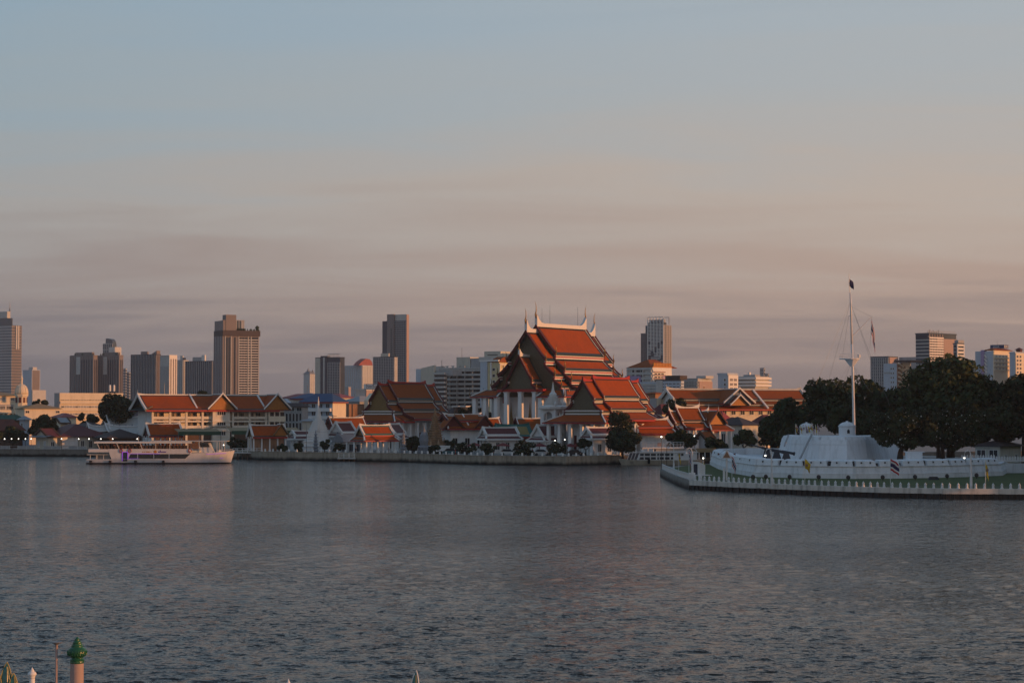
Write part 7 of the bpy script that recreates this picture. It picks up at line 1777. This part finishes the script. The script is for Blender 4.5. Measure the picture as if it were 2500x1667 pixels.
# ------------------------------------------------------------------ boats
def loft(mb, stations, m=0):
    """stations: lists of points of equal length; skins between them and caps the ends"""
    n = len(stations[0]); vs_ = [p for s_ in stations for p in s_]
    fs = []
    for i in range(len(stations) - 1):
        for k in range(n - 1): q = i * n + k; fs.append((q, q + 1, q + n + 1, q + n))
        fs.append((i * n + n - 1, i * n, (i + 1) * n, (i + 1) * n + n - 1))
    fs.append(tuple(range(n - 1, -1, -1))); L_ = (len(stations) - 1) * n; fs.append(tuple(range(L_, L_ + n)))
    return mb.add(vs_, fs, m)
def cruise_boat():
    D = 456.0; x0 = gx(216, D)
    r = empty('cruise_boat', (x0, D, 0), radians(2), 'white two deck cruise boat with purple neon trim and passengers on its open upper deck', 'boat')
    X = lambda px: gx(px, D) - x0
    Z = lambda y: gz(y, D)
    st = [(216, 2.5, 2.7, 1.05, 0), (235, 2.7, 3.0, 1.05, 0), (300, 2.8, 3.1, 1.1, 0), (455, 2.8, 3.1, 1.25, 0), (468, 2.75, 3.1, Z(1105), 0), (510, 2.1, 2.8, Z(1104), -.3), (540, 1.0, 1.9, Z(1102.5), -.9), (558, .3, 1.0, Z(1101), -1.3), (572, .04, .1, Z(1099.5), -1.9)]
    lo, hi = [], []
    for px, wb, wt, zt, sh in st:
        x = X(px); xm = x + sh * .45; xbm = x + sh
        wm = wb + (wt - wb) * .45
        lo.append([(xbm, -wb * .8, -.7), (xm - .0, -wm, .28), (xm, wm, .28), (xbm, wb * .8, -.7)])
        hi.append([(xm, -wm, .281), (x, -wt, zt), (x, wt, zt), (xm, wm, .281)])
    m = MB(); loft(m, lo); m.build('hull_bottom', 'hull_black', r)
    m = MB(); loft(m, hi); m.build('hull', 'hull_white', r)
    ya = -3.06
    m = MB(); m.extr([(X(278), 1.06), (X(462), 1.2), (X(470), Z(1105)), (X(464), Z(1095)), (X(270), Z(1095)), (X(274), 2.0)], lambda u, v, t: (u, t, v), ya, 3.06); m.build('cabin', 'hull_white', r)
    m = MB(); m.box(X(222), X(278), -3.04, 3.04, Z(1103), Z(1095.5)); m.build('stern_bulwark', 'hull_white', r)
    m = MB(); m.box(X(218), X(277), -2.9, 2.9, 2.05, 2.2); m.build('stern_deck', 'pale_concrete', r)
    m = MB(); m.box(X(238), X(273), -2.2, 2.2, 1.05, 2.04); m.build('engine_room', 'grey_metal', r)
    for px in (226, 242, 258): m = MB(); m.tube([(X(px), -2.6, 1.0), (X(px), -2.6, 2.1)], .07, 6); m.build('stern_post', 'white_metal', r)
    wins = [(319, 340), (342, 379), (381, 416), (418, 468)]
    for i, (a, b_) in enumerate(wins):
        z0, z1 = Z(1118.5), Z(1107.5); sl0 = 5 if i == 0 else 0; sl1 = -12 if i == 3 else 0
        m = MB(); m.extr([(X(a), z0), (X(b_ + sl1), z0), (X(b_), z1), (X(a + sl0), z1)], lambda u, v, t: (u, t, v), ya - .04, ya + .1); m.build('window', 'glass_dark', r)
    m = MB(); m.box(X(305.5), X(316), ya - .03, ya + .1, Z(1125), Z(1103.5)); m.build('door', 'glass_navy', r)
    ns = MB()
    for a, b_, c, d in ((303.5, 318, 1103.4, 1102), (303.5, 305.3, 1124, 1103.4), (316.2, 318, 1120, 1103.4)): ns.box(X(a), X(b_), ya - .12, ya + .05, Z(c), Z(d))
    ns.build('door_neon', 'neon_purple', r)
    for a, b_, y in ((318, 395, 1107.2), (318, 345, 1118.9)): m = MB(); m.box(X(a), X(b_), ya - .08, ya + .02, Z(y), Z(y) + .07); m.build('window_neon', 'neon_purple', r)
    m = MB(); m.bar((X(506), -2.84, Z(1108)), (X(553), -1.55, Z(1106)), .06, .09); m.build('bow_neon', 'neon_purple', r)
    m = MB(); m.bar((X(506), -2.55, Z(1119)), (X(546), -1.3, Z(1118)), .06, .08); m.build('bow_neon', 'neon_purple', r)
    for px in (301, 322, 467): m = MB(); m.tube([(X(px) + .32 * cos(t * pi / 6), ya - .1, Z(1099.5) + .42 * sin(t * pi / 6)) for t in range(13)], .09, 6); m.build('lifebuoy', 'red_paint', r)
    for px in (228, 275, 336, 403): m = MB(); m.lathe(X(px), -3.2, [(.3, .35), (.34, .55), (.3, .8)], 8); m.build('fender', 'rubber', r)
    # upper deck
    rbox(r, X(222), X(464), -3.0, 3.0, Z(1097), Z(1096), 'timber', 'upper_deck')
    rbox(r, X(236), X(470), -3.25, 3.25, Z(1081.5), Z(1077.5), 'white_metal', 'roof'); rbox(r, X(372), X(556), -2.9, 2.9, Z(1077.3), Z(1075.6), 'pale_concrete', 'front_roof')
    for px in (243, 290, 346): m = MB(); m.bar((X(px), -2.95, Z(1081)), (X(px + 6), -2.95, Z(1095)), .35 if px > 250 else .25, .12); o = m.build('slanted_pillar', 'hull_white', r)
    for px in (384, 418, 462, 489, 532, 544):
        for sy in (-2.8, 2.8): m = MB(); m.tube([(X(px), sy, Z(1104) if px > 465 else Z(1096)), (X(px), sy, Z(1078))], .06, 6); m.build('roof_post', 'white_metal', r)
    for k in range(26):
        px = 250 + 8.4 * k
        if 470 > px: rbox(r, X(px), X(px) + .5, -2.4, -.6, Z(1096) + .01, Z(1096) + .85, 'timber', 'bench')
    # wheelhouse on the fore deck
    m = MB(); m.hexa([(X(492), -1.6, Z(1104)), (X(522), -1.6, Z(1104)), (X(522), 1.6, Z(1104)), (X(492), 1.6, Z(1104)), (X(484), -1.5, Z(1079.5)), (X(511), -1.5, Z(1079.5)), (X(511), 1.5, Z(1079.5)), (X(484), 1.5, Z(1079.5))]); m.build('wheelhouse', 'hull_white', r)
    m = MB(); m.extr([(X(491), Z(1091)), (X(513), Z(1091)), (X(509), Z(1081)), (X(488), Z(1081))], lambda u, v, t: (u, t, v), -1.68, -1.5); m.build('wheelhouse_window', 'glass_dark', r)
    m = MB(); m.box(X(464), X(491), -2.7, 2.7, Z(1104), Z(1099)); m.build('foredeck_locker', 'cream_plaster', r)
    m = MB()
    for k in range(8): px = 536 + 4.6 * k; m.tube([(X(px), -1.9 + .2 * k, Z(1103)), (X(px), -1.9 + .2 * k, Z(1097.5))], .025, 4)
    m.tube([(X(536), -1.9, Z(1098)), (X(568), -.5, Z(1096.5))], .03, 4); m.build('bow_rail', 'white_metal', r)
    m = MB(); m.lathe(X(535), -1.2, [(.5, Z(1103)), (.6, Z(1101)), (.5, Z(1098.5))], 8); m.build('life_raft', 'white_metal', r)
    # painted lettering, too small to read
    lt = MB(); rr = random.Random(2); x = X(352)
    while x < X(373): w = rr.choice((.10, .13, .16)); lt.box(x, x + w, ya - .03, ya, Z(1103.6), Z(1101.2)); x += w + (.05 if rr.random() < .8 else .2)
    lt.build('orange_lettering', 'orange_paint', r, kind='stuff')
    m = MB(); m.lathe(0, 0, [(.02, 0), (.36, 0), (.36, .04), (.02, .04)], 14); o = m.build('sun_emblem', 'orange_paint', r, (X(383.5), ya - .0, Z(1102))); o.rotation_euler = (pi / 2, 0, 0)
    lt = MB(); x = X(390.5); i = 0
    while x < X(409): w = rr.choice((.11, .15, .18)); lt.box(x, x + w, ya - .03, ya, Z(1103.8), Z(1098 if i == 2 else 1101)); x += w + .04; i += 1
    lt.build('purple_lettering', 'purple_paint', r, kind='stuff')
    m = MB(); m.tube([(X(338), 0, Z(1077)), (X(338), 0, Z(1066))], .04, 4); m.build('flag_staff', 'white_metal', r)
    return r, X, Z, D, x0
# ---- people: one skinned body, seated or standing
def body(seated):
    v = [(0, 0, .0), (0, .0, .22), (0, .0, .44), (0, .0, .58), (0, -.01, .72), (0, -.02, .84)]
    rad = [.15, .14, .17, .06, .10, .09]; e = [(0, 1), (1, 2), (2, 3), (3, 4), (4, 5)]
    for sx in (-1, 1):
        i = len(v)
        if seated: v += [(sx * .10, -.02, -.02), (sx * .11, -.42, -.02), (sx * .11, -.44, -.45), (sx * .11, -.56, -.47)]
        else: v += [(sx * .10, 0, -.04), (sx * .11, -.02, -.44), (sx * .11, .0, -.84), (sx * .11, -.13, -.87)]
        rad += [.10, .075, .05, .04]; e += [(0, i), (i, i + 1), (i + 1, i + 2), (i + 2, i + 3)]
        i = len(v)
        v += [(sx * .20, 0, .46), (sx * .25, -.04, .20), (sx * .18, -.24 if seated else -.08, .05 if seated else -.02), (sx * .16, -.33 if seated else -.10, .06 if seated else -.12)]
        rad += [.065, .05, .035, .035]; e += [(2, i), (i, i + 1), (i + 1, i + 2), (i + 2, i + 3)]
    me = bpy.data.meshes.new('person'); me.from_pydata(v, e, [])
    o = bpy.data.objects.new('person', me); COL.objects.link(o)
    o.modifiers.new('skin', 'SKIN'); 
    for k, sv in enumerate(me.skin_vertices[0].data): sv.radius = (rad[k], rad[k] * .85); sv.use_root = (k == 0)
    sd = o.modifiers.new('sub', 'SUBSURF'); sd.levels = 1; sd.render_levels = 1
    dg = bpy.context.evaluated_depsgraph_get(); out = bpy.data.meshes.new_from_object(o.evaluated_get(dg)); bpy.data.objects.remove(o)
    for nm in ('cloth_dark', 'skin', 'black_metal'): out.materials.append(MAT[nm])
    for p in out.polygons:
        c = p.center
        p.material_index = (2 if (c.z > .80 or (c.z > .70 and c.y > .02)) else 1) if c.z > .60 else (1 if abs(c.x) > .14 and c.z < .10 and c.z > -.2 else 0)
        p.use_smooth = True
    return out
SEAT, STAND = body(True), body(False)
def variant(me, cloth):
    c = me.copy(); c.materials[0] = MAT[cloth]; return c
SV = [SEAT, variant(SEAT, 'cloth_light'), variant(SEAT, 'cloth_red')]; TV = [STAND, variant(STAND, 'cloth_light'), variant(STAND, 'cloth_red')]
boat, BX, BZ, BD, bx0 = cruise_boat()
rr = random.Random(11)
CL = ['dark', 'light', 'red']
for k in range(22):
    px = 252 + 8.4 * (k % 24) + 4; q = rr.randrange(3)
    w = boat.matrix_basis @ Vector((BX(px) - .05, -1.1 - .9 * (k % 2), BZ(1096) + .88))
    tag(inst(SV[q], 'person', None, w, (0, 0, radians(90 + rr.uniform(-25, 25)))), 'seated passenger in %s clothes on the open upper deck of the cruise boat' % CL[q], 'person', 'passengers in %s clothes on the cruise boat' % CL[q])
for k, px in enumerate((398, 430, 446)):
    w = boat.matrix_basis @ Vector((BX(px), -.2, BZ(1096) + .9)); q = k
    tag(inst(TV[q], 'person', None, w, (0, 0, rr.uniform(0, 6))), 'passenger in %s clothes standing under the cruise boat roof' % CL[q], 'person', 'standing passengers')
# ---- moored ferry
def ferry():
    D = 444.0; x0 = gx(1510, D)
    r = empty('ferry', (x0, D, 0), radians(3), 'moored white ferry with slanted blue window panels at its bow', 'boat')
    X = lambda px: gx(px, D) - x0; Z = lambda y: gz(y, D)
    st = []
    for px, w, zt, sh in ((1510, .05, Z(1120), .9), (1522, .9, Z(1121), .5), (1545, 1.9, Z(1122), .1), (1580, 2.3, Z(1122.5), 0), (1660, 2.3, Z(1122.5), 0), (1712, 2.2, Z(1122), 0)):
        x = X(px); st.append([(x + sh, -w * .7, -.5), (x, -w, zt), (x, w, zt), (x + sh, w * .7, -.5)])
    m = MB(); loft(m, st); m.build('hull', 'hull_cream', r)
    m = MB(); loft(m, [[(p[0][0], p[0][1] * 1.12 - .02, -.52), (p[0][0] - .02, p[1][1] * .78 - .04, .22), (p[0][0] - .02, -p[1][1] * .78 + .04, .22), (p[0][0], -p[0][1] * 1.12 + .02, -.52)] for p in st]); m.build('boot_top', 'hull_black', r)
    m = MB(); m.extr([(X(1553), Z(1122.5)), (X(1698), Z(1122.5)), (X(1698), Z(1104)), (X(1560), Z(1104))], lambda u, v, t: (u, t, v), -2.1, 2.1); m.build('cabin', 'white_metal', r)
    rbox(r, X(1557), X(1702), -2.3, 2.3, Z(1104) + .01, Z(1104) + .16, 'white_metal', 'roof')
    for k in range(3):
        a = 1530 + 8 * k; m = MB(); m.hexa([(X(a), -1.6 + .1 * k, Z(1121.5)), (X(a + 6.4), -1.65 + .1 * k, Z(1121.5)), (X(a + 6.4), -1.55 + .1 * k, Z(1121.5)), (X(a), -1.5 + .1 * k, Z(1121.5)), (X(a + 6.2), -1.6 + .1 * k, Z(1105)), (X(a + 12.6), -1.65 + .1 * k, Z(1105)), (X(a + 12.6), -1.55 + .1 * k, Z(1105)), (X(a + 6.2), -1.5 + .1 * k, Z(1105))]); m.build('slanted_panel', 'glass_navy', r)
    for k in range(4): a = 1529 + 8 * k; m = MB(); m.bar((X(a), -1.62, Z(1122)), (X(a + 6.6), -1.62, Z(1104)), .1, .12); m.build('panel_frame', 'white_metal', r)
    m = MB(); m.bar((X(1535), -1.6, Z(1104)), (X(1560), -1.6, Z(1104)), .15, .12); m.build('bow_beam', 'white_metal', r)
    for i, (a, b_) in enumerate(((1558, 1569), (1571.5, 1584), (1586.5, 1598.5), (1602, 1606), (1608, 1618), (1621, 1632), (1635, 1643), (1652, 1658), (1660, 1666))):
        for y0, y1 in ((1112, 1106.5), (1121, 1115)):
            if i > 6 and y0 > 1115: continue
            sl = 2 if i == 0 else 0
            m = MB(); m.extr([(X(a + (0 if y0 > 1115 else sl)), Z(y0)), (X(b_), Z(y0)), (X(b_), Z(y1)), (X(a + sl), Z(y1))], lambda u, v, t: (u, t, v), -2.14, -2.0); m.build('window', 'glass_dark', r)
    m = MB(); m.lathe(X(1581), -2.45, [(.22, .3), (.3, .6), (.3, 1.3), (.2, 1.6)], 10); m.build('fender', 'rubber', r)
    lettering(r, '205', (X(1539), -1.95, Z(1128)), (pi / 2, 0, radians(-14)), .62, 'black_metal')
    rbox(r, X(1566), X(1571), -.5, .5, Z(1104) + .17, Z(1098), 'white_metal', 'roof_box')
ferry()
# pontoon with an upper railed deck behind the ferry
D = 452.0; x0 = gx(1566, D); r = empty('pier_pontoon', (x0, D, 0), radians(3), 'two level pier pontoon with railings behind the ferry', 'pontoon')
X = lambda px: gx(px, D) - x0; Z = lambda y: gz(y, D)
rbox(r, -2, X(1690), -2, 3, -.4, 1.3, 'grey_concrete', 'float'); rbox(r, 0, X(1668), -1.6, 2.6, Z(1095), Z(1091.5), 'white_metal', 'upper_deck')
rbox(r, X(1600), X(1668), -1.2, 2.4, 1.31, Z(1095) - .01, 'pale_concrete', 'deck_house')
for px in (1567, 1580, 1593): m = MB(); m.tube([(X(px), -1.4, 1.3), (X(px), -1.4, Z(1095))], .1, 6); m.build('post', 'white_metal', r)
for k in range(13): m = MB(); px = 1568 + 8.3 * k; m.tube([(X(px), -1.55, Z(1091.5)), (X(px), -1.55, Z(1079))], .04, 5); m.build('rail_post', 'white_metal', r)
for y in (1079, 1083, 1087): m = MB(); m.tube([(0, -1.55, Z(y)), (X(1668), -1.55, Z(y))], .035, 5); m.build('rail', 'white_metal', r)
rbox(r, X(1603), X(1613), -1.64, -1.58, Z(1089), Z(1080), 'pink_plaster', 'notice_board')
m = MB(); m.tube([(X(1700), -1, 1.0), (X(1700), -1, 2.8)] + [(X(1700) - .9 + .9 * cos(t), -1, 2.8 + .8 * sin(t)) for t in (.5, 1.1, 1.57, 2.1, 2.7, 3.14)], .09, 6); m.build('arched_gangway_rail', 'white_metal', r)
# ---- parked cars and umbrellas behind the river wall
def car(label, px, D, material):
    r = empty('parked_car', (gx(px, D), D, GZ), radians(8), label, 'car', 'cars parked behind the river wall')
    m = MB(); m.extr([(-2.1, .35), (2.1, .35), (2.15, .75), (1.3, .92), (-1.7, .95), (-2.15, .8)], lambda u, v, t: (u, t, v), -.85, .85); m.build('body', material, r)
    m = MB(); m.extr([(-1.6, .951), (1.1, .93), (.5, 1.45), (-1.1, 1.48)], lambda u, v, t: (u, t, v), -.74, .74); m.build('cabin', 'glass_dark', r)
    m = MB(); m.box(-1.0, .45, -.70, .70, 1.482, 1.52); m.build('roof', material, r)
    for x in (-1.3, 1.35):
        for y in (-.86, .70): m = MB(); m.lathe(0, 0, [(.1, 0), (.33, .0), (.33, .16), (.1, .16)], 12); o = m.build('wheel', 'rubber', r, (x, y + .16, .33)); o.rotation_euler = (pi / 2, 0, 0)
car('teal car parked under the left frangipani', 1125, 470, 'car_paint_teal'); car('white car parked left of the spired shrine', 1322, 462, 'car_paint_white'); car('teal car parked by the stone chedi', 1102, 474, 'car_paint_teal'); car('white car parked in front of the wide sala', 1240, 466, 'car_paint_white'); car('dark car parked below the nearer twin hall', 1405, 458, 'black_metal')
for px, D, lab in ((1158, 476, 'red market umbrella beside the left frangipani'), (1228, 474, 'red market umbrella below the wide white sala'), (1318, 468, 'red market umbrella below the spired shrine'), (1392, 464, 'red market umbrella at the twin hall steps'), (1412, 470, 'second red umbrella at the twin hall steps')):
    r = empty('market_umbrella', (gx(px, D), D, GZ), 0, lab, 'umbrella', 'red umbrellas on the temple bank'); m = MB(); m.tube([(0, 0, 0), (0, 0, 2.7)], .04, 5); m.build('pole', 'grey_metal', r); m = MB(); m.lathe(0, 0, [(1.9, 2.05), (1.85, 2.1), (.8, 2.6), (.05, 2.85)], 8); m.build('canopy', 'red_canvas', r)
for k, (px, D) in enumerate(((1205, 460), (1266, 458), (1300, 458), (1418, 448), (1449, 447), (1112, 466), (868, 481), (949, 480))):
    q = k % 3; p = (gx(px, D), D, GZ + .9)
    tag(inst(TV[q], 'person', None, p, (0, 0, rr.uniform(0, 6))), 'person in %s clothes standing behind the river wall' % CL[q], 'person', 'people in %s clothes on the temple bank' % CL[q])
# ------------------------------------------------------------------ near bank: tops of posts and finials
NZ = 1.5
def near_post(name, label, px, D, cat):
    return empty(name, (gx(px, D), D, NZ), 0, label, cat)
D = 60.0; Z = lambda y: gz(y, D) - NZ
r = near_post('gate_pillar', 'pink round pillar with a green glazed lotus bud finial', 193, D, 'pillar')
m = MB(); m.lathe(0, 0, [(.26, -.2), (.26, .2), (.2, .22), (.2, Z(1618))], 28); m.build('shaft', 'pink_plaster', r, smooth=False)
m = MB(); m.lathe(0, 0, [(.20, Z(1618)), (.215, Z(1616)), (.205, Z(1612)), (.215, Z(1609)), (.19, Z(1606)), (.18, Z(1604))], 28); m.build('collar', 'glazed_green', r)
pr = [(.18, Z(1604)), (.25, Z(1600)), (.292, Z(1594)), (.295, Z(1590)), (.27, Z(1584)), (.22, Z(1580)), (.17, Z(1577.5)), (.175, Z(1576.5)), (.16, Z(1573)), (.125, Z(1569)), (.135, Z(1568)), (.105, Z(1564)), (.07, Z(1561)), (.08, Z(1560)), (.05, Z(1557)), (.02, Z(1554.5)), (.004, Z(1552.5))]
m = MB(); m.lathe(0, 0, pr, 32); o = m.build('finial', 'glazed_green', r, smooth=True)
for k in range(24):
    a = 2 * pi * k / 24; m = MB(); m.tube([(.2 * cos(a), .2 * sin(a), Z(1602)), (.285 * cos(a), .285 * sin(a), Z(1596)), (.292 * cos(a), .292 * sin(a), Z(1589)), (.24 * cos(a), .24 * sin(a), Z(1582))], [.012, .02, .018, .006], 5); m.build('petal_rib', 'glazed_green', o)
r = near_post('lamp_post', 'thin brown lamp post with a flat disc on top at the bottom left', 143, 60, 'lamp post')
m = MB(); m.tube([(0, 0, -.2), (0, 0, Z(1569))], .04, 12); m.build('post', 'pink_plaster', r, smooth=True); m = MB(); m.lathe(0, 0, [(.05, Z(1573)), (.09, Z(1570)), (.17, Z(1567.5)), (.18, Z(1566)), (.02, Z(1565))], 18); m.build('disc', 'grey_metal', r)
r = near_post('fence_post', 'small white post with a lotus bud finial at the bottom left', 84, 60, 'post')
m = MB(); m.lathe(0, 0, [(.12, -.2), (.12, .2), (.085, .22), (.085, Z(1655)), (.06, Z(1654.9))], 16); m.build('shaft', 'white_plaster', r)
m = MB(); m.lathe(0, 0, [(.085, Z(1655)), (.09, Z(1652)), (.1, Z(1651)), (.085, Z(1650)), (.1, Z(1649)), (.13, Z(1646)), (.135, Z(1644.5)), (.11, Z(1640)), (.06, Z(1637.5)), (.062, Z(1636)), (.035, Z(1632)), (.004, Z(1627.5))], 20); m.build('finial', 'white_plaster', r, smooth=True)
r = near_post('fence_post', 'tip of a white finial at the bottom left of the centre', 707, 60, 'post')
m = MB(); m.lathe(0, 0, [(.12, -.2), (.085, .2), (.085, Z(1682)), (.13, Z(1676)), (.13, Z(1672)), (.06, Z(1667)), (.035, Z(1662)), (.004, Z(1656))], 20); m.build('finial_shaft', 'white_plaster', r, smooth=True)
def leaf_finial(label, px, ytip, D, w, leaves):
    """ceramic leaves standing on a post, each a curved blade with a pale rim"""
    r = near_post('ceramic_finial', label, px, D, 'finial'); zt = gz(ytip, D) - NZ
    m = MB(); m.lathe(0, 0, [(.2, -.2), (.2, .2), (.12, .3), (.12, zt - 1.0), (.2, zt - .9), (.1, zt - .75)], 16); m.build('post', 'white_plaster', r)
    for (ox, oy, h, ww, an, m1, m2) in leaves:
        def blade(k, q, off):
            vs_ = []; n = 9
            for i in range(n + 1):
                t = i / n; wd = k * ww * (sin(pi * min(1, t * .86 + .14)) ** .8) * (1 if i < n else 0); z = zt - 1.0 + (h + 0) * t; bend = .12 * t * t
                for s_ in (-1, -.5, 0, .5, 1): vs_.append((wd * s_, off + bend + .10 * ww * (1 - s_ * s_) * -1, z))
            fs = []
            for i in range(n):
                for j in range(4): a = i * 5 + j; fs.append((a, a + 1, a + 6, a + 5))
            mb = MB(); mb.add(vs_, fs); return mb
        o = blade(1.0, 0, 0).build('leaf', m1, r, (ox, oy, 0), an, smooth=True); o.modifiers.new('thickness', 'SOLIDIFY').thickness = .05
        mb = MB(); n = 9
        for s_ in (-1, 1): mb.tube([(s_ * ww * (sin(pi * min(1, i / n * .86 + .14)) ** .8) * (1 if i < n else 0), .12 * (i / n) ** 2, zt - 1.0 + h * i / n) for i in range(n + 1)], .018, 5)
        mb.build('rim', m2, o)
        for k in (.3, .6):
            v = MB(); v.tube([(s_ * .0 + ww * k * s2 * (sin(pi * min(1, i / n * .86 + .14)) ** .8), -.1 * ww * (1 - k * k) - .03 + .12 * (i / n) ** 2, zt - 1.0 + h * i / n) for s2 in (1,) for i in range(n)], .008, 4); v.build('vein', 'yellow_mosaic', o)
leaf_finial('cluster of green and yellow ceramic leaf finials at the bottom left corner', 20, 1617, 52, .2, [(0, 0, 1.0, .16, 0, 'teal_mosaic', 'yellow_mosaic'), (.22, -.05, .72, .12, .3, 'teal_mosaic', 'yellow_mosaic'), (-.22, -.05, .68, .12, -.3, 'teal_mosaic', 'yellow_mosaic'), (.34, -.1, .5, .08, .5, 'yellow_mosaic', 'yellow_mosaic')])
leaf_finial('single green ceramic leaf finial with a white edge at the bottom centre', 1012, 1637, 52, .12, [(0, 0, 1.0, .13, -.5, 'teal_mosaic', 'white_trim')])
